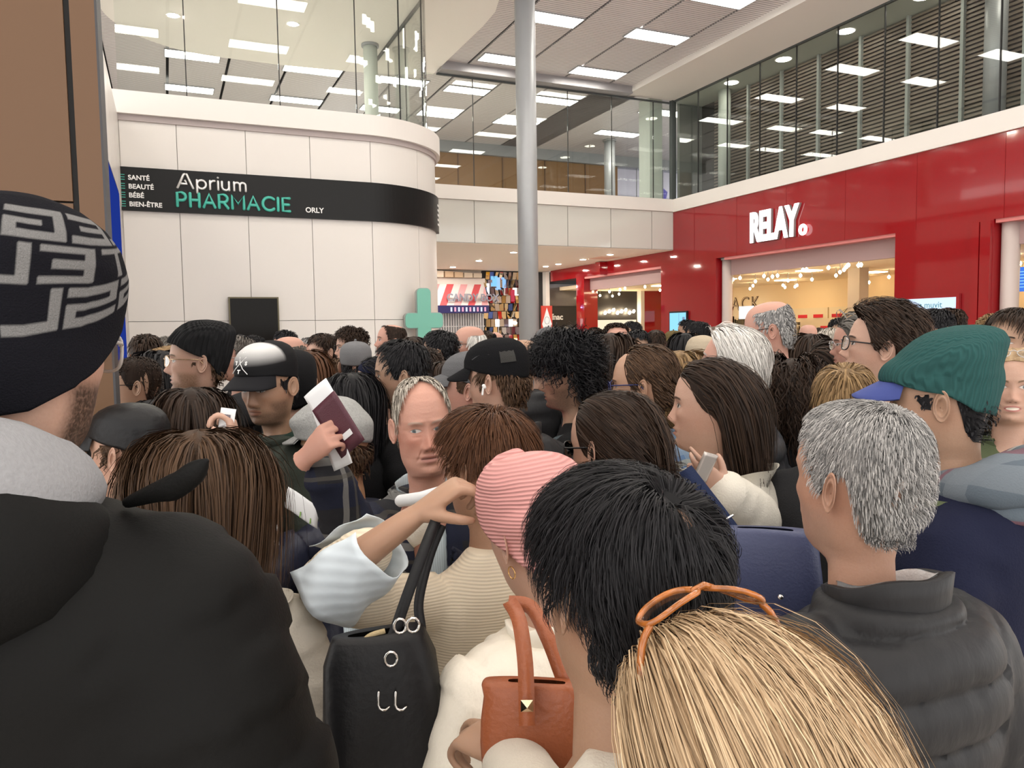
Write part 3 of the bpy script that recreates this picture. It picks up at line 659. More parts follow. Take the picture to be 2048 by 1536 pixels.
# upper floors, pale and bright
struct(MB().prism([(-9, 12.1), (2.8, 12.1), (3.5, 12.35), (4.0, 12.85), (4.25, 13.5), (4.25, 24), (-9, 24)], 4.70, 4.95).build('floor_pharmacy_upper', mat('pale_floor', (.66, .63, .58), .35)))
struct(MB().box(12.05, 13.1, 2, 16.6, 4.95, 5.0).build('floor_louvre_walk', MATS['pale_floor']))
for i, (x, y) in enumerate(((0.35, 15.6), (2.4, 15.2))):
    t = empty('field_downlight', (x, y, 7.5), 0, ('left', 'right')[i]+' round downlight in the white ceiling field above the pharmacy', 'lamp')
    MB().cyl((0, 0), .09, -.012, 0, 20).build('lens', emis('downlight_lens', (1, .91, .79), 330), t); MB().cyl((0, 0), .12, -.008, 0, 20).build('ring', WLETTER, t)
for i in range(6):  # added lamps that brighten the louvre wall
    t = empty('added_walk_light', (12.5, 15.0-1.7*i, 7.52), 0, 'added round downlight above the louvre walkway, number '+('one', 'two', 'three', 'four', 'five', 'six')[i]+' from the left', 'lamp', 'added downlights of the louvre walkway')
    MB().cyl((0, 0), .16, -.012, 0, 20).build('lens', emis('walk_lens', (1, .93, .8), 16), t); MB().cyl((0, 0), .19, -.008, 0, 20).build('ring', WLETTER, t)
# far walls closing the upper floor
struct(MB().box(18.2, 22, 24.2, 30, 0, 7.9).build('wall_far_corner', PLASTER)); struct(MB().box(4.3, 22, 29.9, 30, 4.9, 7.9).build('wall_far', PLASTER)); struct(MB().box(-9, 4.3, 24, 24.1, 0, 7.9).build('wall_far_left', PLASTER))
# ================================================================== PEOPLE: building blocks
RNG = np.random.default_rng(7)
def sstep(a, b, x):
    t = np.clip((x-a)/(b-a), 0, 1); return t*t*(3-2*t)
def gs(x, s): return np.exp(-(x/s)**2)
def nrm(v): return v/(np.linalg.norm(v, axis=-1, keepdims=True)+1e-9)
def wav(p, seed, f, n=5):
    """smooth pseudo noise in [-1,1] from a few waves"""
    r = np.random.default_rng(seed); o = np.zeros(len(p))
    for _ in range(n):
        k = r.normal(size=3); k = k/np.linalg.norm(k)*f*r.uniform(.6, 1.7)
        o += np.sin(p@k+r.uniform(0, 6.3)+1.3*np.sin(p@(k[[1, 2, 0]]*.6)+r.uniform(0, 6)))
    return o/n*1.4

HEAD = np.array([  # z, front y, back y, half width, squareness
    (.1182, -.008, -.012, .001, 1), (.1165, .014, -.038, .024, 1), (.112, .036, -.059, .042, 1), (.103, .056, -.076, .056, .97), (.090, .0725, -.0885, .066, .94),
    (.070, .0860, -.0970, .0730, .92), (.045, .0930, -.1010, .0765, .90), (.025, .0945, -.1000, .0775, .88), (.010, .0915, -.0970, .0770, .86), (-.005, .0885, -.0930, .0760, .85),
    (-.025, .0880, -.0860, .0735, .85), (-.045, .0880, -.0770, .0700, .87), (-.060, .0890, -.0710, .0668, .90), (-.075, .0870, -.0660, .0625, .93), (-.090, .0860, -.0630, .0575, .96),
    (-.103, .0835, -.0620, .0520, 1), (-.113, .0740, -.0615, .0490, 1), (-.118, .0580, -.0615, .0485, 1), (-.123, .0420, -.0620, .0490, 1), (-.132, .0330, -.0625, .0500, 1),
    (-.160, .0290, -.0645, .0520, 1), (-.200, .0310, -.0700, .0560, 1), (-.225, .040, -.080, .075, .95), (-.245, .052, -.095, .110, .9)])
def head_rings(zs):
    return [np.interp(zs, HEAD[::-1, 0], HEAD[::-1, k]) for k in (1, 2, 3, 4)]
def head_point(a, z, off=0.0, sm=True):
    fr, bk, w, e = head_rings(z); yc = -.008
    s, c = np.sin(a), np.cos(a)
    x = w*np.sign(s)*np.abs(s)**e
    y = yc+np.where(c > 0, (fr-yc), (yc-bk))*np.sign(c)*np.abs(c)**e
    p = np.stack([x, y, np.broadcast_to(z, x.shape)], -1)
    if np.any(off):
        n = np.stack([x/.0062, (y-yc)/.0098, (p[..., 2]-.01)/.0115], -1); p = p+nrm(n)*np.asarray(off)[..., None]
    return p
def az_grid(n, k=.45):
    u = np.arange(n)*2*math.pi/n; return u-k*np.sin(u)
def head_mesh(na=72, nz=74, nose=1.0, jaw=1.0, age=0.0, female=False, chin=1.0):
    t = np.linspace(0, 1, nz)
    zs = np.interp(t, [0, .04, .10, .20, .30, .84, .92, 1.0], [.1182, .1165, .106, .075, .035, -.121, -.165, -.245])
    a = az_grid(na); A, Z = np.meshgrid(a, zs); V = head_point(A, Z)
    x, y, z = V[..., 0], V[..., 1], V[..., 2]; X = np.abs(x); fw = sstep(.01, .06, y)*(z > -.125)
    d = np.zeros_like(x)
    hn = np.interp(z, [-.052, -.047, -.040, -.034, -.010, .010, .022], [0, .007, .0205, .0235, .0105, .003, 0])*nose
    wn = np.interp(z, [-.05, -.036, 0, .02], [.0125, .0115, .0075, .009])
    d += hn*gs(x, wn)+.0085*nose*gs(X-.0135, .0062)*gs(z+.041, .007)
    d -= .0105*gs(X-.031, .017)*gs(z-.005, .0115); d += .0058*gs(X-.031, .0125)*gs(z-.002, .0082)
    d += (.0042 if not female else .002)*gs(X-.028, .019)*gs(z-.0225, .0065)
    d += .005*gs(X-.044, .018)*gs(z+.020, .015)-.004*gs(X-.050, .014)*gs(z+.062, .018)*(0.6+age)
    lip = 1.25 if female else .9
    d += .0052*lip*gs(x, .0185)*gs(z+.0605, .0042)+.0062*lip*gs(x, .016)*gs(z+.0742, .0048)-.0045*gs(x, .023)*gs(z+.0672, .0023)
    d += -.0035*gs(x, .02)*gs(z+.0855, .005)+.0055*chin*gs(x, .017)*gs(z+.101, .011)
    if age:
        nl = np.abs((X-.017)-(-(z+.040))*.42); d -= .0026*age*gs(nl, .0028)*sstep(-.078, -.068, z)*sstep(-.036, -.046, z)
        d -= .0022*age*gs(X-.031, .015)*gs(z+.0125, .0028)
        d -= .0011*age*sstep(.034, .042, z)*sstep(.085, .07, z)*gs(x, .045)*(.5+.5*np.cos((z+.012*np.cos(x*40))*2*math.pi/.0088))
        d -= .0016*age*gs(X-.058, .009)*gs((z-.004)*3, .01)
    y += d*fw; x *= (1+(jaw-1)*sstep(-.03, -.09, z)*sstep(-.16, -.12, z))
    V = np.stack([x, y, z], -1).reshape(-1, 3)
    return V, grid_faces(nz, na), na, nz
def ear_mesh(side, n=20):
    """outer ear: bowl, ridge and rolled rim, with a lobe; side = +1 / -1"""
    ang = np.arange(n)*2*math.pi/n
    R = np.stack([.0175*(1+.10*np.cos(ang-.6)), .0325*(1+.06*np.sin(ang))], -1)*np.where(np.sin(ang) < -.5, .93, 1.0)[:, None]
    rr = [.05, .30, .45, .58, .68, .80, .90, 1.0, 1.02, .93, .6]; hh = [-.004, -.0035, -.001, .0062, .0075, .004, .0085, .0095, .006, .002, -.006]
    V = []
    for r, h in zip(rr, hh):
        P = np.stack([np.cos(ang)*R[:, 0]*r, np.sin(ang)*R[:, 1]*r], -1)
        h2 = h*np.where(np.sin(ang) < -.75, .7, 1.0)
        V.append(np.stack([h2+.004, P[:, 0], P[:, 1]], -1))
    V = np.array(V).reshape(-1, 3)
    t = math.radians(24); c, s = math.cos(t), math.sin(t)   # stands off the skull towards the back
    V = np.stack([V[:, 0]*c-V[:, 1]*s, V[:, 1]*c+V[:, 0]*s*-1.0, V[:, 2]], -1)
    V = V+np.array([.0790, -.012, -.008]); V[:, 1] += -.10*V[:, 2]
    Q = grid_faces(len(rr), n)
    if side < 0: V = V*np.array([-1, 1, 1]); Q = Q[:, ::-1]
    return V, Q

# ---- skin with eyes, brows, lips, beard read from the head coordinates stored on the mesh
def skin_group():
    g = bpy.data.node_groups.new('face_skin', 'ShaderNodeTree'); I = g.interface
    def inp(n, t, v):
        s = I.new_socket(n, in_out='INPUT', socket_type=t); s.default_value = v
    C4 = lambda *c: (*c, 1)
    inp('Skin', 'NodeSocketColor', C4(.5, .3, .2)); inp('Lip', 'NodeSocketColor', C4(.4, .15, .13)); inp('Brow', 'NodeSocketColor', C4(.05, .03, .02))
    inp('Iris', 'NodeSocketColor', C4(.08, .05, .03)); inp('GazeX', 'NodeSocketFloat', 0.0); inp('GazeZ', 'NodeSocketFloat', 0.0)
    inp('Beard', 'NodeSocketFloat', 0.0); inp('BrowAmt', 'NodeSocketFloat', 1.0); inp('Red', 'NodeSocketFloat', 0.3); inp('Open', 'NodeSocketFloat', 1.0); inp('BeardCol', 'NodeSocketColor', C4(.05, .03, .02)); inp('Teeth', 'NodeSocketFloat', 0.0)
    I.new_socket('Color', in_out='OUTPUT', socket_type='NodeSocketColor'); I.new_socket('Rough', in_out='OUTPUT', socket_type='NodeSocketFloat'); I.new_socket('Normal', in_out='OUTPUT', socket_type='NodeSocketVector')
    N = g.nodes; L = g.links.new
    gi = N.new('NodeGroupInput'); go = N.new('NodeGroupOutput')
    at = N.new('ShaderNodeAttribute'); at.attribute_name = 'hc'
    sp = N.new('ShaderNodeSeparateXYZ'); L(at.outputs['Vector'], sp.inputs[0])
    def M(op, a, b=None, c=None):
        n = N.new('ShaderNodeMath'); n.operation = op
        for i, v in enumerate((a, b, c)):
            if v is None: continue
            if isinstance(v, (int, float)): n.inputs[i].default_value = v
            else: L(v, n.inputs[i])
        return n.outputs[0]
    def R(v, a, b):
        n = N.new('ShaderNodeMapRange'); n.interpolation_type = 'SMOOTHSTEP'; L(v, n.inputs[0])
        for i, q in ((1, a), (2, b)):
            n.inputs[i].default_value = q
        return n.outputs[0]
    def mix(f, a, b):
        n = N.new('ShaderNodeMix'); n.data_type = 'RGBA'; L(f, n.inputs[0])
        for i, q in ((6, a), (7, b)):
            if isinstance(q, tuple): n.inputs[i].default_value = q
            else: L(q, n.inputs[i])
        return n.outputs[2]
    x, y, z = sp.outputs; X = M('ABSOLUTE', x); sg = M('SIGN', x); front = R(y, .03, .05)
    nz = N.new('ShaderNodeTexNoise'); nz.inputs['Scale'].default_value = 260; nz.inputs['Detail'].default_value = 2; L(at.outputs['Vector'], nz.inputs['Vector'])
    nf = N.new('ShaderNodeTexNoise'); nf.inputs['Scale'].default_value = 28; nf.inputs['Detail'].default_value = 3; L(at.outputs['Vector'], nf.inputs['Vector'])
    # reddish cheeks, nose, ears
    ck = M('MULTIPLY', R(M('ABSOLUTE', M('ADD', z, .028)), .05, .0), nf.outputs[0])
    red = M('MULTIPLY', M('MULTIPLY', ck, gi.outputs['Red']), 1.1)
    hs = N.new('ShaderNodeMix'); hs.data_type = 'RGBA'; hs.blend_type = 'MULTIPLY'; L(red, hs.inputs[0]); L(gi.outputs['Skin'], hs.inputs[6]); hs.inputs[7].default_value = (1.0, .60, .52, 1)
    mo = N.new('ShaderNodeMix'); mo.data_type = 'RGBA'; mo.blend_type = 'MULTIPLY'; L(M('MULTIPLY', M('SUBTRACT', nz.outputs[0], .35), .35), mo.inputs[0]); L(hs.outputs[2], mo.inputs[6]); mo.inputs[7].default_value = (.72, .55, .48, 1)
    col = mo.outputs[2]
    # beard / stubble
    jaw = M('MAXIMUM', R(z, -.062, -.082), M('MULTIPLY', R(X, .042, .056), R(z, -.028, -.052)))
    mou = M('MULTIPLY', R(M('ABSOLUTE', M('ADD', z, .0545)), .0055, .0035), R(X, .028, .020))
    bm = M('MULTIPLY', M('MAXIMUM', jaw, mou), M('MULTIPLY', R(z, -.150, -.120), R(y, -.020, .012)))
    bm = M('MULTIPLY', M('MULTIPLY', bm, gi.outputs['Beard']), M('ADD', M('MULTIPLY', nz.outputs[0], .9), .45))
    col = mix(M('MINIMUM', bm, .97), col, gi.outputs['BeardCol'])
    # lips
    lv = M('ADD', M('POWER', M('DIVIDE', x, .0245), 2.0), M('POWER', M('DIVIDE', M('ADD', z, .0675), .0105), 2.0))
    lm = M('MULTIPLY', R(lv, 1.25, .7), front); col = mix(M('MULTIPLY', lm, .62), col, gi.outputs['Lip'])
    ml = M('MULTIPLY', M('MULTIPLY', R(M('ABSOLUTE', M('ADD', z, .0672)), .0017, .0005), R(X, .026, .020)), front); col = mix(M('MULTIPLY', ml, .75), col, (.05, .015, .012, 1))
    tv = M('ADD', M('POWER', M('DIVIDE', x, .019), 2.0), M('POWER', M('DIVIDE', M('ADD', z, .0672), .0045), 2.0)); tm = M('MULTIPLY', M('MULTIPLY', R(tv, 1.1, .8), front), gi.outputs['Teeth'])
    col = mix(tm, col, (.72, .66, .56, 1))
    # nostrils
    nv = M('ADD', M('POWER', M('DIVIDE', M('SUBTRACT', X, .0075), .0042), 2.0), M('POWER', M('DIVIDE', M('ADD', z, .0465), .0022), 2.0)); col = mix(M('MULTIPLY', M('MULTIPLY', R(nv, 1.2, .4), front), .55), col, (.06, .02, .015, 1))
    # brows
    bz = M('SUBTRACT', .0235, M('MULTIPLY', M('POWER', M('DIVIDE', M('SUBTRACT', X, .034), .022), 2.0), .005))
    bw = M('MULTIPLY', M('MULTIPLY', R(M('ABSOLUTE', M('SUBTRACT', z, bz)), .0042, .0018), R(M('ABSOLUTE', M('SUBTRACT', X, .032)), .022, .016)), front)
    bw = M('MULTIPLY', M('MULTIPLY', bw, gi.outputs['BrowAmt']), M('ADD', M('MULTIPLY', nz.outputs[0], .8), .5)); col = mix(M('MINIMUM', bw, .95), col, gi.outputs['Brow'])
    # eyes
    ex = M('SUBTRACT', X, .0315); oh = M('MULTIPLY', gi.outputs['Open'], .0060); ez = M('SUBTRACT', z, .0022)
    ev = M('ADD', M('POWER', M('DIVIDE', ex, .0155), 2.0), M('ABSOLUTE', M('DIVIDE', ez, oh)))
    lash = M('MULTIPLY', M('MULTIPLY', R(ev, 1.45, 1.1), front), R(ez, -.001, .002)); col = mix(M('MULTIPLY', lash, .8), col, (.03, .018, .014, 1))
    socket = M('MULTIPLY', M('MULTIPLY', R(ev, 2.6, 1.0), front), .28); col = mix(socket, col, (.16, .07, .05, 1))
    em = M('MULTIPLY', R(ev, 1.04, .90), front); col = mix(em, col, (.46, .42, .39, 1))
    ix = M('SUBTRACT', M('MULTIPLY', ex, sg), gi.outputs['GazeX']); iz = M('SUBTRACT', ez, gi.outputs['GazeZ'])
    iv = M('SQRT', M('ADD', M('MULTIPLY', ix, ix), M('MULTIPLY', iz, iz)))
    im = M('MULTIPLY', R(iv, .0061, .0053), em); col = mix(im, col, gi.outputs['Iris']); col = mix(M('MULTIPLY', R(iv, .0030, .0024), em), col, (.006, .006, .006, 1))
    L(col, go.inputs[0]); L(M('SUBTRACT', .50, M('MULTIPLY', em, .40)), go.inputs[1])
    bp = N.new('ShaderNodeBump'); bp.inputs['Strength'].default_value = .18; bp.inputs['Distance'].default_value = .002; L(nz.outputs[0], bp.inputs['Height']); L(bp.outputs[0], go.inputs[2])
    return g
SKG = skin_group()
def skin_mat(name, skin, brow=(.05, .03, .02), lip=None, iris=(.06, .035, .02), gaze=(0, 0), beard=0.0, browamt=1.0, red=.3, open_=1.0, beardcol=None, teeth=0.0):
    m = bpy.data.materials.new(name); m.use_nodes = True; nt = m.node_tree; b = nt.nodes['Principled BSDF']
    g = nt.nodes.new('ShaderNodeGroup'); g.node_tree = SKG
    lip = lip or (skin[0]*.72, skin[1]*.42, skin[2]*.42)
    for k, v in (('Skin', skin), ('Lip', lip), ('Brow', brow), ('Iris', iris), ('BeardCol', beardcol or brow)): g.inputs[k].default_value = (*v, 1)
    for k, v in (('GazeX', gaze[0]), ('GazeZ', gaze[1]), ('Beard', beard), ('BrowAmt', browamt), ('Red', red), ('Open', open_), ('Teeth', teeth)): g.inputs[k].default_value = v
    nt.links.new(g.outputs[0], b.inputs['Base Color']); nt.links.new(g.outputs[1], b.inputs['Roughness']); nt.links.new(g.outputs[2], b.inputs['Normal'])
    b.inputs['Subsurface Weight'].default_value = .12; b.inputs['Subsurface Radius'].default_value = (.01, .004, .002); b.inputs['Subsurface Scale'].default_value = .5
    b.inputs['Specular IOR Level'].default_value = .4
    return m

# ---- voxel union used for hands, sleeves, bags
def remesh(V, Q, vox, smooth=3, it=.5):
    me = bpy.data.meshes.new('t'); me.from_pydata([tuple(v) for v in V], [], [list(q) for q in Q]); me.update()
    o = bpy.data.objects.new('t', me); COL.objects.link(o)
    md = o.modifiers.new('r', 'REMESH'); md.mode = 'VOXEL'; md.voxel_size = vox
    dg = bpy.context.evaluated_depsgraph_get(); e = o.evaluated_get(dg); m2 = e.to_mesh()
    n = len(m2.vertices); P = np.empty(n*3, np.float32); m2.vertices.foreach_get('co', P); P = P.reshape(-1, 3).astype(float)
    F = np.empty(len(m2.polygons)*4, np.int32); m2.loops.foreach_get('vertex_index', F); F = F.reshape(-1, 4)
    E = np.empty(len(m2.edges)*2, np.int32); m2.edges.foreach_get('vertices', E); E = E.reshape(-1, 2)
    e.to_mesh_clear(); bpy.data.objects.remove(o); bpy.data.meshes.remove(me)
    return relax(P, E, smooth, it), F, E
def relax(P, E, n, k=.5):
    deg = np.bincount(E.ravel(), minlength=len(P))[:, None]+1e-9
    for _ in range(n):
        S = np.stack([np.bincount(E[:, 0], P[E[:, 1], c], len(P))+np.bincount(E[:, 1], P[E[:, 0], c], len(P)) for c in range(3)], -1)
        P = P+k*(S/deg-P)
    return P
def vnormals(P, F):
    n = np.cross(P[F[:, 2]]-P[F[:, 0]], P[F[:, 3]]-P[F[:, 1]]) if F.shape[1] == 4 else np.cross(P[F[:, 1]]-P[F[:, 0]], P[F[:, 2]]-P[F[:, 0]])
    o = np.stack([sum(np.bincount(F[:, k], n[:, c], len(P)) for k in range(F.shape[1])) for c in range(3)], -1)
    return nrm(o)
def joinp(parts):
    V, Q, o = [], [], 0
    for v, q in parts:
        V.append(np.asarray(v)); Q += [[i+o for i in f] for f in q]; o += len(v)
    return np.vstack(V), Q
def cubic(P, n):
    """smooth resampling of a polyline"""
    P = np.asarray(P, float); m = len(P); t = np.linspace(0, m-1, n); i = np.clip(t.astype(int), 0, m-2); u = (t-i)[:, None]
    p0 = P[np.clip(i-1, 0, m-1)]; p1 = P[i]; p2 = P[i+1]; p3 = P[np.clip(i+2, 0, m-1)]
    return .5*((2*p1)+(p2-p0)*u+(2*p0-5*p1+4*p2-p3)*u*u+(3*p1-p0-3*p2+p3)*u**3)

def hand_np(curl=(.5, .5, .5, .5), thumb=(.3, .2), vox=.0042, side=1, spread=.06, fore=.10, sc=1.0, bend=(1.0, 1.15, .8)):
    """wrist at the origin, fingers along +y, palm facing -z, thumb towards +x (side=1)"""
    parts = []
    pal = [(0, -fore, 0), (0, -.03, 0), (0, 0, 0), (0, .03, 0), (0, .065, 0), (0, .092, -.002)]; rw = [.036, .030, .029, .036, .042, .040]; th = [.9, .78, .62, .46, .36, .33]
    n = 14; a = np.arange(n)*2*math.pi/n; V = []
    for p, r, t in zip(pal, rw, th): V.append(np.stack([p[0]+r*np.cos(a), np.full(n, p[1]), p[2]+r*t*np.sin(a)], -1))
    V = np.array(V).reshape(-1, 3); Q = [list(q) for q in grid_faces(len(pal), n)]+[list(range(n)), [(len(pal)-1)*n+k for k in range(n)][::-1]]
    parts.append((V, Q))
    for k, (x, L_) in enumerate(((.0305, .074), (.0105, .083), (-.0105, .077), (-.0305, .060))):
        c = curl[k]; p = np.array([x, .086, 0.0]); P = [p-np.array([0, .02, 0])]; ang = 0.0; r = []
        P.append(p)
        for f_, cc in zip((.46, .30, .24), bend):
            ang += c*cc*1.35; d = np.array([math.sin(spread*(1.5-k)), math.cos(ang), -math.sin(ang)]); p = p+d*L_*f_; P.append(p)
        P = cubic(P, 14); parts.append(tube_np(P, np.linspace(.0098, .0068, 14)*(.86 if k == 3 else 1), 10))
    p = np.array([.022, .012, -.006]); t0, t1 = thumb
    P = [p, p+np.array([.016, .022, -.012])]; c_, s_ = math.cos(t0*1.5), math.sin(t0*1.5)
    P.append(P[-1]+np.array([.020*c_, .024, -.028*s_])); P.append(P[-1]+np.array([.016*c_-.030*t1, .016, -.016*s_-.004])); parts.append(tube_np(cubic(P, 12), np.linspace(.0145, .0082, 12), 10))
    V, Q = joinp(parts); V, F, E = remesh(V, Q, vox, 3)
    V = V*sc
    if side < 0: V = V*np.array([-1, 1, 1]); F = F[:, ::-1]
    return V, F
HAND_CACHE = {}
def orient(V, origin, fwd, palm):
    """put a hand at a wrist: fwd = finger direction, palm = direction the palm faces"""
    f = np.array(fwd, float); f /= np.linalg.norm(f); z = -np.array(palm, float); z = z-f*(z@f); z /= np.linalg.norm(z); x = np.cross(f, z)
    return np.asarray(origin)+V[:, :1]*x+V[:, 1:2]*f+V[:, 2:3]*z

# ---- garments
def loft(levels, n=28, e=.88):
    V = []; a = np.arange(n)*2*math.pi/n; c, s = np.cos(a), np.sin(a)
    for z, w, df, db, y0 in levels:
        V.append(np.stack([w*np.sign(c)*np.abs(c)**e, y0+np.where(s > 0, df, db)*np.sign(s)*np.abs(s)**e, np.full(n, z)], -1))
    m = len(levels); V = np.array(V).reshape(-1, 3)
    return V, [list(q) for q in grid_faces(m, n)]+[list(range(n))[::-1], [(m-1)*n+k for k in range(n)]]
def torso_levels(k, b, hem, w=1.0, belly=0.0, drop=0.0):
    T = [(hem, .185, .125, .125, 0), (.95, .180, .125+belly, .120, 0), (1.08, .176, .122+belly, .112, .005), (1.20, .186, .128+belly*.5, .118, .005), (1.30, .198, .130, .125, 0),
         (1.365, .192, .116, .122, -.008), (1.405, .172, .098, .110, -.016), (1.440, .135, .080, .093, -.022), (1.472, .095, .066, .078, -.024), (1.497, .072, .057, .066, -.022)]
    return [((z-drop*sstep(1.3, 1.5, z))*k, (x*w+b)*k, (f+b)*k, (g+b)*k, y*k) for z, x, f, g, y in T]
def garment(k=1.0, b=.02, hem=.78, w=1.0, arms=None, sl=(.066, .056, .046), vox=.016, fold=.006, seed=1, puff=None, belly=0.0, smooth=4, extra=None, ff=22, sub=None):
    """jacket or jumper: torso and sleeves in one skin; puff=(pitch, depth) quilts it; arms = ((elbow, wrist) right, (elbow, wrist) left)"""
    arms = arms or (((.245, -.03, 1.14), (.235, .10, .92)), ((-.245, -.03, 1.14), (-.235, .10, .92)))
    parts = [loft(torso_levels(k, b, hem, w, belly))]; polys = []
    for (el, wr), s in zip(arms, (1, -1)):
        P = cubic(np.array([(.08*s, -.015, 1.375), (.158*s*w, -.015, 1.372), np.array(el), np.array(wr)])*k, 16)
        r = np.interp(np.linspace(0, 1, 16), [0, .33, .66, 1], [sl[0], sl[0]+b*.9, sl[1]+b*.8, sl[2]+b*.5])*k
        parts.append(tube_np(P, r, 14)); polys.append(P)
    if extra: parts += extra
    V, Q = joinp(parts); V, F, E = remesh(V, Q, vox*k, smooth)
    N = vnormals(V, F)
    D = np.full(len(V), 9.0); S = np.zeros(len(V))
    for P in polys:
        dd = np.linalg.norm(V[:, None]-P[None], axis=2); i = dd.argmin(1); d = dd[np.arange(len(V)), i]; m = (d < D); D[m] = d[m]; S[m] = i[m]*.045
    arm = np.clip((sl[0]+b+.035-D)/.03, 0, 1)*(np.abs(V[:, 0]) > .15*k)
    h = fold*(np.maximum(0, wav(V*np.array([1, 1, 1.7]), seed, ff))**1.3+.5*wav(V, seed+3, ff*.45))
    h += arm*fold*1.1*np.sin(S*70+2*wav(V, seed+5, 14))*.6
    if puff:
        pt, dp = puff
        c = (V[:, 2]/k+.02*wav(V, seed+7, 5))*(1-arm)+arm*S*1.0
        q = np.abs(np.sin(math.pi*c/pt)); h += dp*(q**.38-.62)+dp*.18*(1-q)*wav(V*np.array([1, 1, .35]), seed+9, 85)
    V = V+N*(h*k)[:, None]
    return V, F
def gmesh(name, V, F, m): return mesh_np(name, V, F, m)
GC = {}
def shared_garment(kind):
    if kind not in GC:
        kw = dict(coat=dict(b=.028, hem=.62), jacket=dict(b=.024, hem=.80), slim=dict(b=.008, hem=.84, w=.92), puffer=dict(b=.032, hem=.78, puff=(.105, .016)), wide=dict(b=.036, hem=.78, w=1.08, belly=.04))[kind]
        V, F = garment(vox=.022, seed=len(GC)+20, **kw); GC[kind] = (V, F)
    return GC[kind]
def leg_mesh():
    parts = []
    for s in (1, -1):
        P = cubic(np.array([(.085*s, 0, .92), (.10*s, .005, .50), (.105*s, -.015, .07)]), 9); parts.append(tube_np(P, np.linspace(.098, .062, 9), 12))
    parts.append(loft([(.80, .17, .12, .12, 0), (.92, .175, .12, .13, 0), (1.02, .165, .115, .11, 0)], 20))
    return joinp(parts)
LEGV, LEGQ = leg_mesh()
def shoe_np():
    V, Q = loft([(0, .045, .185, .075, 0), (.025, .047, .187, .077, 0), (.05, .043, .16, .075, 0), (.075, .040, .10, .07, 0), (.10, .045, .05, .06, -.01)], 20)
    return V, Q
SHV, SHQ = shoe_np()
SHOE_ME = {}
# ---- hair
def hair_mat(name, c1, c2, rough=.5, spec=.18):
    if name in MATS: return MATS[name]
    m = mat(name, c1, rough, spec=spec); nt = m.node_tree; b = nt.nodes['Principled BSDF']
    a = nt.nodes.new('ShaderNodeAttribute'); a.attribute_name = 'rnd'
    mx = nt.nodes.new('ShaderNodeMix'); mx.data_type = 'RGBA'; mx.inputs[6].default_value = (*c1, 1); mx.inputs[7].default_value = (*c2, 1)
    su = nt.nodes.new('ShaderNodeAttribute'); su.attribute_name = 'su'
    nz = nt.nodes.new('ShaderNodeTexNoise'); nz.noise_dimensions = '1D'; nz.inputs['Scale'].default_value = 1.0; nz.inputs['Detail'].default_value = 3
    ad = nt.nodes.new('ShaderNodeMath'); ad.operation = 'MULTIPLY_ADD'; ad.inputs[1].default_value = 1.3; sb = nt.nodes.new('ShaderNodeMath'); sb.operation = 'SUBTRACT'; sb.inputs[1].default_value = .5
    L = nt.links.new; L(su.outputs['Fac'], nz.inputs['W']); L(nz.outputs[0], sb.inputs[0]); L(sb.outputs[0], ad.inputs[0]); L(a.outputs['Fac'], ad.inputs[2]); ad.use_clamp = True
    L(ad.outputs[0], mx.inputs[0]); L(mx.outputs[2], b.inputs['Base Color'])
    bp = nt.nodes.new('ShaderNodeBump'); bp.inputs['Strength'].default_value = .35; bp.inputs['Distance'].default_value = .002; L(nz.outputs[0], bp.inputs['Height']); L(bp.outputs[0], b.inputs['Normal'])
    return m
LINE = [(0, .082), (25, .081), (45, .074), (58, .055), (68, .028), (76, -.006), (84, -.012), (90, .022), (104, .022), (112, -.02), (125, -.062), (145, -.082), (180, -.088)]
def hairline(a, pts=None):
    pts = pts or LINE; d = np.abs(np.degrees((a+math.pi) % (2*math.pi)-math.pi))
    return np.interp(d, [p[0] for p in pts], [p[1] for p in pts])
EC, ER = np.array([0, -.006, .012]), np.array([.0785, .0985, .1085])
def snorm(p):
    e = (p-EC)/ER; return nrm(np.sign(e)*np.abs(e)**1.7/ER)
def pushout(p, off):
    e = (p-EC)/ER; m = (np.abs(e)**2.7).sum(1, keepdims=True)**(1/2.7); lim = 1+np.reshape(off, (-1, 1))/.09
    q = EC+e/np.maximum(m, 1e-6)*np.maximum(m, lim)*ER
    up = sstep(-.085, -.05, p[:, 2])[:, None]
    c = np.array([0, -.022]); r = np.linalg.norm(p[:, :2]-c, axis=1, keepdims=True); rn = .062+off.reshape(-1, 1)*.8
    q2 = p.copy(); q2[:, :2] = c+(p[:, :2]-c)/np.maximum(r, 1e-6)*np.maximum(r, rn)
    return np.where(p[:, 2:3] > -.05, q*up+q2*(1-up), q2)
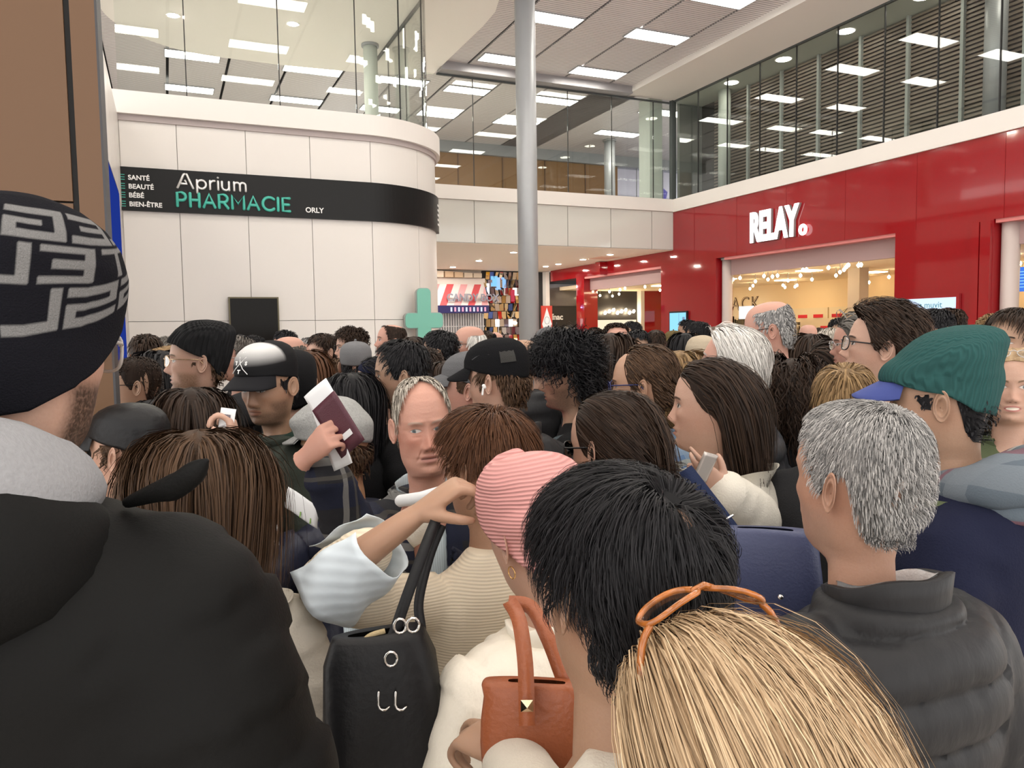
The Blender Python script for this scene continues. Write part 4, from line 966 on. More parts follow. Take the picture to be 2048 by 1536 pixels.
def hair(n=2500, L=.05, line=None, flow='radial', whorl=(0, -.045, .112), part=0.0, thick=.010, lift=.25, grav=.3, curl=0.0, cfreq=7, width=.0022, steps=6, long=None, seed=1,
         jit=.25, stiff=.55, vol=0.0, shell=True, bald=None, lvar=.35, front=None, wind=0.0, noise=.003, taper=.35, amin=72, clump=.0, swirl=0.0, shn=60, fade=1.0, hole=0.0, pb=.35, endin=0.0):
    r = np.random.default_rng(seed); VV, QQ, RN, SU, o = [], [], [], [], 0
    n = int(n*.68); width = width*1.15; steps = max(4, int(steps*.8))
    whorl = np.array(whorl)
    def keep(a, z, m=0.0):
        k = z > hairline(a, line)+m
        if hole: k &= np.linalg.norm(head_point(a, z)-head_point(np.array([math.atan2(whorl[0], whorl[1]+.008)]), np.array([whorl[2]])), axis=-1) > hole
        if bald is not None:      # bald crown: no hair above a height (front, back)
            d = np.abs(np.degrees((a+math.pi) % (2*math.pi)-math.pi)); k &= z < np.interp(d, [b_[0] for b_ in bald], [b_[1] for b_ in bald])
        return k
    if shell:
        zs = np.concatenate([np.linspace(.1182, .1, 6), np.linspace(.095, -.092, 24)]); na = shn; a = np.arange(na)*2*math.pi/na
        if long: zs = np.concatenate([zs[zs > -.03], np.linspace(-.03, -long, 16)])
        A, Z = np.meshgrid(a, zs); A0 = A.ravel(); Z0 = Z.ravel(); d = np.abs(np.degrees((A0+math.pi) % (2*math.pi)-math.pi))
        hl = hairline(A0, line); zd = sstep(-.001, .028, Z0-hl)
        if bald is not None: hb_ = np.interp(d, [b_[0] for b_ in bald], [b_[1] for b_ in bald]); zd = zd*sstep(-.001, .02, hb_-Z0)
        th = (thick*.45+vol*.55*sstep(-.09, .05, Z0))*(.10+.90*zd); dn = (d > amin) & (Z0 < -.02) if long else np.zeros(len(Z0), bool)
        ZZ = np.where(dn, np.maximum(Z0, -.03), np.maximum(Z0, hl))
        if bald is not None: ZZ = np.where(dn, ZZ, np.maximum(np.minimum(ZZ, hb_), np.minimum(hl, hb_)))
        th = np.where(dn, thick*.45+vol*.3, th)
        P = head_point(A0, ZZ, np.maximum(th, .0012))
        if long:
            P[:, 2] = np.where(dn & (Z0 < -.03), Z0+(P[:, 2]-ZZ), P[:, 2]); t = np.clip((-.03-Z0)/(long-.03), 0, 1)*dn
            P[:, 0] *= 1+.10*t; P[:, 1] -= .02*t*(d > 90)
        kp = np.ones(len(Z0), bool)
        if bald is not None: kp &= (hb_ > hl+.002)
        if hole: kp &= keep(A0, Z0) | (Z0 < .03)
        P += nrm(P-EC)*(noise*wav(np.stack([np.cos(A0)*.3, np.sin(A0)*.3, Z0*(.35 if long else 1)], -1), seed, 42)+noise*.6*wav(np.stack([np.cos(A0), np.sin(A0), Z0*.4], -1), seed+1, 30))[:, None]
        if wind: P[:, 0] += wind*np.clip(-Z0, 0, 1)
        F = grid_faces(len(zs), na); F = F[kp[F].sum(1) >= 3]
        VV.append(P); QQ.append(F[:, ::-1]+0); RN.append(.18+.25*(wav(np.stack([np.cos(A0), np.sin(A0), Z0*.5], -1), seed+2, 25)+.5)); o += len(P)
        SU.append((P[:, 1]*800 if flow == 'part' else P[:, 0]*800 if flow == 'back' else np.abs(np.arctan2(P[:, 0]-whorl[0], P[:, 1]-whorl[1]))*70)*np.where(Z0 > .02, 1, 0)+np.where(Z0 > .02, 0, np.abs((A0+math.pi) % (2*math.pi)-math.pi)*90))
    if n:
        m = int(n*3.6); u = r.uniform(0, 1, m); a = r.uniform(-math.pi, math.pi, m); zc = r.uniform(-.09, .1182, m)
        z = np.where(r.uniform(size=m) < .42, .1182-.05*u**1.8, zc)
        kp = keep(a, z); a, z = a[kp][:n], z[kp][:n]; n = len(a)
        P0 = head_point(a, z, np.full(n, .001)); Nn = snorm(P0)
        Ls = L*(1-lvar*r.uniform(size=n)); 
        if fade != 1.0: Ls = Ls*np.interp(z, [-.08, 0, .07], [fade*.6, fade, 1.0])
        if front: Ls = np.where(P0[:, 1] > .03, Ls*front, Ls)
        offs = thick*r.uniform(.55, 1.25, n)+vol*r.uniform(.3, 1.0, n)*sstep(-.09, .05, z)
        rv = r.normal(size=(n, 3))*jit
        if clump:
            cl = np.stack([wav(P0, seed+31, 60), wav(P0, seed+32, 60), wav(P0, seed+33, 60)], -1); rv = rv*.5+cl*clump
        def fl(p):
            if flow == 'radial': return nrm(p-whorl+np.array([0, 0, -.01]))
            if flow == 'back': return nrm(np.tile([0, -1, -.25], (len(p), 1))+np.stack([p[:, 0]*3, 0*p[:, 0], -np.abs(p[:, 0])*5], -1))
            if flow == 'part': return nrm(np.stack([np.sign(p[:, 0]-part)*np.interp(np.abs(p[:, 0]), [0, .07], [1.0, .15])*np.interp(p[:, 1], [-.07, .01], [.08, 1.0]), np.full(len(p), -.35)-pb*(p[:, 1] > .0), np.full(len(p), -.35)], -1))
            if flow == 'fwd': return nrm(np.tile([.25, 1, -.2], (len(p), 1)))
            if flow == 'side': return nrm(np.tile([1, .25, -.25], (len(p), 1)))
        def tang(v, p):
            nn = snorm(p); return v-nn*(v*nn).sum(1, keepdims=True)*.85
        p = P0; P = [p]; dv = nrm(Nn*lift+tang(fl(p), p)+rv)
        for i in range(steps):
            f = tang(fl(p), p)
            if swirl: nn = snorm(p); f = f+swirl*np.cross(nn, f)
            dv = nrm(dv*stiff+f*(1-stiff)+np.array([0, 0, -1.0])*grav*(i+1)/steps+rv*.25); p = p+dv*(Ls/steps)[:, None]
            g_ = 1.0 if not long else .8
            p = pushout(p, offs*min(1, (i+1)/2.0)*g_)
            if endin and i > steps*.5: p = p-snorm(p)*endin*(i-steps*.5)/steps
            P.append(p)
            if long: dv[:, :2] *= np.where(p[:, 2:3] < .03, .45, 1.0)
            if long: dv[:, 2] = np.where(p[:, 2] < .02, -np.abs(dv[:, 2])-.5, dv[:, 2]); dv = nrm(dv)
        P = np.stack(P, 1); t = np.linspace(0, 1, steps+1)
        T = nrm(np.gradient(P, axis=1)); NN = snorm(P); Sd = nrm(np.cross(T, NN))
        if curl:
            ph = r.uniform(0, 6.3, (n, 1)); w_ = cfreq*r.uniform(.7, 1.3, (n, 1)); am = curl*r.uniform(.5, 1.3, (n, 1))*np.minimum(1, t*3)
            P = P+Sd*(am*np.cos(w_*t*6.3+ph))[..., None]+NN*(am*np.sin(w_*t*6.3+ph))[..., None]
        if wind: P[..., 0] += wind*np.clip(-P[..., 2], 0, 1)
        wd = width*np.interp(t, [0, .3, 1], [.8, 1, taper])[None, :, None]*r.uniform(.6, 1.3, (n, 1, 1))
        wd = wd*r.choice([-1, 1], (n, 1, 1)); tw = NN*wd*r.uniform(-.5, .5, (n, 1, 1))
        V = np.stack([P-Sd*wd-tw, P+Sd*wd+tw], 2).reshape(-1, 3); k = steps+1
        b0 = (np.arange(n)*k*2)[:, None, None]; j = (np.arange(steps)*2)[None, :, None]
        F = (b0+j+np.array([0, 1, 3, 2])).reshape(-1, 4)
        VV.append(V); QQ.append(F+o); RN.append(np.repeat(np.clip(r.normal(.5, .28, n), 0, 1), k*2)); SU.append(np.repeat(r.uniform(0, 500, n), k*2))
    V = np.vstack(VV); 
    return V, [np.vstack(QQ)], np.stack([np.concatenate(RN), np.concatenate(SU)])
def hair_mesh(m, **kw):
    V, Q, rn = hair(**kw); return mesh_np('hair', V, Q, m, True, {'rnd': rn[0], 'su': rn[1]})
# ---- hats and glasses, in head coordinates
def dome(line, thick, top=.0, na=96, nz=34, bulge=None, zmin=-.07, close=.006):
    """cap shell following the skull down to line(a): rows of a grid, last rows folded in for an edge"""
    a = np.arange(na)*2*math.pi/na; zl = hairline(a, line); V = []
    for i in range(nz):
        t = i/(nz-1); z = .1182+(zl-.1182)*(t**1.6 if t < 1 else 1); th = thick+top*sstep(0, .12, z)
        P = head_point(a, z, np.full(na, 1.0)*th); V.append(P)
    V.append(head_point(a, zl+.001, np.full(na, max(.001, thick-close))))
    V.append(head_point(a, zl+.02, np.full(na, .001)))
    return np.array(V), a
def glasses(style, frame, lens=None, w=.0255, h=.0195, r=.0013, dy=.0, dz=.0, temples=True):
    fr = MB(); out = []
    for s in (-1, 1):
        P = []
        for t in np.linspace(0, 2*math.pi, 25):
            e = .72 if style == 'square' else 1.0
            c, q = math.cos(t), math.sin(t); x = s*.0345+w*math.copysign(abs(c)**e, c); z = .0+h*math.copysign(abs(q)**e, q)
            P.append((x, .1105-9.0*(x*x)*.6+dy, z+dz))
        fr.tube(P, r, 6); out.append(P[:-1])
        if temples: fr.tube(cubic([(s*.061, .088+dy, .008+dz), (s*.073, .07+dy, .009+dz), (s*.0815, .02, .010+dz*.7), (s*.082, -.006, .008+dz*.5), (s*.081, -.025, -.014)], 14), r*1.15, 6)
    fr.tube([(-.0105, .1105+dy, .006+dz), (0, .1145+dy, .009+dz), (.0105, .1105+dy, .006+dz)], r, 6)
    return fr, out
# ---- assembling a person
def rotm(yaw, pitch, roll):
    return np.array((Matrix.Rotation(yaw, 3, 'Z') @ Matrix.Rotation(pitch, 3, 'X') @ Matrix.Rotation(roll, 3, 'Y')))
SKINS = dict(fair=(.47, .29, .215), pink=(.50, .275, .21), tan=(.36, .215, .14), olive=(.40, .25, .17), brown=(.22, .12, .07), dark=(.085, .045, .03))
FAB = {}
def fabric(name, col, rough=.9, bump=(220, .25), sheen=.0, noise=(9, .10)):
    return mat('fabric_'+name, col, rough, bump=bump, noise=noise, sheen=sheen, spec=.12)
TROUSERS = [fabric('jeans', (.05, .07, .13)), fabric('black_trousers', (.012, .012, .014)), fabric('grey_trousers', (.08, .08, .085))]
PEOPLE = []
NP = [0]
def person(label, px, py, d, th, bth=None, pitch=0.0, roll=0.0, s=1.0, skin='fair', hairs=None, top=('jacket', None), face={}, res=None, fm={}, arms=None, hands=None, gar=None, sx=1.0, collar=None, age=0.0, kscale=1.0, hy=.04, trous=None, group=None, opn=None, ears=True):
    i = NP[0]; NP[0] += 1
    if hairs and hairs[0].get('long'): ears = False
    if res is None: res = 0 if d > 3.3 else 1
    C = place(px, py, d); az = math.atan2(C[0], C[1]); bth = th if bth is None else bth
    hb = az+math.radians(bth); rz = -hb; zc = C[2]
    fwd = np.array([math.sin(hb), math.cos(hb)]); k = (zc-.160*s)/1.505*kscale
    loc = (C[0]-fwd[0]*hy, C[1]-fwd[1]*hy, 0)
    R = rotm(-math.radians(th-bth), math.radians(pitch), math.radians(roll))
    na, nz = ((36, 42), (64, 66), (112, 120))[res]
    hv, hq, na, nz = head_mesh(na, nz, female=face.get('female', False), nose=face.get('nose', 1.0), jaw=face.get('jaw', 1.0), age=age, chin=face.get('chin', 1.0))
    def conv(v):
        if v[0] == 'px':
            c_, s_ = math.cos(rz), math.sin(rz); dd = place(*v[1:])-np.array(loc); return np.array([dd[0]*c_+dd[1]*s_, -dd[0]*s_+dd[1]*c_, dd[2]])/k
        return np.array(v, float)
    if arms: arms = tuple((conv(e_), conv(w_)) for e_, w_ in arms)
    S = np.array([s*sx, s, s]); piv = np.array([0, -.015, -.11])
    def tf(V, w=None):
        P = (V-piv)@R.T+piv
        if w is not None: P = V*(1-w[:, None])+P*w[:, None]
        return P*S+np.array([0, hy, zc])
    w = sstep(-.205, -.115, hv[:, 2]); hv2 = tf(hv, w)
    # torso core below the neck, same ring layout
    a = az_grid(na); rings = []
    for z, ww, f_, b_ in ((1.40, .15, .07, .09), (1.33, .16, .10, .10), (1.2, .155, .10, .095), (1.05, .145, .095, .09), (.92, .15, .095, .10), (.86, .13, .08, .09), (.84, .02, .02, .02)):
        rings.append(np.stack([ww*k*np.sin(a), np.where(np.cos(a) > 0, f_, b_)*k*np.cos(a), np.full(na, z*k)], -1))
    V = np.vstack([hv2]+rings); Q = grid_faces(nz+len(rings), na); hc = np.vstack([hv, np.tile([0, -1, -1], (len(rings)*na, 1))])
    Qs = [Q]; 
    for sd in ((1, -1) if ears else ()):
        ev, eq = ear_mesh(sd, 12 if res == 0 else 20); Qs.append(eq+len(V)); V = np.vstack([V, tf(ev)]); hc = np.vstack([hc, np.tile([.075, -.05, .02], (len(ev), 1))])
    if hands is None:
        ar = arms or (((.245, -.03, 1.14), (.235, .10, .92)), ((-.245, -.03, 1.14), (-.235, .10, .92)))
        hands = [dict(o=np.array(ar[q][1])*k, f=np.array(ar[q][1])-np.array(ar[q][0]), p=(-.8 if q == 0 else .8, -.3, -.1), sd=(-1, 1)[q]) for q in (0, 1)]
    for qi, h in enumerate(hands):
        if h is None: continue
        h = dict(h); h.setdefault('sd', (-1, 1)[qi]); h.setdefault('p', (-.8 if qi == 0 else .8, -.3, -.1))
        if 'o' not in h and 'px' not in h: h['o'] = arms[qi][1]*k
        if 'px' in h: h['o'] = conv(('px', *h['px']))*k
        if 'f' not in h: h['f'] = arms[qi][1]-arms[qi][0]
        for q_ in ('f', 'p'):
            if isinstance(h[q_], tuple) and h[q_][0] == 'cam':      # direction given as (right, up, towards the camera) of the view
                dv = _R*h[q_][1]+_U*h[q_][2]-_f*h[q_][3]; c_, s_ = math.cos(rz), math.sin(rz); h[q_] = np.array([dv[0]*c_+dv[1]*s_, -dv[0]*s_+dv[1]*c_, dv[2]])
        key = (h.get('sd', 1), tuple(h.get('curl', (.35, .4, .45, .5))), tuple(h.get('thumb', (.3, .3))), h.get('vox', .016), h.get('fore', .04), tuple(h.get('bend', (1.0, 1.15, .8))))
        if key not in HAND_CACHE: HAND_CACHE[key] = hand_np(key[1], key[2], key[3], key[0], fore=key[4], bend=key[5])
        Vh, Fh = HAND_CACHE[key]; Vh = orient(Vh*h.get('sc', .96), h['o'], h['f'], h['p'])
        if h.get('mirror'): pass
        Qs.append(Fh+len(V)); V = np.vstack([V, Vh]); hc = np.vstack([hc, np.tile([0, -1, -1], (len(Vh), 1))])
    sk = SKINS[skin] if isinstance(skin, str) else skin
    if 'mat' in fm: m = fm['mat']
    else: m = skin_mat('skin_%d' % i, sk, **fm)
    me = mesh_np('person', V, Qs, m, True, {'hc': hc})
    root = add('person', me, None, None, loc, (0, 0, rz)); tag(root, label, 'person', group)
    HM = Matrix.Translation((0, hy, zc)) @ Matrix.Diagonal((*S, 1)) @ Matrix.Translation(Vector(piv)) @ Matrix(R.tolist()).to_4x4() @ Matrix.Translation(-Vector(piv))
    P = dict(root=root, HM=HM, k=k, zc=zc, hy=hy, rz=rz, loc=np.array(loc), R=R, s=s, tf=tf)
    PEOPLE.append((label, loc, k, d, zc))
    if hairs:
        kw, hm = hairs; kw = dict(kw)
        if d > 1.9: kw['n'] = int(kw['n']*(.55 if d < 3.4 else .75)); kw['width'] = kw['width']*1.25
        ho = add('hair', hair_mesh(hm, seed=i+3, **kw), None, root); ho.matrix_local = HM
    if gar is not None or top[0]:
        if gar is not None:
            gv, gf = garment(k=k, arms=arms, seed=i*3+1, **gar)
        else:
            gv, gf = shared_garment(top[0])
        if opn:       # open front: a wedge of the front is left out and the cloth gets a thickness
            wt, wb, z0, ox = opn; c_ = gv[gf].mean(1)/k; wd = wb+(wt-wb)*np.clip((c_[:, 2]-z0)/(1.48-z0), 0, 1)
            gf = gf[~((c_[:, 1] > .01) & (np.abs(c_[:, 0]-ox) < wd) & (c_[:, 2] > z0))]
        if gar is None:
            key = (top[0], top[1].name)
            if key not in GC: GC[key] = mesh_np('jacket', gv, gf, top[1])
            jo = add('jacket', GC[key], None, root); jo.scale = (k, k, k)
        else: jo = add(top[2] if len(top) > 2 else 'jacket', mesh_np('jacket', gv, gf, top[1]), None, root)
        P['jacket'] = jo; P['gv'] = gv; P['gf'] = gf
        if opn: md = jo.modifiers.new('cloth', 'SOLIDIFY'); md.thickness = .009; md.offset = -1
    key = 'leg%d' % (i % 3)
    if key not in SHOE_ME:
        SHOE_ME[key] = mesh_np('trousers', LEGV, [np.array([q for q in LEGQ if len(q) == 4]), ], TROUSERS[i % 3]); SHOE_ME['shoe'] = mesh_np('shoe', SHV, [np.array([q for q in SHQ if len(q) == 4])], BLACK)
    o = add('trousers', SHOE_ME[key], None, root); o.scale = (k, k, k)
    for sd in (1, -1):
        o = add('shoe', SHOE_ME['shoe'], None, root, (.105*sd*k, -.01, 0)); o.scale = (k, k, k)
    return P
def on_head(P, name, me, sub=None):
    o = add(name, me, None, sub or P['root']); o.matrix_local = P['HM'] if sub is None else Matrix()
    return o
def to_world(P, q):
    c, s_ = math.cos(P['rz']), math.sin(P['rz']); q = np.asarray(q); return np.array([P['loc'][0]+q[0]*c-q[1]*s_, P['loc'][1]+q[0]*s_+q[1]*c, q[2]])
def to_local(P, w):
    c, s_ = math.cos(P['rz']), math.sin(P['rz']); d = np.asarray(w)-P['loc']; return np.array([d[0]*c+d[1]*s_, -d[0]*s_+d[1]*c, d[2]])

def add_glasses(P, style='square', frame=None, lens=None, **kw):
    fr, rims = glasses(style, frame, **kw); g = on_head(P, 'glasses', fr.mesh('glasses', frame, True))
    if lens:
        for r_ in rims:
            n = len(r_); c = np.mean(r_, axis=0); V = np.vstack([np.array(r_), c]); Q = np.array([(k, (k+1) % n, n) for k in range(n)])
            V = np.vstack([V, V-np.array([0, .0015, 0])]); Q = np.vstack([Q, Q[:, ::-1]+n+1])
            on_head(P, 'lens', mesh_np('lens', V, Q, lens), g)
    return g
def glasses_up(P, style, frame, lens, ang=60, dz=.012, **kw):
    g = add_glasses(P, style, frame, lens, **kw); c = Vector((0, -.01, .012))
    g.matrix_local = P['HM'] @ Matrix.Translation(Vector((0, 0, dz))) @ Matrix.Translation(c) @ Matrix.Rotation(math.radians(ang), 4, 'X') @ Matrix.Translation(-c); return g
def add_collar(P, m, h=.05, r=.085, th=.012, name='collar', tilt=.02, open_=.0, y=-.022, drop=0.0, flare=.006, wob=.003):
    """standing collar ring round the neck; open_ leaves a gap in front (radians)"""
    k = P['k']; n = 44; a = np.linspace(open_, 2*math.pi-open_, n); V = []
    prof = [(0, 0), (.35, -.001), (.8, .001), (1.0, .004), (1.02, .004+th*.5), (1.0, th), (.6, th+.002), (.2, th+.004), (0, th+.010)]
    for t, o in prof:
        z = 1.478-drop+h*t+tilt*(-np.cos(a))*(.4+.6*t); rr = r+o-th+flare*t
        V.append(np.stack([rr*np.sin(a), y+rr*.92*np.cos(a), z+wob*np.sin(a*5+1)*t], -1)*k)
    V = np.array(V); m_ = len(prof); V = V.reshape(-1, 3)
    return add(name, mesh_np(name, V, grid_faces(m_, n, open_ < .01), m), None, P['root'])
def add_hood(P, m, size=1.0, name='hood', drop=0.0, seed=3):
    """hood lying on the back and round the neck: thick roll, low in front"""
    k = P['k']; n = 40; m_ = 14; a = np.arange(n)*2*math.pi/n; q = np.arange(m_)*2*math.pi/m_; A, Qd = np.meshgrid(a, q, indexing='ij')
    back = .5-.5*np.cos(A)                     # 0 front, 1 back
    R_ = .085+.022*back; r1 = (.022+.028*back)*size; r2 = (.026+.030*back)*size
    x = (R_+r1*np.cos(Qd))*np.sin(A); y = -.03+(R_+r1*np.cos(Qd))*np.cos(A)-.02*back; z = 1.468-drop+.035*back-.03*(1-back)+r2*np.sin(Qd)-.035*back*np.maximum(0, np.cos(Qd))
    V = np.stack([x, y, z], -1).reshape(-1, 3); V += .004*wav(V, seed, 40)[:, None]*np.array([.5, .5, 1]); V *= k
    k_ = np.arange(n)[:, None]*m_; k2 = ((np.arange(n)+1) % n)[:, None]*m_; j = np.arange(m_)[None]; j2 = (j+1) % m_
    F = np.stack([k_+j, k2+j, k2+j2, k_+j2], -1).reshape(-1, 4)
    return add(name, mesh_np(name, V, F, m), None, P['root'])
# ================================================================== THE QUEUE
HK = hair_mat('hair_black', (.004, .004, .005), (.020, .019, .021)); HDB = hair_mat('hair_dark_brown', (.012, .007, .005), (.048, .028, .018)); HB = hair_mat('hair_brown', (.030, .016, .009), (.10, .055, .030))
HAU = hair_mat('hair_auburn', (.038, .014, .006), (.12, .052, .024)); HBL = hair_mat('hair_blonde', (.27, .17, .09), (.66, .49, .31)); HDBL = hair_mat('hair_dark_blonde', (.12, .07, .03), (.36, .23, .11))
HG = hair_mat('hair_grey', (.10, .10, .10), (.50, .48, .46)); HW = hair_mat('hair_white', (.42, .40, .37), (.80, .77, .73)); HSA = hair_mat('hair_sandy', (.28, .245, .20), (.60, .55, .48)); HGB = hair_mat('hair_grey_brown', (.05, .045, .04), (.20, .18, .16))
KBLK = fabric('black', (.014, .014, .015)); KCH = fabric('charcoal', (.030, .030, .032)); KNAVY = fabric('navy', (.012, .014, .032)); KGRN = fabric('parka_green', (.045, .052, .042)); KGREY = fabric('grey', (.12, .12, .125)); KTAN = fabric('tan', (.30, .20, .12))
KOLIVE = fabric('olive', (.09, .11, .06)); KBLUE = fabric('blue', (.06, .10, .2)); KPINK = fabric('magenta', (.45, .02, .12)); KWHITE = fabric('offwhite', (.62, .57, .49)); KRED = fabric('dark_red', (.2, .02, .02)); KBEIGE = fabric('beige', (.42, .35, .26)); KTEAL = fabric('teal_green', (.018, .055, .055)); KHOOD = fabric('heather_grey', (.27, .27, .28), noise=(220, .14))
SHELLW = mat('white_down_shell', (.80, .74, .63), .42, bump=(45, .35, (1, 1, .4)), spec=.4); SHELLB = mat('black_down_shell', (.020, .020, .0215), .5, bump=(40, .25, (1, 1, .4)), spec=.25); SHELLN = mat('navy_down_shell', (.010, .012, .028), .45, bump=(40, .25), spec=.4)
def stripes_mat(name, col, pitch, axis=2, depth=.5, rough=.85, lo=.86):
    """knitted ribs"""
    m = mat(name, col, rough, spec=.25); nt = m.node_tree; b = nt.nodes['Principled BSDF']; L = nt.links.new
    tc = nt.nodes.new('ShaderNodeTexCoord'); sp = nt.nodes.new('ShaderNodeSeparateXYZ'); L(tc.outputs['Object'], sp.inputs[0])
    nz = nt.nodes.new('ShaderNodeTexNoise'); nz.inputs['Scale'].default_value = 6; L(tc.outputs['Object'], nz.inputs['Vector'])
    ad = nt.nodes.new('ShaderNodeMath'); ad.operation = 'MULTIPLY_ADD'; ad.inputs[1].default_value = .02; L(nz.outputs[0], ad.inputs[0]); L(sp.outputs[axis], ad.inputs[2])
    mu = nt.nodes.new('ShaderNodeMath'); mu.operation = 'MULTIPLY'; mu.inputs[1].default_value = 6.283/pitch; L(ad.outputs[0], mu.inputs[0])
    si = nt.nodes.new('ShaderNodeMath'); si.operation = 'SINE'; L(mu.outputs[0], si.inputs[0])
    mx = nt.nodes.new('ShaderNodeMix'); mx.data_type = 'RGBA'; mx.inputs[6].default_value = (*[c*lo for c in col], 1); mx.inputs[7].default_value = (*[min(1, c*1.08) for c in col], 1)
    mr = nt.nodes.new('ShaderNodeMapRange'); mr.inputs[1].default_value = -1; L(si.outputs[0], mr.inputs[0]); L(mr.outputs[0], mx.inputs[0]); L(mx.outputs[2], b.inputs['Base Color'])
    bp = nt.nodes.new('ShaderNodeBump'); bp.inputs['Strength'].default_value = depth; bp.inputs['Distance'].default_value = .004; L(si.outputs[0], bp.inputs['Height']); L(bp.outputs[0], b.inputs['Normal'])
    return m
def plaid_mat(name, base, bands, rough=.85):
    """woven check: bands = [(pitch, phase, width share, colour, strength)] drawn along x+y and along z"""
    m = mat(name, base, rough, spec=.25); nt = m.node_tree; b = nt.nodes['Principled BSDF']; L = nt.links.new
    tc = nt.nodes.new('ShaderNodeTexCoord'); sp = nt.nodes.new('ShaderNodeSeparateXYZ'); L(tc.outputs['Object'], sp.inputs[0])
    nz = nt.nodes.new('ShaderNodeTexNoise'); nz.inputs['Scale'].default_value = 5; L(tc.outputs['Object'], nz.inputs['Vector'])
    col = None
    def M(op, a, c=None):
        n = nt.nodes.new('ShaderNodeMath'); n.operation = op
        for i, v in enumerate((a, c)):
            if v is None: continue
            if isinstance(v, (int, float)): n.inputs[i].default_value = v
            else: L(v, n.inputs[i])
        return n.outputs[0]
    u = M('ADD', M('ADD', sp.outputs[0], M('MULTIPLY', sp.outputs[1], .55)), M('MULTIPLY', nz.outputs[0], .05)); w = M('ADD', sp.outputs[2], M('MULTIPLY', nz.outputs[0], .05))
    for pt, ph, sh, c, st in bands:
        for co in (u, w):
            fr = M('FRACT', M('ADD', M('DIVIDE', co, pt), ph)); k = M('MULTIPLY', M('LESS_THAN', fr, sh), st)
            mx = nt.nodes.new('ShaderNodeMix'); mx.data_type = 'RGBA'; L(k, mx.inputs[0]); mx.inputs[7].default_value = (*c, 1)
            if col is None: mx.inputs[6].default_value = (*base, 1)
            else: L(col, mx.inputs[6])
            col = mx.outputs[2]
    L(col, b.inputs['Base Color'])
    n2 = nt.nodes.new('ShaderNodeTexNoise'); n2.inputs['Scale'].default_value = 300; L(tc.outputs['Object'], n2.inputs['Vector'])
    bp = nt.nodes.new('ShaderNodeBump'); bp.inputs['Strength'].default_value = .3; bp.inputs['Distance'].default_value = .003; L(n2.outputs[0], bp.inputs['Height']); L(bp.outputs[0], b.inputs['Normal'])
    return m
PL_DARK = plaid_mat('dark_check_wool', (.016, .016, .019), [(.17, .0, .34, (.010, .013, .030), .8), (.17, .45, .09, (.20, .195, .185), .62), (.17, .62, .05, (.07, .065, .055), .6)])
PL_BLUE = plaid_mat('blue_check_cotton', (.10, .17, .30), [(.075, .0, .45, (.20, .27, .36), .7), (.075, .55, .07, (.62, .60, .50), .8), (.15, .2, .12, (.40, .38, .25), .5)])
PL_SCARF = plaid_mat('grey_check_scarf', (.10, .125, .15), [(.13, .0, .35, (.16, .185, .21), .8), (.13, .5, .12, (.17, .06, .08), .7), (.26, .8, .05, (.45, .42, .38), .7)])
SWEAT = stripes_mat('beige_ribbed_knit', (.72, .63, .49), .0062, 2, .22, lo=.92); PINKRIB = stripes_mat('pink_ribbed_knit', (.66, .32, .30), .0068, 2, .5, lo=.80); GRNKNIT = stripes_mat('green_knit', (.020, .075, .072), .0045, 0, .4); BLKRIB = stripes_mat('black_ribbed_knit', (.010, .010, .011), .012, 0, .8); CHUNKY = stripes_mat('oatmeal_knit', (.42, .38, .32), .018, 2, .9)
LENS = glass_mat('spectacle_lens', (.93, .94, .94), .9); LENSD = glass_mat('sunglass_lens', (.10, .10, .10), 1.0)
FBLK = mat('frame_black', (.01, .01, .011), .25); FBLU = mat('frame_blue', (.02, .025, .10), .25); FGOLD = mat('frame_gold', (.62, .45, .28), .25, .9); FCLR = mat('frame_clear', (.62, .58, .54), .15, trans=.5); FSIL = mat('frame_silver', (.5, .5, .5), .25, .9); FTORT = mat('frame_tortoise', (.32, .10, .018), .15, noise=(60, .85), coat=.5)

# hair styles
def short(n=4500, L=.045, **k): return dict(dict(n=n, L=L, fade=.45, width=.0013, jit=.13, lift=.15), **k)
RECEDE = [(0, .100), (20, .102), (32, .092), (45, .098), (58, .070), (68, .03), (76, -.006), (84, -.012), (90, .022), (104, .022), (112, -.02), (125, -.062), (145, -.082), (180, -.088)]
BALDTOP = [(0, .2), (50, .2), (60, .055), (68, .028), (76, -.006), (84, -.012), (90, .022), (104, .022), (112, -.02), (125, -.062), (180, -.088)]
def fringe(top=.085, **k): return dict(dict(n=2600, L=.022, width=.0012, jit=.12, bald=[(0, top-.02), (90, top-.01), (180, top+.01)], line=BALDTOP, thick=.004), **k)
def longh(n=3500, ln=.26, **k): return dict(dict(n=n, L=ln+.13, width=.0016, jit=.10, flow='part', grav=.5, long=ln, steps=10, thick=.013), **k)
def hatted(n=1800, L=.025, z=.03, **k): return dict(dict(n=n, L=L*.75, width=.0014, jit=.08, lift=.02, thick=.003, bald=[(0, -.5), (60, -.5), (64, z), (100, z), (180, z-.03)], grav=.3), **k)
def far(n=900, L=.035, **k): return dict(dict(n=n, L=L, fade=.45, width=.0028, jit=.14, lift=.15, steps=4, shn=38), **k)
def farlong(n=700, ln=.24, **k): return dict(dict(n=n, L=ln+.12, width=.0032, jit=.10, flow='part', grav=.5, long=ln, steps=7, thick=.014, shn=38), **k)

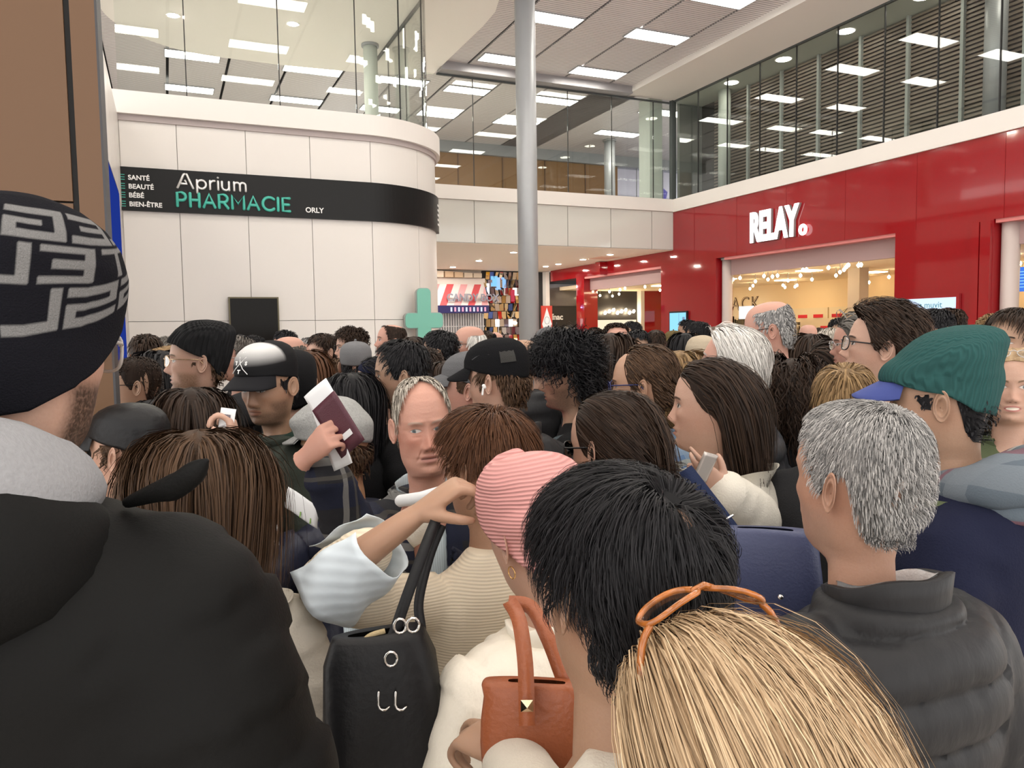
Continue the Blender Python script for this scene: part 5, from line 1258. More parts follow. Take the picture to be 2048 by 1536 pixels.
# ---------------------------------------------------------------- hats
def cap_mesh(P, crown, visor, style='ball', back=False, button=True, name='cap', top=.010, frontpanel=None, brimang=0.0, vl=.075, vw=62):
    line = [(0, .052), (60, .045), (90, .028), (120, .012), (180, .004)] if style == 'ball' else [(0, .050), (90, .030), (180, .0)]
    V, a = dome(line, .007, top, 64, 24); m, n = V.shape[:2]
    hat = on_head(P, name, mesh_np(name, V.reshape(-1, 3), grid_faces(m, n), crown))
    if visor is not None:
        q = np.radians(np.linspace(-vw, vw, 25)); rows = []
        for t in np.linspace(0, 1, 7):
            base = head_point(q, np.full(25, .052), np.full(25, .007)); L_ = vl*np.cos(q*math.pi/2/np.radians(vw+4))**.6
            out = np.stack([np.sin(q)*.55, np.ones(25), np.zeros(25)], -1); out = nrm(out)
            p = base+out*(L_*t)[:, None]; p[:, 2] += .004-.028*t-.9*np.abs(p[:, 0])**2*t*2.2+brimang*t; rows.append(p)
        T = np.array(rows); Bt = T-np.array([0, 0, .004]); V2 = np.concatenate([T, Bt[::-1], T[:1]])
        if back: V2 = V2*np.array([-1, -1, 1])+np.array([0, -.012, -.03])
        on_head(P, 'visor', mesh_np('visor', V2.reshape(-1, 3), grid_faces(len(V2), 25, False), visor), hat)
    if button:
        b, q_ = tube_np([(0, -.008, .128+top), (0, -.008, .132+top)], .007, 8); bm_ = bpy.data.meshes.new('button'); bm_.from_pydata([tuple(x) for x in b], [], q_); bm_.materials.append(crown); on_head(P, 'button', bm_, hat)
    return hat
def beanie(P, m, line=None, thick=.010, top=.022, ribs=0, cuff=0.0, name='beanie', slouch=0.0, na=128, nz=40, folds=0.0, pat=None, seed=1, ridge=.0015):
    line = line or [(0, .045), (50, .038), (75, .012), (95, -.004), (130, -.035), (180, -.05)]
    V, a = dome(line, thick, top, na, nz); m_, n = V.shape[:2]; P3 = V.reshape(-1, 3); A = np.tile(a, m_); T = np.repeat(np.minimum(np.arange(m_)/(nz-1), 1.0), n)
    N_ = nrm((P3-EC)/ER**2); h = np.zeros(len(P3))
    if ribs: h += ridge*np.cos(A*ribs)*sstep(.05, .25, T)
    if cuff: h += cuff*sstep(.70, .73, T)*(1-sstep(.995, 1.0, T))
    if folds: h += folds*np.maximum(0, wav(P3*np.array([1, 1, 2.4]), seed, 26))
    P3 = P3+N_*h[:, None]
    if slouch: w_ = sstep(.05, .13, P3[:, 2]); P3[:, 1] -= slouch*w_; P3[:, 2] += .25*slouch*w_
    at = {'hu': np.stack([A, T, np.zeros(len(A))], -1)}
    if pat is not None: at['pat'] = pat(A, T)
    return on_head(P, name, mesh_np(name, P3, grid_faces(m_, n), m, True, at))

def skullcap(P, m, axis=(0, -.62, .78), ang=38, off=.02):
    """small round cap on the back of the crown"""
    ax = nrm(np.array(axis)); u = nrm(np.cross(ax, [1, 0, 0])); w = np.cross(ax, u); V = []
    for t in np.linspace(.02, 1, 9):
        q = np.arange(32)*2*math.pi/32; dv = math.cos(math.radians(ang*t))*ax+math.sin(math.radians(ang*t))*(np.cos(q)[:, None]*u+np.sin(q)[:, None]*w); V.append(EC+dv*(ER+off*(1.0 if t < .97 else .75)))
    return on_head(P, 'skullcap', mesh_np('skullcap', np.array(V).reshape(-1, 3), grid_faces(9, 32), m))
# ---------------------------------------------------------------- foreground
# man in black parka, left
P1 = person('tall man from behind in a black hooded parka and patterned grey beanie, left foreground', 12, 690, .86, 42, 30, pitch=-6, s=1.03, skin='fair', fm=dict(beard=1.0, beardcol=(.035, .018, .01)),
    gar=dict(b=.055, hem=.70, w=1.06, vox=.012, fold=.012, ff=12, sl=(.072, .062, .052), smooth=6), top=('', mat('parka_black', (.0055, .0054, .0052), .66, bump=(300, .12), spec=.15), 'parka'), hairs=None, ears=False, face=dict(jaw=1.08))
LET = {'G': ['11111', '10000', '10111', '10001', '11111'], 'S': ['11111', '10000', '11111', '00001', '11111'], 'E': ['11111', '10000', '11110', '10000', '11111'], 'L': ['10000', '10000', '10000', '10000', '11111'], 'T': ['11111', '00100', '00100', '00100', '00100'], 'A': ['11111', '10001', '11111', '10001', '10001']}
def letters(A, T):
    """big block letters knitted in rows round the crown"""
    out = np.zeros(len(A)); t = (T-.20)/.56
    row = np.floor(t*3).astype(int); v = t*3-row; ok = (t > 0) & (t < 1)
    words = ['GLEGSLTGLE', 'SGTELGSEAG', 'EGSLGTEGSL']; u = (A/(2*math.pi)*10+np.where(row == 1, .5, 0)) % 10; ci = np.floor(u).astype(int) % 10; cu = u-np.floor(u)
    for r_ in range(3):
        for c_ in range(10):
            B = np.array([[int(q) for q in l] for l in LET[words[r_][c_]]]); m_ = ok & (row == r_) & (ci == c_) & (v > .06) & (v < .94) & (cu > .05) & (cu < .95)
            iy = np.clip(((v[m_]-.06)/.88*5).astype(int), 0, 4); ix = np.clip(((cu[m_]-.05)/.90*5).astype(int), 0, 4); out[m_] = B[iy, ix]
    return out
BPAT = mat('knit_letters', (.010, .010, .013), .9, bump=(520, .4), spec=.1); nt = BPAT.node_tree
a_ = nt.nodes.new('ShaderNodeAttribute'); a_.attribute_name = 'pat'; n_ = nt.nodes.new('ShaderNodeTexNoise'); n_.inputs['Scale'].default_value = 260
mx_ = nt.nodes.new('ShaderNodeMix'); mx_.data_type = 'RGBA'; mx_.inputs[6].default_value = (.008, .008, .011, 1); mg_ = nt.nodes.new('ShaderNodeMix'); mg_.data_type = 'RGBA'; mg_.inputs[6].default_value = (.10, .10, .10, 1); mg_.inputs[7].default_value = (.26, .255, .25, 1)
nt.links.new(n_.outputs[0], mg_.inputs[0]); nt.links.new(a_.outputs['Fac'], mx_.inputs[0]); nt.links.new(mg_.outputs[2], mx_.inputs[7]); nt.links.new(mx_.outputs[2], nt.nodes['Principled BSDF'].inputs['Base Color'])
beanie(P1, BPAT, line=[(0, .030), (50, .020), (75, -.012), (95, -.040), (130, -.062), (180, -.072)], thick=.014, top=.030, na=330, nz=100, pat=letters, folds=.003)
add_glasses(P1, 'square', FCLR, LENS, w=.027, h=.022, r=.0022)
add_hood(P1, KHOOD, .92, 'grey_hood', drop=-.066, seed=5)
PK = MATS['parka_black']
add_hood(P1, PK, 1.55, 'parka_hood', drop=.004, seed=8)
tip = MB(); tip.tube(cubic([to_local(P1, place(x_, y_, d_)) for x_, y_, d_ in ((255, 1005, .83), (310, 985, .80), (352, 972, .785), (385, 948, .775), (413, 922, .768))], 14), np.interp(np.linspace(0, 1, 14), [0, .45, .8, 1], [.006, .014, .012, .003]), 10); tip.build('collar_tab', PK, P1['root'], True)

# girl with long brown hair behind his shoulder
P2 = person('girl with long straight brown hair from behind, white jacket, beside the black parka', 402, 985, 1.46, 4, pitch=-6, skin='fair', s=.96, face=dict(female=True), hairs=(longh(9000, .30, width=.0011, thick=.012), HB),
    gar=dict(b=.03, hem=.80, vox=.014, sl=(.062, .054, .046)), top=('', KWHITE, 'jacket'))
add_hood(P2, fabric('cream_fleece', (.62, .50, .40)), 1.45, 'cream_hood', drop=.045); cw_ = add_collar(P2, KWHITE, h=.05, r=.150, th=.010, open_=.3, drop=.075, flare=.04, name='white_collar')
for q in range(3):
    a_ = math.radians(70+28*q); sn_ = MB().cyl((0, 0), .008, 0, .006, 12).build('snap', FBLK, cw_); sn_.location = (.185*math.sin(a_)*P2['k'], -.022+.172*math.cos(a_)*P2['k'], 1.43*P2['k'])
# black haired woman
P3 = person('woman with short black hair seen from above and behind, cream top, centre foreground', 1226, 1172, .90, -38, -30, pitch=6, roll=3, skin='tan', s=1.0, face=dict(female=True),
    hairs=(dict(n=19000, L=.088, width=.00058, jit=.035, lift=.05, fade=.50, steps=9, thick=.014, vol=.003, clump=.20, swirl=.5, whorl=(.010, -.050, .105), grav=.12, lvar=.28, noise=.005, curl=.0025, cfreq=.7, hole=.013, endin=.012), HK), arms=(((.24, -.03, 1.14), (.22, .1, .92)), (('px', 1075, 1640, .92), ('px', 1022, 1512, 1.08))), hands=[{}, dict(f=('cam', -.75, .12, -.6), p=('cam', 0, -1, -.2), curl=(.30, .55, .75, .8), thumb=(.5, .4), vox=.0042, fore=.05, sc=.9)], gar=dict(b=.012, hem=.84, w=.94, vox=.011, fold=.003), top=('', fabric('cream_jersey', (.66, .61, .52), .8), 'jumper'), hy=.05)
# blonde woman
P4 = person('blonde woman with tortoiseshell glasses pushed up on her hair, cut by the bottom edge', 1478, 1570, .66, -40, -30, pitch=-8, skin='fair', s=1.0, face=dict(female=True),
    hairs=(dict(n=18000, L=.36, width=.0006, jit=.07, flow='back', grav=.45, long=.30, steps=11, thick=.015, lift=.2, clump=.14, amin=70, lvar=.5, noise=.004, vol=.003), HBL), gar=dict(b=.012, hem=.84, w=.94, vox=.014), top=('', KWHITE, 'jumper'))
glasses_up(P4, 'square', FTORT, glass_mat('reading_lens', (.92, .92, .90), .8), 84, .032, w=.028, h=.019, r=.0030)
# grey haired man, right
P5 = person('grey-haired man in a black quilted down jacket, right foreground', 1712, 962, 1.22, -55, -48, pitch=2, skin=(.43, .25, .175), s=1.0, age=.6, fm=dict(beard=.18, beardcol=(.2, .18, .17), brow=(.12, .11, .1)),
    hairs=(dict(n=19000, L=.022, width=.0006, jit=.09, lift=.12, fade=.55, thick=.006, steps=6, whorl=(.01, -.055, .108), swirl=.35, line=RECEDE), HG), gar=dict(b=.040, hem=.72, w=1.04, vox=.0095, fold=.003, ff=30, puff=(.098, .027), sl=(.072, .064, .054), smooth=5, belly=.03), top=('', SHELLB, 'down_jacket'))
add_collar(P5, SHELLB, h=.062, r=.098, th=.020, drop=.012, tilt=.028, open_=.35, flare=.012); add_collar(P5, fabric('white_shirt', (.72, .72, .72)), h=.052, r=.076, th=.004, name='shirt_collar', tilt=.02)
# green beanie man
P6 = person('man in a green knitted cap with a blue peak, check scarf and navy coat', 1896, 800, 1.62, -82, -70, pitch=-7, skin='olive', s=1.02, fm=dict(brow=(.02, .012, .008), beard=.12, beardcol=(.05, .04, .03)), hairs=(hatted(900, .012, .02, thick=.002), HK),
    gar=dict(b=.035, hem=.66, vox=.014, w=1.03), top=('', KNAVY, 'coat'), face=dict(nose=1.1))
beanie(P6, GRNKNIT, line=[(0, .050), (50, .046), (75, .030), (95, .018), (130, -.018), (180, -.032)], thick=.012, top=.012, slouch=.035, folds=.009, seed=4, ribs=90, ridge=.0008)
b_ = cap_mesh(P6, mat('hidden_lining', (.03, .05, .16), .8), mat('blue_felt_peak', (.045, .065, .24), .8), button=False, top=.0, name='peaked_cap', vl=.070)
add_hood(P6, PL_SCARF, 1.12, 'scarf', drop=-.045, seed=2); add_hood(P6, PL_SCARF, .8, 'scarf_end', drop=-.0, seed=6)
mb = MB(); mb.tube(cubic([np.array(q)*P6['k'] for q in ((-.125, -.10, 1.30), (-.13, -.06, 1.43), (-.135, .02, 1.452), (-.14, .10, 1.40), (-.14, .14, 1.25), (-.14, .13, 1.0))], 20), .022, 8); mb.build('rucksack_strap', KOLIVE, P6['root'], True)
# smiling woman, right edge
P7 = person('smiling blonde woman facing the camera at the right edge, glasses on her hair', 2022, 772, 2.55, 176, 176, skin='fair', face=dict(female=True, nose=.9), fm=dict(teeth=.95, brow=(.16, .10, .06), lip=(.42, .12, .12), iris=(.10, .12, .13)),
    hairs=(longh(5000, .24, width=.0014, amin=84, line=[(0, .086), (45, .078), (60, .05), (72, .01), (80, -.02), (100, -.03), (180, -.09)]), HBL), gar=dict(b=.022, hem=.8, vox=.018), top=('', KOLIVE, 'jacket'))
add_collar(P7, KOLIVE, h=.05, r=.10, th=.012, open_=.45, drop=.02, flare=.02); glasses_up(P7, 'round', FCLR, LENS, 52, .012, r=.0018)
P8 = person('dark-haired man with heavy brows cut by the right edge of the picture', 2026, 690, 2.95, -145, -140, pitch=4, skin='olive', s=1.05, fm=dict(brow=(.015, .01, .008), browamt=1.3, open_=.6), hairs=(short(4500, .06, front=1.3, line=RECEDE), HDB), top=('jacket', KCH))
P9 = person('young man in black-framed glasses with tousled dark brown hair, beside the green cap', 1748, 696, 2.42, -92, -85, pitch=9, skin='fair', s=1.0, fm=dict(brow=(.02, .012, .008), beard=.10), hairs=(dict(n=8000, L=.055, fade=.4, width=.0012, jit=.2, lift=.8, vol=.016, flow='back', thick=.014, clump=.2, grav=.1, steps=7), HDB), top=('jacket', KCH), face=dict(nose=1.15))
add_glasses(P9, 'square', FBLK, LENS, w=.0265, h=.021, r=.0019)
P10 = person('tall balding man in glasses and a black T-shirt standing above the crowd', 1546, 660, 3.45, -88, -80, pitch=-8, skin='pink', s=1.08, age=.8, fm=dict(brow=(.25, .22, .2), beard=.12, beardcol=(.4, .38, .36)), hairs=(fringe(.088, n=3000, L=.015), HG), gar=dict(b=.016, hem=.82, vox=.02, w=1.08, belly=.05), top=('', KBLK, 't_shirt'))
add_glasses(P10, 'square', FBLK, LENS, r=.0012)
P11 = person('white-haired man looking up, dark down jacket, below the snack lettering', 1442, 733, 2.72, -78, -60, pitch=16, skin='pink', s=1.03, age=.7, fm=dict(brow=(.4, .38, .35), iris=(.03, .05, .06)), hairs=(dict(n=9000, L=.080, fade=.9, width=.0012, jit=.13, lift=.3, flow='back', grav=.35, vol=.004, thick=.014, steps=9, clump=.2), HW), gar=dict(b=.035, hem=.75, vox=.014, puff=(.11, .018), w=1.05), top=('', mat('slate_down_shell', (.05, .055, .065), .45, bump=(40, .25)), 'down_jacket'), face=dict(nose=1.3))
P12 = person('brown-haired woman in a white denim jacket looking left, hand at her chest', 1418, 815, 2.02, -86, -70, pitch=3, skin='fair', s=1.0, face=dict(female=True), fm=dict(brow=(.05, .03, .02)), hairs=(longh(8000, .21, width=.0012, flow='part', part=.02, amin=104, pb=1.3, thick=.011, lift=.08, line=[(0, .080), (40, .074), (56, .058), (68, .03), (80, .0), (104, -.03), (180, -.088)]), HDB),
    arms=(((.22, .02, 1.14), (.20, .20, 1.0)), (('px', 1510, 1040, 1.9), ('px', 1448, 985, 1.78))), hands=[{}, dict(f=('cam', -.75, .55, .2), p=('cam', .3, .2, -.9), curl=(.12, .45, .6, .7), vox=.0045, sc=.84)], gar=dict(b=.024, hem=.84, vox=.013, fold=.005), top=('', fabric('white_denim', (.66, .62, .54), .8), 'denim_jacket'))
add_collar(P12, MATS['fabric_white_denim'], h=.04, r=.105, th=.006, open_=.5, flare=.035, drop=.015)
mb = MB(); mb.tube(cubic([np.array(q)*P12['k'] for q in ((-.10, -.155, 1.20), (-.12, -.13, 1.36), (-.125, -.02, 1.448), (-.115, .10, 1.38), (-.10, .15, 1.2))], 18), .021, 8); mb.build('bag_strap', fabric('khaki_strap', (.26, .21, .11)), P12['root'], True)
P13 = person('woman with slicked-back dark hair, sunglasses and a cream fleece jacket', 1232, 895, 1.78, -52, -38, pitch=-6, skin='fair', s=1.0, face=dict(female=True), hairs=(dict(n=9000, L=.13, width=.0010, jit=.06, flow='back', lift=.05, grav=.05, thick=.006, steps=8, noise=.001, line=RECEDE), HDB), gar=dict(b=.042, hem=.78, vox=.013, fold=.009, ff=16), top=('', fabric('cream_fleece_jacket', (.62, .57, .47), .9, bump=(160, .5)), 'fleece_jacket'))
add_glasses(P13, 'square', FBLK, LENSD, w=.027, h=.021, r=.0018)
add_hood(P13, MATS['fabric_cream_fleece_jacket'], 1.1, 'fleece_collar', drop=.005, seed=9)
pv, pq, prn = hair(n=2200, L=.24, seed=77, line=[(0, .3), (150, .3), (168, -.02), (180, -.05)], flow='back', grav=.9, shell=False, width=.0013, steps=8, thick=.02, lift=.8, jit=.12, long=.2); on_head(P13, 'ponytail', mesh_np('ponytail', pv, pq, HDB, True, {'rnd': prn[0], 'su': prn[1]}))
P14 = person('man in blue-framed glasses and a blue check shirt, receding brown hair', 1290, 772, 2.52, -78, -66, pitch=-2, skin=(.41, .245, .165), s=1.03, age=.4, fm=dict(beard=.75, beardcol=(.07, .045, .03), brow=(.06, .035, .02)), hairs=(short(6500, .055, line=[(0, .112), (14, .110), (26, .104), (40, .108), (54, .095), (64, .05), (74, .0), (84, -.012), (90, .022), (104, .022), (112, -.02), (125, -.062), (180, -.088)], flow='back'), HB), gar=dict(b=.014, hem=.82, vox=.016), top=('', PL_BLUE, 'check_shirt'), face=dict(nose=1.15))
add_glasses(P14, 'square', FBLU, LENS, r=.0018); add_collar(P14, PL_BLUE, h=.045, r=.080, th=.005, flare=.010)
mb = MB(); mb.tube(cubic([np.array(q)*P14['k'] for q in ((-.12, -.12, 1.15), (-.13, -.10, 1.36), (-.135, -.01, 1.432), (-.12, .10, 1.36))], 14), .014, 8); mb.build('rucksack_strap', KCH, P14['root'], True)
P15 = person('long-haired dark blonde woman from behind in an oatmeal knit', 1362, 765, 3.05, 8, skin='fair', face=dict(female=True), hairs=(longh(5000, .34, width=.0017, thick=.018, amin=60), HDBL), gar=dict(b=.026, hem=.78, vox=.02), top=('', CHUNKY, 'jumper'))
P16 = person('young man with a big dark curly mop looking left, black hoodie', 1140, 752, 2.88, -88, -70, pitch=-5, skin='olive', s=1.0, fm=dict(beard=.55, beardcol=(.03, .018, .012), brow=(.012, .008, .006), browamt=1.3), hairs=(dict(n=9000, L=.085, width=.0016, curl=.013, cfreq=1.5, vol=.028, steps=10, lift=.9, jit=.3, grav=.05, thick=.016, line=[(0, .072), (45, .065), (60, .04), (72, .02), (84, .0), (90, .01), (112, -.03), (125, -.062), (180, -.085)]), HK), gar=dict(b=.03, hem=.78, vox=.018), top=('', KBLK, 'hoodie'), face=dict(nose=1.1))
add_hood(P16, KBLK, 1.15, 'hood'); 
mb = MB(); mb.tube(cubic([np.array(q)*P16['k'] for q in ((-.13, -.14, 1.25), (-.14, -.10, 1.38), (-.145, .0, 1.44), (-.14, .1, 1.38), (-.14, .15, 1.2))], 16), .021, 8); mb.build('rucksack_strap', fabric('slate_strap', (.07, .09, .10)), P16['root'], True)
P17 = person('young man from behind in a black cap with a white earbud, black padded jacket', 1003, 762, 2.48, -62, -40, pitch=-6, skin='fair', s=1.0, fm=dict(beard=.2), hairs=(hatted(4500, .03, .035, thick=.006), HB), gar=dict(b=.038, hem=.76, vox=.014, puff=(.19, .010)), top=('', SHELLB, 'padded_jacket'))
c_ = cap_mesh(P17, mat('cap_black', (.008, .008, .009), .9, bump=(300, .3), spec=.1), MATS['cap_black'], top=.016)
q_ = MB(); q_.tube([tuple(head_point(np.array([math.radians(a)]), np.array([.062+.02*math.sin(math.radians(a*3))]), np.array([.018]))[0]) for a in range(-100, -60, 8)], .001, 4); q_.build('stitching', KGREY, c_).matrix_local = Matrix()
em = MB(); em.v = [tuple(head_point(np.array([math.radians(a)]), np.array([z]), np.array([.0195]))[0]) for z in (.052, .068, .084) for a in (-150, -140, -130, -120)]; em.f = [[4*r+c, 4*r+c+1, 4*r+c+5, 4*r+c+4] for r in range(2) for c in range(3)]
em.build('cap_badge', mat('badge_grey', (.035, .033, .030), .7, bump=(500, .8)), c_)
add_collar(P17, SHELLB, h=.045, r=.09, th=.014)
v_, f_ = joinp([tube_np([(-.084, .0, -.012), (-.086, .003, -.006)], .006, 8), tube_np([(-.086, .004, -.010), (-.087, .010, -.034)], .0032, 8)]); eb = bpy.data.meshes.new('earbud'); eb.from_pydata([tuple(q) for q in v_], [], f_); eb.materials.append(mat('earbud_white', (.85, .85, .84), .25)); on_head(P17, 'earbud', eb)
# old man with passport
P18 = person('elderly man with thin white hair in a dark check jacket holding up a passport', 850, 852, 2.10, 172, 178, pitch=-1, roll=4, skin=(.50, .265, .20), s=1.08, sx=.87, age=1.15, res=2, fm=dict(gaze=(.0052, -.0003), brow=(.42, .36, .30), browamt=.55, iris=(.09, .12, .13), red=.55, open_=.72, lip=(.36, .15, .13)),
    hairs=(dict(n=6500, L=.034, width=.0011, jit=.10, lift=.12, thick=.004, fade=.6, line=[(0, .118), (20, .114), (36, .106), (50, .082), (60, .05), (68, .022), (76, -.006), (84, -.012), (90, .022), (104, .022), (112, -.02), (125, -.062), (180, -.088)]), HSA), face=dict(jaw=1.12, nose=1.1),
    arms=((('px', 725, 1098, 1.86), ('px', 652, 945, 1.74)), ((-.27, .05, 1.12), ('px', 828, 1100, 1.66))), hands=[dict(px=(617, 910, 1.70), f=('cam', .62, .55, .45), p=('cam', .40, -.25, -1), curl=(.66, .70, .72, .74), thumb=(.9, .5), vox=.004, sc=.84, fore=.035), dict(f=('cam', .1, .9, .35), p=('cam', .1, -.2, -1), curl=(.75, .78, .8, .8), thumb=(.6, .5), vox=.004, fore=.03)],
    gar=dict(b=.026, hem=.80, vox=.0125, w=1.02), top=('', PL_DARK, 'check_jacket'), opn=(.060, .03, .86, .0))
SHIRT = stripes_mat('pale_blue_shirt', (.50, .58, .62), .006, 0, .12); sv, sf = garment(k=P18['k'], b=.010, hem=.82, vox=.015, seed=5, fold=.003, sl=(.04, .03, .02)); add('shirt', mesh_np('shirt', sv, sf, SHIRT), None, P18['root'])
add_collar(P18, SHIRT, h=.045, r=.084, th=.004, open_=.42, name='shirt_collar', flare=.014, drop=.012); add_collar(P18, PL_DARK, h=.03, r=.104, th=.010, open_=.62, name='jacket_collar', flare=.02, drop=.022)
mb = MB()
for q in range(4): mb.cyl((0, 0), .0055, 0, .003, 10)
o = MB().cyl((0, 0), .0055, 0, .003, 12).build('shirt_button', WLETTER, P18['root']); o.location = (0, .142*P18['k'], 1.335*P18['k']); o.rotation_euler = (-math.pi/2, 0, 0)
# brown haired woman
P19 = person('woman with short auburn hair from behind in a beige ribbed jumper, arm raised', 976, 936, 1.72, -48, -26, pitch=0, skin=(.40, .235, .155), s=1.0, age=.5, face=dict(female=True), hairs=(dict(n=11000, L=.058, width=.0009, jit=.13, lift=.35, vol=.008, thick=.010, fade=.45, steps=8, clump=.22, whorl=(.0, -.03, .112), grav=.15), HAU),
    arms=(((.25, .0, 1.14), (.22, .16, .96)), (('px', 650, 1182, 1.50), ('px', 745, 1098, 1.46))), hands=[{}, dict(px=(838, 1026, 1.43), f=('cam', .80, .58, -.05), p=('cam', .45, -.8, -.25), curl=(.60, .66, .72, .8), thumb=(.55, .4), vox=.004, fore=.15, sc=1.0)], gar=dict(b=.016, hem=.80, vox=.0115, fold=.005, sl=(.062, .054, .050), ff=17), top=('', SWEAT, 'ribbed_jumper'), hy=.03)
add_collar(P19, SWEAT, h=.012, r=.088, th=.006, drop=.02, tilt=.008)
# pink turban woman
P20 = person('woman in a pink ribbed turban and white down jacket with a tan bag', 1092, 1060, 1.40, -42, -30, pitch=-8, roll=-5, skin='fair', s=.98, face=dict(female=True), hairs=None, gar=dict(b=.058, hem=.74, vox=.0105, fold=.006, puff=(.17, .020), sl=(.078, .072, .058), ff=26, smooth=5), top=('', SHELLW, 'down_jacket'))
tb = beanie(P20, PINKRIB, line=[(0, .050), (50, .040), (75, .008), (95, -.012), (130, -.045), (180, -.055)], thick=.013, top=.018, folds=.010, seed=12, name='turban')
kn, kf = tube_np([(-.02, .075, .085), (.0, .085, .105), (.02, .075, .12), (.03, .05, .135)], [.02, .032, .03, .02], 12); km = bpy.data.meshes.new('turban_knot'); km.from_pydata([tuple(q) for q in kn], [], kf); km.materials.append(PINKRIB); km.polygons.foreach_set('use_smooth', np.ones(len(km.polygons), bool)); on_head(P20, 'turban_knot', km, tb)
for sd in (-1, 1):
    er = MB(); er.tube([(sd*.081, -.014+.009*math.cos(t), -.052+.011*math.sin(t)) for t in np.linspace(0, 6.2, 14)], .0012, 6); on_head(P20, 'earring', er.mesh('earring', mat('gold', (.8, .5, .2), .2, 1.0), True))
add_collar(P20, SHELLW, h=.07, r=.112, th=.018, drop=.025, open_=.2, flare=.02, wob=.006)
# ---------------------------------------------------------------- middle of the queue
Q1 = person('person with long dark brown hair from behind holding a paper, left', 386, 858, 2.34, 2, skin='fair', face=dict(female=True), hairs=(longh(5000, .22, width=.0015, thick=.017), HDB), arms=(((.24, .05, 1.16), ('px', 470, 905, 2.05)), ((-.24, -.03, 1.14), (-.23, .1, .92))), hands=[dict(f=('cam', -.1, 1, 0), p=('cam', -.9, 0, .2), curl=(.7, .7, .7, .7), vox=.005), {}], gar=dict(b=.034, hem=.76, vox=.018, puff=(.09, .014)), top=('', SHELLB, 'down_jacket'))
Q2 = person('woman in a black leather peaked cap, light brown curls below it', 257, 905, 2.05, -55, skin='fair', face=dict(female=True), hairs=(hatted(2500, .06, .03, curl=.006, cfreq=2, steps=7, lift=.3), HB), top=('coat', KCH)); cap_mesh(Q2, mat('leather_black', (.008, .008, .009), .42, bump=(60, .2), spec=.3), MATS['leather_black'], top=.008, button=False, name='leather_cap', vl=.05)
Q3 = person('person with black hair behind the leather cap', 312, 862, 3.05, 10, skin='fair', hairs=(farlong(1500, .16), HK), top=('coat', KBLK))
Q4 = person('man with a buzz cut in a navy hoodie beside the oak column', 272, 772, 3.25, -82, skin='olive', hairs=(short(4000, .010, thick=.003), HDB), top=('jacket', KNAVY)); add_hood(Q4, fabric('white_hood', (.5, .48, .5)), 1.0); add_glasses(Q4, 'square', FBLK, None)
Q5 = person('woman with long straight black hair behind the navy hoodie', 322, 752, 3.75, -20, skin='fair', face=dict(female=True), hairs=(farlong(1600, .26, amin=60), HK), top=('coat', KBLK))
Q6 = person('woman with light hair and a tired look, half hidden behind the black beanie', 349, 738, 4.05, -150, skin='fair', age=.5, face=dict(female=True), hairs=(farlong(1300, .2, amin=80), HDBL), top=('coat', KBEIGE))
Q7 = person('person with spiky dark hair against the white wall, far left', 293, 716, 4.6, -10, hairs=(far(2000, .06, lift=.9, vol=.01), HDB), top=('jacket', KBLK))
Q8 = person('person with greying brown hair next to the black beanie, far left', 334, 712, 5.2, -20, hairs=(far(1500, .05), HGB), top=('jacket', KGREY))
Q9 = person('bearded man in a black ribbed beanie and gold glasses looking left', 394, 724, 2.92, -88, -70, pitch=3, skin='fair', s=1.05, fm=dict(beard=.8, beardcol=(.16, .085, .045), brow=(.12, .07, .04)), hairs=(hatted(1500, .02, .0), HB), gar=dict(b=.03, hem=.78, vox=.016), top=('', KCH, 'hooded_jacket'), face=dict(nose=1.15, jaw=1.1))
beanie(Q9, BLKRIB, line=[(0, .060), (45, .055), (70, .035), (95, .016), (130, -.035), (180, -.062)], thick=.010, top=.020, slouch=.02, ribs=44, ridge=.0022); add_glasses(Q9, 'round', FGOLD, LENS, r=.0013); add_hood(Q9, KCH, 1.2)
Q10 = person('grey-haired man in glasses behind the trucker cap', 474, 718, 4.35, -118, skin='pink', age=.8, hairs=(far(2500, .04), HGB), fm=dict(brow=(.1, .09, .08)), top=('jacket', KBLK)); add_glasses(Q10, 'round', FSIL, LENS)
skullcap(Q10, KBLK)
Q11 = person('bearded man in a black and white cap and green parka looking back', 540, 768, 2.62, -142, -100, pitch=-10, skin='tan', s=1.02, fm=dict(beard=.55, beardcol=(.02, .013, .01), brow=(.012, .008, .006), browamt=1.3, open_=.7, gaze=(-.004, -.001)), hairs=(hatted(2500, .018, .03), HK), gar=dict(b=.04, hem=.70, vox=.016, w=1.05, fold=.008), top=('', KGRN, 'parka'), age=.4)
TRK = mat('cap_white_fade', (.010, .010, .011), .8, spec=.15); nt = TRK.node_tree; a_ = nt.nodes.new('ShaderNodeTexCoord'); s_ = nt.nodes.new('ShaderNodeSeparateXYZ'); r_ = nt.nodes.new('ShaderNodeMapRange'); r_.inputs[1].default_value = .085; r_.inputs[2].default_value = .135; r2 = nt.nodes.new('ShaderNodeMapRange'); r2.inputs[1].default_value = .0; r2.inputs[2].default_value = .012; m2 = nt.nodes.new('ShaderNodeMath'); m2.operation = 'MULTIPLY'; x2 = nt.nodes.new('ShaderNodeMix'); x2.data_type = 'RGBA'; x2.inputs[6].default_value = (.010, .010, .011, 1); x2.inputs[7].default_value = (.62, .61, .60, 1)
for A_, B2 in ((a_.outputs['Object'], s_.inputs[0]), (s_.outputs[2], r_.inputs[0]), (s_.outputs[1], r2.inputs[0]), (r_.outputs[0], m2.inputs[0]), (r2.outputs[0], m2.inputs[1]), (m2.outputs[0], x2.inputs[0]), (x2.outputs[2], nt.nodes['Principled BSDF'].inputs['Base Color'])): nt.links.new(A_, B2)
c_ = cap_mesh(Q11, TRK, mat('cap_charcoal', (.012, .012, .014), .8, spec=.15), top=.022)
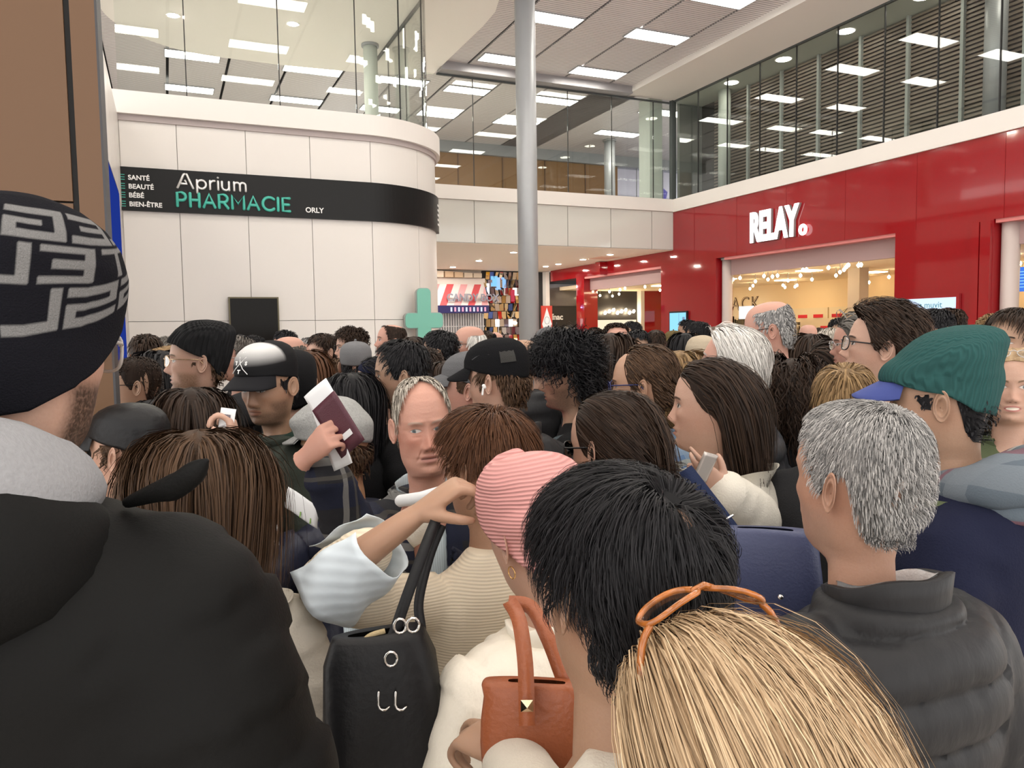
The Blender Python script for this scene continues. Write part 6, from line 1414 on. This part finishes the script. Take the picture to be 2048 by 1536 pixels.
for t_, (dx, dz) in (('S', (-.022, .0)), ('W', (.0, .020)), ('T', (.022, .0)), ('T', (.0, -.020))):
    p_ = head_point(np.array([math.radians(8)+dx*9]), np.array([.082+dz]), np.array([.027]))[0]; me = text_mesh('cap_lettering', t_, .017, WLETTER, .0005, .0008, align='CENTER'); me.transform(Matrix.Translation(Vector(p_)+Vector((0, 0, -.006))) @ Matrix.Rotation(math.pi, 4, 'Z') @ Matrix.Rotation(math.radians(62), 4, 'X')); on_head(Q11, 'cap_lettering', me, c_)
mb = MB()
for s_ in (-1, 1): mb.tube([tuple(head_point(np.array([math.radians(8)+s_*u*.032*9]), np.array([.082+u*.026]), np.array([.026]))[0]) for u in (-1, -.5, 0, .5, 1)], .0012, 5)
mb.build('cross_emblem', WLETTER, c_)
add_hood(Q11, fabric('forest_hood', (.025, .045, .035)), 1.15, 'hoodie_hood', drop=-.008); add_collar(Q11, KGRN, h=.05, r=.125, th=.014, open_=.5, drop=.03, flare=.03)
mb = MB(); mb.tube(cubic([np.array(q)*Q11['k'] for q in ((.13, -.17, 1.2), (.14, -.12, 1.40), (.145, .0, 1.455), (.14, .12, 1.38), (.13, .17, 1.2))], 16), .020, 8); mb.build('rucksack_strap', KBLK, Q11['root'], True)
Q12 = person('balding man seen from behind below the wall screen', 576, 716, 4.3, -50, skin='pink', hairs=(fringe(.06, n=1500, L=.012), HGB), top=('jacket', KCH))
Q13 = person('person in a black knitted hood behind the green parka', 588, 768, 3.25, 0, hairs=None, top=('coat', KBLK)); beanie(Q13, KBLK, line=[(0, .03), (60, .0), (90, -.06), (180, -.09)], thick=.016, top=.012, na=64, nz=24, name='hood_cap')
Q14 = person('person with a reddish-brown ponytail beside the black hood', 612, 752, 3.75, -10, face=dict(female=True), hairs=(farlong(1500, .16), HAU), top=('jacket', KBEIGE))
Q15 = person('young man with short brown hair and a navy jacket gazing left', 645, 704, 5.5, -118, skin='fair', hairs=(far(2500, .045, lift=.3), HDB), fm=dict(brow=(.02, .012, .01)), top=('jacket', KNAVY))
Q16 = person('older man half hidden behind the young man in navy', 617, 706, 6.6, -160, skin='pink', hairs=(far(900, .02), HG), top=('jacket', KCH))
Q17 = person('dark-haired person just showing under the wall screen', 507, 699, 7.0, -20, hairs=(far(900, .03), HK), top=('jacket', KBLK))
Q18 = person('dark-haired man right of the wall screen, top of head only', 570, 690, 6.8, -60, hairs=(far(1000, .035), HK), top=('jacket', KBLK))
Q19 = person('curly-haired man with glasses and a skullcap looking left', 702, 696, 5.2, -100, skin='fair', hairs=(far(2500, .05, curl=.008, cfreq=1.5, vol=.012, lift=.8, steps=6), HDB), top=('jacket', KCH)); add_glasses(Q19, 'square', FBLK, None); skullcap(Q19, KBLK)
Q20 = person('boy in a faded grey cap, black hair, from behind', 712, 732, 4.1, 5, 0, hairs=(hatted(2200, .05, .03), HK), top=('jacket', KBLK), s=.95); cap_mesh(Q20, fabric('faded_grey_cap', (.16, .16, .165)), MATS['fabric_faded_grey_cap'], top=.014, name='cap')
Q21 = person('boy with an open mouth looking down to the left, brown fringe', 672, 752, 5.0, -150, pitch=-8, skin='fair', s=.9, hairs=(far(2200, .06, front=1.3), HB), top=('jacket', KBLK))
Q22 = person('balding man in profile with his chin raised before the green cross', 777, 684, 5.6, -98, pitch=8, skin='pink', s=1.05, hairs=(short(3500, .02, thick=.004, line=RECEDE, bald=[(0, .10), (60, .105), (180, .102)]), HDB), top=('jacket', KWHITE))
Q23 = person('man with black cropped hair and stubble in a black jacket looking left', 802, 752, 3.0, -86, -75, skin='olive', s=1.03, fm=dict(beard=.35, beardcol=(.03, .02, .015), brow=(.012, .008, .006)), hairs=(short(6500, .045, vol=.004, line=RECEDE), HK), gar=dict(b=.03, hem=.76, vox=.018, w=1.08), top=('', KBLK, 'jacket')); add_collar(Q23, KBLK, h=.045, r=.09, th=.012)
Q24 = person('woman in black glasses and a navy headband looking left', 757, 772, 3.45, -98, skin='fair', face=dict(female=True), fm=dict(brow=(.02, .012, .01)), hairs=(short(3500, .08, flow='back', lift=.05), HK), top=('jacket', KBLK)); add_glasses(Q24, 'square', FBLK, LENS, r=.0018); beanie(Q24, KNAVY, line=[(0, .078), (90, .04), (180, .0)], thick=.010, top=.0, name='headband', na=48, nz=20)
Q25 = person('person with long black hair from behind, left of the elderly man', 702, 812, 2.92, -8, skin='fair', face=dict(female=True), hairs=(longh(4500, .22, width=.0016, thick=.016), HK), top=('jacket', KBLK))
Q26 = person('man in a grey flat cap and navy down jacket behind the passport', 682, 892, 2.46, -68, -60, pitch=-8, skin=(.42, .24, .13), s=1.1, age=.5, hairs=(hatted(2500, .03, .02), HB), arms=(((.25, .0, 1.14), (.2, .2, .98)), (('px', 565, 1125, 2.2), (-.12, .28, 1.02))), gar=dict(b=.034, hem=.76, vox=.013, puff=(.12, .014), w=1.02), top=('', SHELLN, 'down_jacket'))
FLAT = fabric('grey_tweed', (.32, .32, .31), noise=(160, .3)); V_, a_ = dome([(0, .05), (90, .028), (180, .0)], .012, .020, 64, 24); m_, n_ = V_.shape[:2]; V_ = V_.reshape(-1, 3); V_[:, 1] += .022*sstep(.05, .11, V_[:, 2]); V_[:, 2] -= .012*sstep(.07, .13, V_[:, 2])*sstep(0, .09, V_[:, 1]); fc = on_head(Q26, 'flat_cap', mesh_np('flat_cap', V_, grid_faces(m_, n_), FLAT))
q = np.radians(np.linspace(-48, 48, 21)); bs = head_point(q, np.full(21, .050), np.full(21, .012)); T_ = np.array([bs+np.array([0, 1, 0])*(t*.052*np.cos(q*1.5)**.6)[:, None]+np.array([0, 0, -.018*t]) for t in np.linspace(0, 1, 6)]); V2 = np.concatenate([T_, (T_-np.array([0, 0, .006]))[::-1], T_[:1]]); on_head(Q26, 'peak', mesh_np('peak', V2.reshape(-1, 3), grid_faces(len(V2), 21, False), FLAT), fc)
add_collar(Q26, KWHITE, h=.03, r=.088, th=.006, drop=.02)
Q27 = person('man with sunglasses on his black hair looking left', 880, 706, 4.5, -70, skin='olive', hairs=(far(2500, .035), HK), top=('jacket', KBLK)); add_glasses(Q27, 'square', FBLK, LENSD, dy=-.03, dz=.092, temples=False)
Q28 = person('man looking down with thinning dark hair below the sunglasses man', 866, 742, 3.9, -150, pitch=-30, skin='tan', hairs=(far(2000, .03, line=RECEDE), HDB), top=('jacket', KWHITE))
Q29 = person('girl with a dark ponytail and a magenta coat', 893, 772, 3.6, -10, face=dict(female=True), hairs=(farlong(1800, .12), HDB), top=('jacket', KPINK), s=.95)
Q30 = person('fair man in a grey cap half hidden by the black cap', 940, 778, 2.8, -75, skin='pink', hairs=(hatted(1500, .015), HB), top=('jacket', fabric('pink_jacket', (.55, .12, .22)))); cap_mesh(Q30, KGREY, KGREY, top=.014)
Q31 = person('elderly bald man in glasses with white side hair gazing left', 936, 692, 4.9, -122, pitch=3, skin='pink', s=1.05, age=.9, fm=dict(brow=(.35, .33, .3)), hairs=(fringe(.07, n=2500, L=.06, lift=.5, width=.0022), HW), top=('jacket', KBLK)); add_glasses(Q31, 'square', FBLK, LENS)
Q32 = person('person with dark hair right behind the bald man in glasses', 971, 694, 6.2, -20, hairs=(far(800, .03), HDB), top=('jacket', KCH))
Q33 = person('bald pink head before the mirror wall', 986, 692, 6.6, -40, skin='pink', hairs=None, top=('jacket', KCH))
Q34 = person('bald man from behind right of the black cap', 1046, 722, 4.3, -30, skin='tan', hairs=(fringe(.05, n=1500, L=.008), HDB), top=('puffer', SHELLB))
Q35 = person('person in a black hood beside the bald head', 1083, 722, 4.75, -15, hairs=None, top=('coat', KBLK)); beanie(Q35, KBLK, line=[(0, .03), (60, .0), (90, -.06), (180, -.09)], thick=.02, top=.012, na=64, nz=24, name='hood_cap')
Q36 = person('woman in a pale grey cap near the red banner', 1096, 690, 5.9, -130, face=dict(female=True), hairs=(farlong(900, .2), HB), top=('jacket', KGREY)); cap_mesh(Q36, KGREY, KGREY, top=.012)
Q37 = person('frowning man with cropped hair left of the round-faced man', 1190, 684, 7.0, 172, skin='pink', hairs=(far(1500, .018), HDB), top=('jacket', KBLK))
Q38 = person('round-faced man with receding hair looking at the camera', 1232, 684, 6.0, 168, skin='pink', s=1.12, sx=1.1, hairs=(far(2000, .016, line=RECEDE), HDB), top=('wide', KBLK), face=dict(jaw=1.2))
Q39 = person('man with dark hair looking left, before the red shop panel', 1263, 668, 8.0, -120, skin='olive', fm=dict(beard=.4), hairs=(far(1300, .035), HK), top=('jacket', KCH))
Q40 = person('man with thick black hair and brows facing the camera', 1276, 698, 5.5, 178, skin='olive', hairs=(far(2500, .045, vol=.006), HK), fm=dict(browamt=1.4, brow=(.01, .008, .006)), top=('jacket', KBLK))
Q41 = person('dark-haired person from behind, right of the black-browed man', 1312, 690, 6.8, 0, hairs=(far(1300, .05), HDB), top=('jacket', KCH))
Q42 = person('man in a brown camouflage cap at the shop door', 1346, 688, 7.8, -145, skin='tan', hairs=(hatted(800, .02), HDB), top=('jacket', KOLIVE)); cap_mesh(Q42, fabric('brown_cap', (.12, .09, .04)), MATS['fabric_brown_cap'], top=.012)
Q43 = person('man in profile before the blue advertising screen', 1374, 664, 8.6, -92, skin='olive', s=1.05, hairs=(far(1300, .025), HK), top=('jacket', KBLK))
Q44 = person('man with short black hair from behind next to the blue screen', 1397, 672, 7.4, -60, skin='olive', s=1.05, hairs=(far(1500, .03, fade=.3), HK), top=('jacket', KBLUE))
Q45 = person('dark-skinned bald man with a beard by the pale column', 1428, 676, 7.9, -125, skin='dark', fm=dict(beard=.9, beardcol=(.01, .008, .007), brow=(.01, .008, .007)), hairs=None, top=('jacket', KBLK))
Q46 = person('woman in a beige headscarf from behind', 1402, 716, 4.9, 0, face=dict(female=True), hairs=None, top=('coat', KBEIGE)); beanie(Q46, KBEIGE, line=[(0, .03), (60, -.02), (90, -.10), (180, -.13)], thick=.018, top=.006, folds=.006, na=96, nz=36, name='headscarf')
Q47 = person('dark-haired woman with a hairband behind the headscarf', 1372, 698, 6.0, 10, face=dict(female=True), hairs=(farlong(1200, .2), HK), top=('coat', KBLK))
Q48 = person('woman with a mass of long dark curls from behind, below the tall man', 1584, 792, 2.95, 5, skin='tan', face=dict(female=True), hairs=(dict(n=7000, L=.30, width=.0018, curl=.010, cfreq=4, vol=.03, steps=14, lift=.6, grav=.5, long=.24, thick=.022, flow='part', jit=.2, amin=60), HDB), top=('coat', KBLK))
Q49 = person('smiling woman with brown hair tied back, in profile', 1648, 742, 3.9, -98, skin='tan', face=dict(female=True, nose=1.1), fm=dict(brow=(.025, .015, .01), lip=(.4, .14, .13)), hairs=(farlong(2500, .16, flow='back', amin=105), HDB), top=('jacket', KBLK))
Q50 = person('child with dark blonde hair from behind, between the grey-haired man and the dark curls', 1690, 812, 2.0, 0, s=.78, hairs=(dict(n=4500, L=.10, width=.0016, jit=.12, lift=.3, vol=.006, steps=7, thick=.014), HDBL), top=('jacket', KCH))
Q51 = person('woman in thin-rimmed glasses behind the young man in black glasses', 1712, 690, 3.5, -95, skin='pink', face=dict(female=True), hairs=(farlong(1500, .14, flow='back'), HGB), top=('coat', KCH)); add_glasses(Q51, 'round', FSIL, LENS)
Q52 = person('older woman with short blonde-grey hair near the snack shelves', 1660, 692, 5.6, -155, skin='pink', age=.8, face=dict(female=True), hairs=(far(1800, .06), HSA), top=('coat', KBEIGE))
Q53 = person('man with dark hair standing by the snack shelves', 1678, 668, 6.4, 170, skin='olive', hairs=(far(1500, .03), HK), top=('jacket', KBLK))
Q54 = person('bald head before the snack shelves', 1616, 676, 7.0, -10, skin='pink', hairs=None, top=('jacket', KGREY))
Q55 = person('dark-haired person before the snack shelves', 1638, 684, 7.2, 0, hairs=(far(1200, .03), HDB), top=('jacket', KBLK))
Q56 = person('woman with long dark hair behind the tall man in black', 1622, 706, 5.0, 10, face=dict(female=True), hairs=(farlong(1500, .25), HDB), top=('coat', KBLK))
Q57 = person('man with short dark hair below the earphone screen, facing left', 1868, 664, 4.4, -125, skin='olive', hairs=(far(2500, .035), HK), top=('jacket', KBLK))
Q58 = person('second dark-haired man below the earphone screen', 1896, 656, 5.1, -60, skin='olive', hairs=(far(2200, .03), HDB), top=('jacket', KCH))
Q59 = person('person with light curly hair behind the green cap', 1984, 672, 4.85, -20, hairs=(far(2000, .05, curl=.008, cfreq=1.5), HDBL), top=('jacket', KGREY))
Q60 = person('person with long hair deep in the crowd beside the curly mop', 1222, 712, 4.2, 10, face=dict(female=True), hairs=(farlong(2000, .26), HDB), top=('coat', KCH))
Q61 = person('woman with a dark bob beside the red banner', 1118, 700, 5.2, -100, face=dict(female=True), skin='fair', hairs=(farlong(1200, .12), HDB), top=('coat', KBLK))
Q62 = person('dark-haired person from behind under the pharmacy cross', 826, 712, 5.0, 0, hairs=(farlong(1200, .12), HDB), top=('jacket', KBEIGE))
# ================================================================== THINGS CARRIED
def vdir(r, u, t): return _R*r+_U*u-_f*t
def slab(name, m, px, py, d, ax, ay, w, h, th, parent=None, bendr=0.0, rows=8):
    """thin rectangular sheet centred at a point; ax, ay = view directions (right, up, towards camera) of its sides; bendr bows it"""
    c = place(px, py, d); X = nrm(vdir(*ax)); Y = vdir(*ay); Y = nrm(Y-X*(X@Y)); Z = np.cross(X, Y); V = []
    for s_ in (0, 1):
        for j in range(rows+1):
            for i in range(rows+1):
                u, v = i/rows-.5, j/rows-.5; V.append(X*u*w+Y*v*h+Z*(th*(s_-.5)+bendr*(1-4*v*v)+.3*bendr*math.sin(5*u)))
    V = np.array(V); n = rows+1; F = []
    for j in range(rows):
        for i in range(rows):
            a = j*n+i; F.append((a, a+n, a+n+1, a+1)); b = a+n*n; F.append((b, b+1, b+n+1, b+n))
    for i in range(rows):
        for a, b in ((i, i+1), ((n-1)*n+i+1, (n-1)*n+i), ((i+1)*n, i*n), (i*n+n-1, (i+1)*n+n-1)): F.append((a, b, b+n*n, a+n*n))
    me = mesh_np(name, V, np.array(F), m, False)
    return add(name, me, None, parent, tuple(c) if parent is None else None), X, Y, Z
PAPER = mat('white_paper', (.74, .75, .76), .7); PRINT = mat('grey_print', (.18, .17, .2), .7); GTICK = mat('green_print', (.22, .42, .08), .7)
AX, AY = (.52, -.80, .10), (.62, .50, .55)
pp_, X, Y, Z = slab('passport', mat('passport_burgundy', (.075, .018, .030), .45, bump=(400, .2)), 676, 850, 1.675, AX, AY, .125, .088, .005); tag(pp_, 'burgundy passport held up by the elderly man', 'passport')
def on_slab(name, m, u, v, w, h, base, lift=.0035, vecs=None):
    X_, Y_, Z_ = vecs; V = [X_*(u+a*w)+Y_*(v+b*h)+Z_*l for l in (lift, lift+.0008) for a, b in ((-.5, -.5), (.5, -.5), (.5, .5), (-.5, .5))]
    b = MB(); b.v = [tuple(q) for q in V]; b.f = [[0, 3, 2, 1], [4, 5, 6, 7], [0, 1, 5, 4], [1, 2, 6, 5], [2, 3, 7, 6], [3, 0, 4, 7]]
    return b.build(name, m, base)
sg_ = 1 if Z@(-_f) > 0 else -1
on_slab('sticker', PAPER, .030, .012, .013, .034, pp_, .003*sg_ if sg_ > 0 else -.0038, (X, Y, Z))
q1, *_ = slab('boarding_paper', PAPER, 656, 822, 1.69, (.50, -.82, .1), (.66, .50, .5), .12, .085, .001, bendr=.004); tag(q1, 'white boarding papers folded behind the raised passport', 'paper')
q2, *_ = slab('boarding_pass', PAPER, 662, 868, 1.695, (.36, -.92, .1), (.7, .35, .5), .155, .062, .001, bendr=-.003); tag(q2, 'narrow white boarding pass sticking out above and below the fist', 'paper')
q3, X3, Y3, Z3 = slab('ticket', PAPER, 454, 850, 2.035, (.95, -.10, .3), (.10, 1, 0), .048, .088, .001, bendr=.003); tag(q3, 'white ticket held up behind the brown-haired girl', 'ticket'); s3 = 1 if Z3@(-_f) > 0 else -1
on_slab('print_block', PRINT, .002, .024, .018, .008, q3, .0045 if s3 > 0 else -.0055, (X3, Y3, Z3))
q4, X4, Y4, Z4 = slab('document', PAPER, 606, 1016, 1.93, (.86, -.46, .25), (.30, .80, .6), .105, .075, .001, bendr=.006); tag(q4, 'curved white document with green marks below the raised sleeve', 'paper'); s4 = 1 if Z4@(-_f) > 0 else -1
for u in (.0, .032): on_slab('green_mark', GTICK, u, -.018, .003, .02, q4, .0075 if s4 > 0 else -.0085, (X4, Y4, Z4))
q5, *_ = slab('receipt', PAPER, 549, 1070, 1.90, (.9, .1, .3), (.2, 1, 0), .026, .05, .001, bendr=.002); tag(q5, 'small white slip beside the navy down sleeve', 'paper')
rl_ = MB(); rl_.tube([place(800, 1002, 1.64), place(842, 996, 1.60), place(880, 985, 1.57)], .013, 14); tag(rl_.build('paper_roll', PAPER, None, True), 'cream paper rolled up beside the raised fist', 'paper')
q6, *_ = slab('folded_leaflet', KWHITE, 845, 1063, 1.60, (.8, .5, .1), (-.4, .9, .2), .07, .04, .003, bendr=.006); tag(q6, 'folded cream leaflet in the lower hand of the elderly man', 'paper')
q7, X7, Y7, Z7 = slab('smartphone', mat('phone_silver', (.55, .50, .46), .25, .4), 1410, 935, 1.745, (.35, .9, .2), (-.85, .3, .4), .07, .035, .008); tag(q7, 'silver smartphone in the hand of the white denim woman', 'phone')

# disposable mask slung round the raised elbow
def sleeve_wrap(name, m, a, b, r0, r1, P, ang=(0, 300)):
    A, B = np.array(a), np.array(b); T = nrm(B-A); N = nrm(np.cross(T, [0, 0, 1.0])); Bn = np.cross(T, N); V = []; n = 30; L_ = 12
    for t in np.linspace(0, 1, L_):
        for q in np.radians(np.linspace(*ang, n)):
            r = (r0+(r1-r0)*t)*(1+.06*math.sin(5*q+9*t)); V.append(A+(B-A)*t+r*(math.cos(q)*N+math.sin(q)*Bn))
    return mesh_np(name, np.array(V), grid_faces(L_, n, False), m)
MASK = stripes_mat('pale_blue_mask', (.66, .73, .78), .022, 2, .12, .7, .97)
a_, b_ = place(652, 1172, 1.475), place(762, 1088, 1.44); c_ = .5*(a_+b_)
mk = add('face_mask', sleeve_wrap('face_mask', MASK, a_-c_, b_-c_, .088, .070, None, (-40, 250)), None, None, tuple(c_)); tag(mk, 'pale blue disposable face mask worn round the raised forearm', 'face mask'); md = mk.modifiers.new('t', 'SOLIDIFY'); md.thickness = .002
lp = MB(); lp.tube(cubic([place(640, 1172, 1.46)-c_, place(632, 1190, 1.45)-c_, place(640, 1205, 1.44)-c_, place(660, 1208, 1.44)-c_], 10), .0015, 6); lp.build('ear_loop', PAPER, mk, True)

def bag_body(w, dpt, h, e=.55, top=.86, n=36, seed=2, lump=.006):
    L_ = [(0, .90, .90), (.06, .98, .98), (.3, 1.0, 1.0), (.6, .98, .96), (.85, .93, .80), (.97, top, .62), (1.0, top*.96, .5)]; V = []; a = np.arange(n)*2*math.pi/n
    for t, sx_, sy_ in [(0, .5, .5)]+L_+[(1.0, .5, .2)]:
        V.append(np.stack([.5*w*sx_*np.sign(np.cos(a))*np.abs(np.cos(a))**e, .5*dpt*sy_*np.sign(np.sin(a))*np.abs(np.sin(a))**e, np.full(n, h*t)], -1))
    m_ = len(V); V = np.array(V).reshape(-1, 3); V += lump*np.stack([wav(V, seed+q, 20) for q in range(3)], -1)
    return V, [grid_faces(m_, n)]
def strap(name, pts, w, m, parent, base, th=.003):
    """flat strap along points (world), lying in the horizontal side direction"""
    P_ = cubic(pts, 24)-base; T = nrm(np.gradient(P_, axis=0)); side = nrm(np.cross(T, nrm(CAM-base))); up = np.cross(side, T)
    V = np.stack([P_-side*w/2-up*th, P_+side*w/2-up*th, P_+side*w/2+up*th, P_-side*w/2+up*th], 1).reshape(-1, 3)
    return add(name, mesh_np(name, V, [grid_faces(24, 4)], m, False), None, parent)
# black handbag
LEATHB = mat('black_bag_leather', (.008, .008, .009), .45, bump=(70, .15), spec=.3); CHROME = mat('chrome', (.75, .73, .70), .15, 1.0)
hb = place(770, 1620, 1.30); hb0 = empty('handbag', tuple(hb), math.radians(-12), 'soft black handbag with long straps hanging from the raised hand', 'bag')
bv, bq = bag_body(.20, .12, .30, .6, .8, lump=.010); add('body', mesh_np('body', bv, bq, LEATHB), None, hb0)
rot_ = Matrix.Rotation(math.radians(12), 4, 'Z')
def wstrap(name, pts, w, m, root, th=.003):
    o = strap(name, [np.array(p) for p in pts], w, m, root, np.array(root.location), th); o.matrix_local = Matrix.Rotation(-root.rotation_euler[2], 4, 'Z'); return o
wstrap('strap', [place(872, 1040, 1.40), place(850, 1095, 1.36), place(815, 1190, 1.32), place(790, 1262, 1.30), place(775, 1300, 1.29)], .019, LEATHB, hb0)
wstrap('strap', [place(884, 1050, 1.42), place(860, 1110, 1.40), place(838, 1200, 1.36), place(842, 1255, 1.34), place(845, 1300, 1.33)], .017, LEATHB, hb0)
wstrap('tan_lining_strap', [place(770, 1262, 1.28), place(735, 1275, 1.27), place(712, 1310, 1.26), place(695, 1352, 1.26)], .008, fabric('tan_trim', (.42, .33, .19)), hb0)
bk = MB()
for (x, y) in ((782, 1318), (800, 1252), (826, 1250)):
    c = place(x, y, 1.245)-hb; c = np.array(rot_ @ Vector(c)); bk.tube([(c[0]+.010*math.cos(t), c[1], c[2]+.012*math.sin(t)) for t in np.linspace(0, 6.2, 12)], .0022, 6); o = bk.build('ring', CHROME, hb0, True); bk = MB()
for x in (768, 802):
    c = np.array(rot_ @ Vector(place(x, 1400, 1.235)-hb)); bk = MB(); bk.tube(cubic([(c[0]-.008, c[1], c[2]+.014), (c[0]-.009, c[1]-.004, c[2]-.008), (c[0], c[1]-.006, c[2]-.014), (c[0]+.008, c[1], c[2]-.012)], 8), .002, 6); bk.build('hook', CHROME, hb0, True)
# tan leather shoulder bag
TANL = mat('tan_leather', (.30, .085, .032), .42, bump=(120, .2), noise=(18, .12))
tb_ = place(1075, 1530, 1.06); tb0 = empty('shoulder_bag', tuple(tb_), math.radians(-32), 'tan leather shoulder bag on the white down jacket', 'bag')
bv, bq = bag_body(.155, .055, .118, .45, .97, lump=.002); add('body', mesh_np('body', bv, bq, TANL), None, tb0)
wstrap('strap', [place(1020, 1205, 1.13), place(1038, 1240, 1.08), place(1050, 1320, 1.03), place(1053, 1400, 1.005), place(1054, 1450, 1.00)], .021, TANL, tb0)
wstrap('strap', [place(1018, 1206, 1.15), place(1062, 1215, 1.13), place(1095, 1275, 1.09), place(1122, 1345, 1.07), place(1130, 1370, 1.07)], .021, TANL, tb0)
c = place(1054, 1412, .992); sb = MB(); sb.v = [(-.008, 0, -.008), (.008, 0, -.008), (.008, 0, .008), (-.008, 0, .008), (0, -.006, 0)]; sb.f = [[0, 1, 4], [1, 2, 4], [2, 3, 4], [3, 0, 4], [3, 2, 1, 0]]
o = sb.build('pyramid_stud', mat('gold_stud', (.75, .62, .42), .2, 1.0), tb0); o.matrix_local = Matrix.Rotation(math.radians(32), 4, 'Z') @ Matrix.Translation(Vector(c-tb_)) @ Matrix.Rotation(math.radians(-24), 4, 'Z')
# navy crossbody bag
NAVB = mat('navy_nylon', (.045, .055, .12), .5, bump=(200, .15))
nb = place(1528, 1280, 1.42); nb0 = empty('crossbody_bag', tuple(nb), math.radians(-38), 'navy nylon crossbody bag worn on the back of the cream fleece', 'bag')
bv, bq = bag_body(.195, .085, .205, .5, .9, lump=.004); add('body', mesh_np('body', bv, bq, NAVB), None, nb0)
wstrap('strap', [place(1372, 940, 1.60), place(1402, 980, 1.53), place(1440, 1030, 1.47), place(1478, 1082, 1.42)], .030, fabric('navy_webbing', (.015, .022, .055)), nb0)
bk = MB(); c = np.array(Matrix.Rotation(math.radians(38), 4, 'Z') @ Vector(place(1448, 1040, 1.44)-nb)); bk.tube([(c[0]-.016, c[1], c[2]-.012), (c[0]+.016, c[1], c[2]+.010)], .0022, 6); bk.build('slider', CHROME, nb0, True)
c = np.array(Matrix.Rotation(math.radians(38), 4, 'Z') @ Vector(place(1560, 1193, 1.355)-nb)); bk = MB(); bk.tube([(c[0], c[1], c[2]), (c[0]+.001, c[1]-.003, c[2])], .0055, 10); bk.build('snap', CHROME, nb0, True)
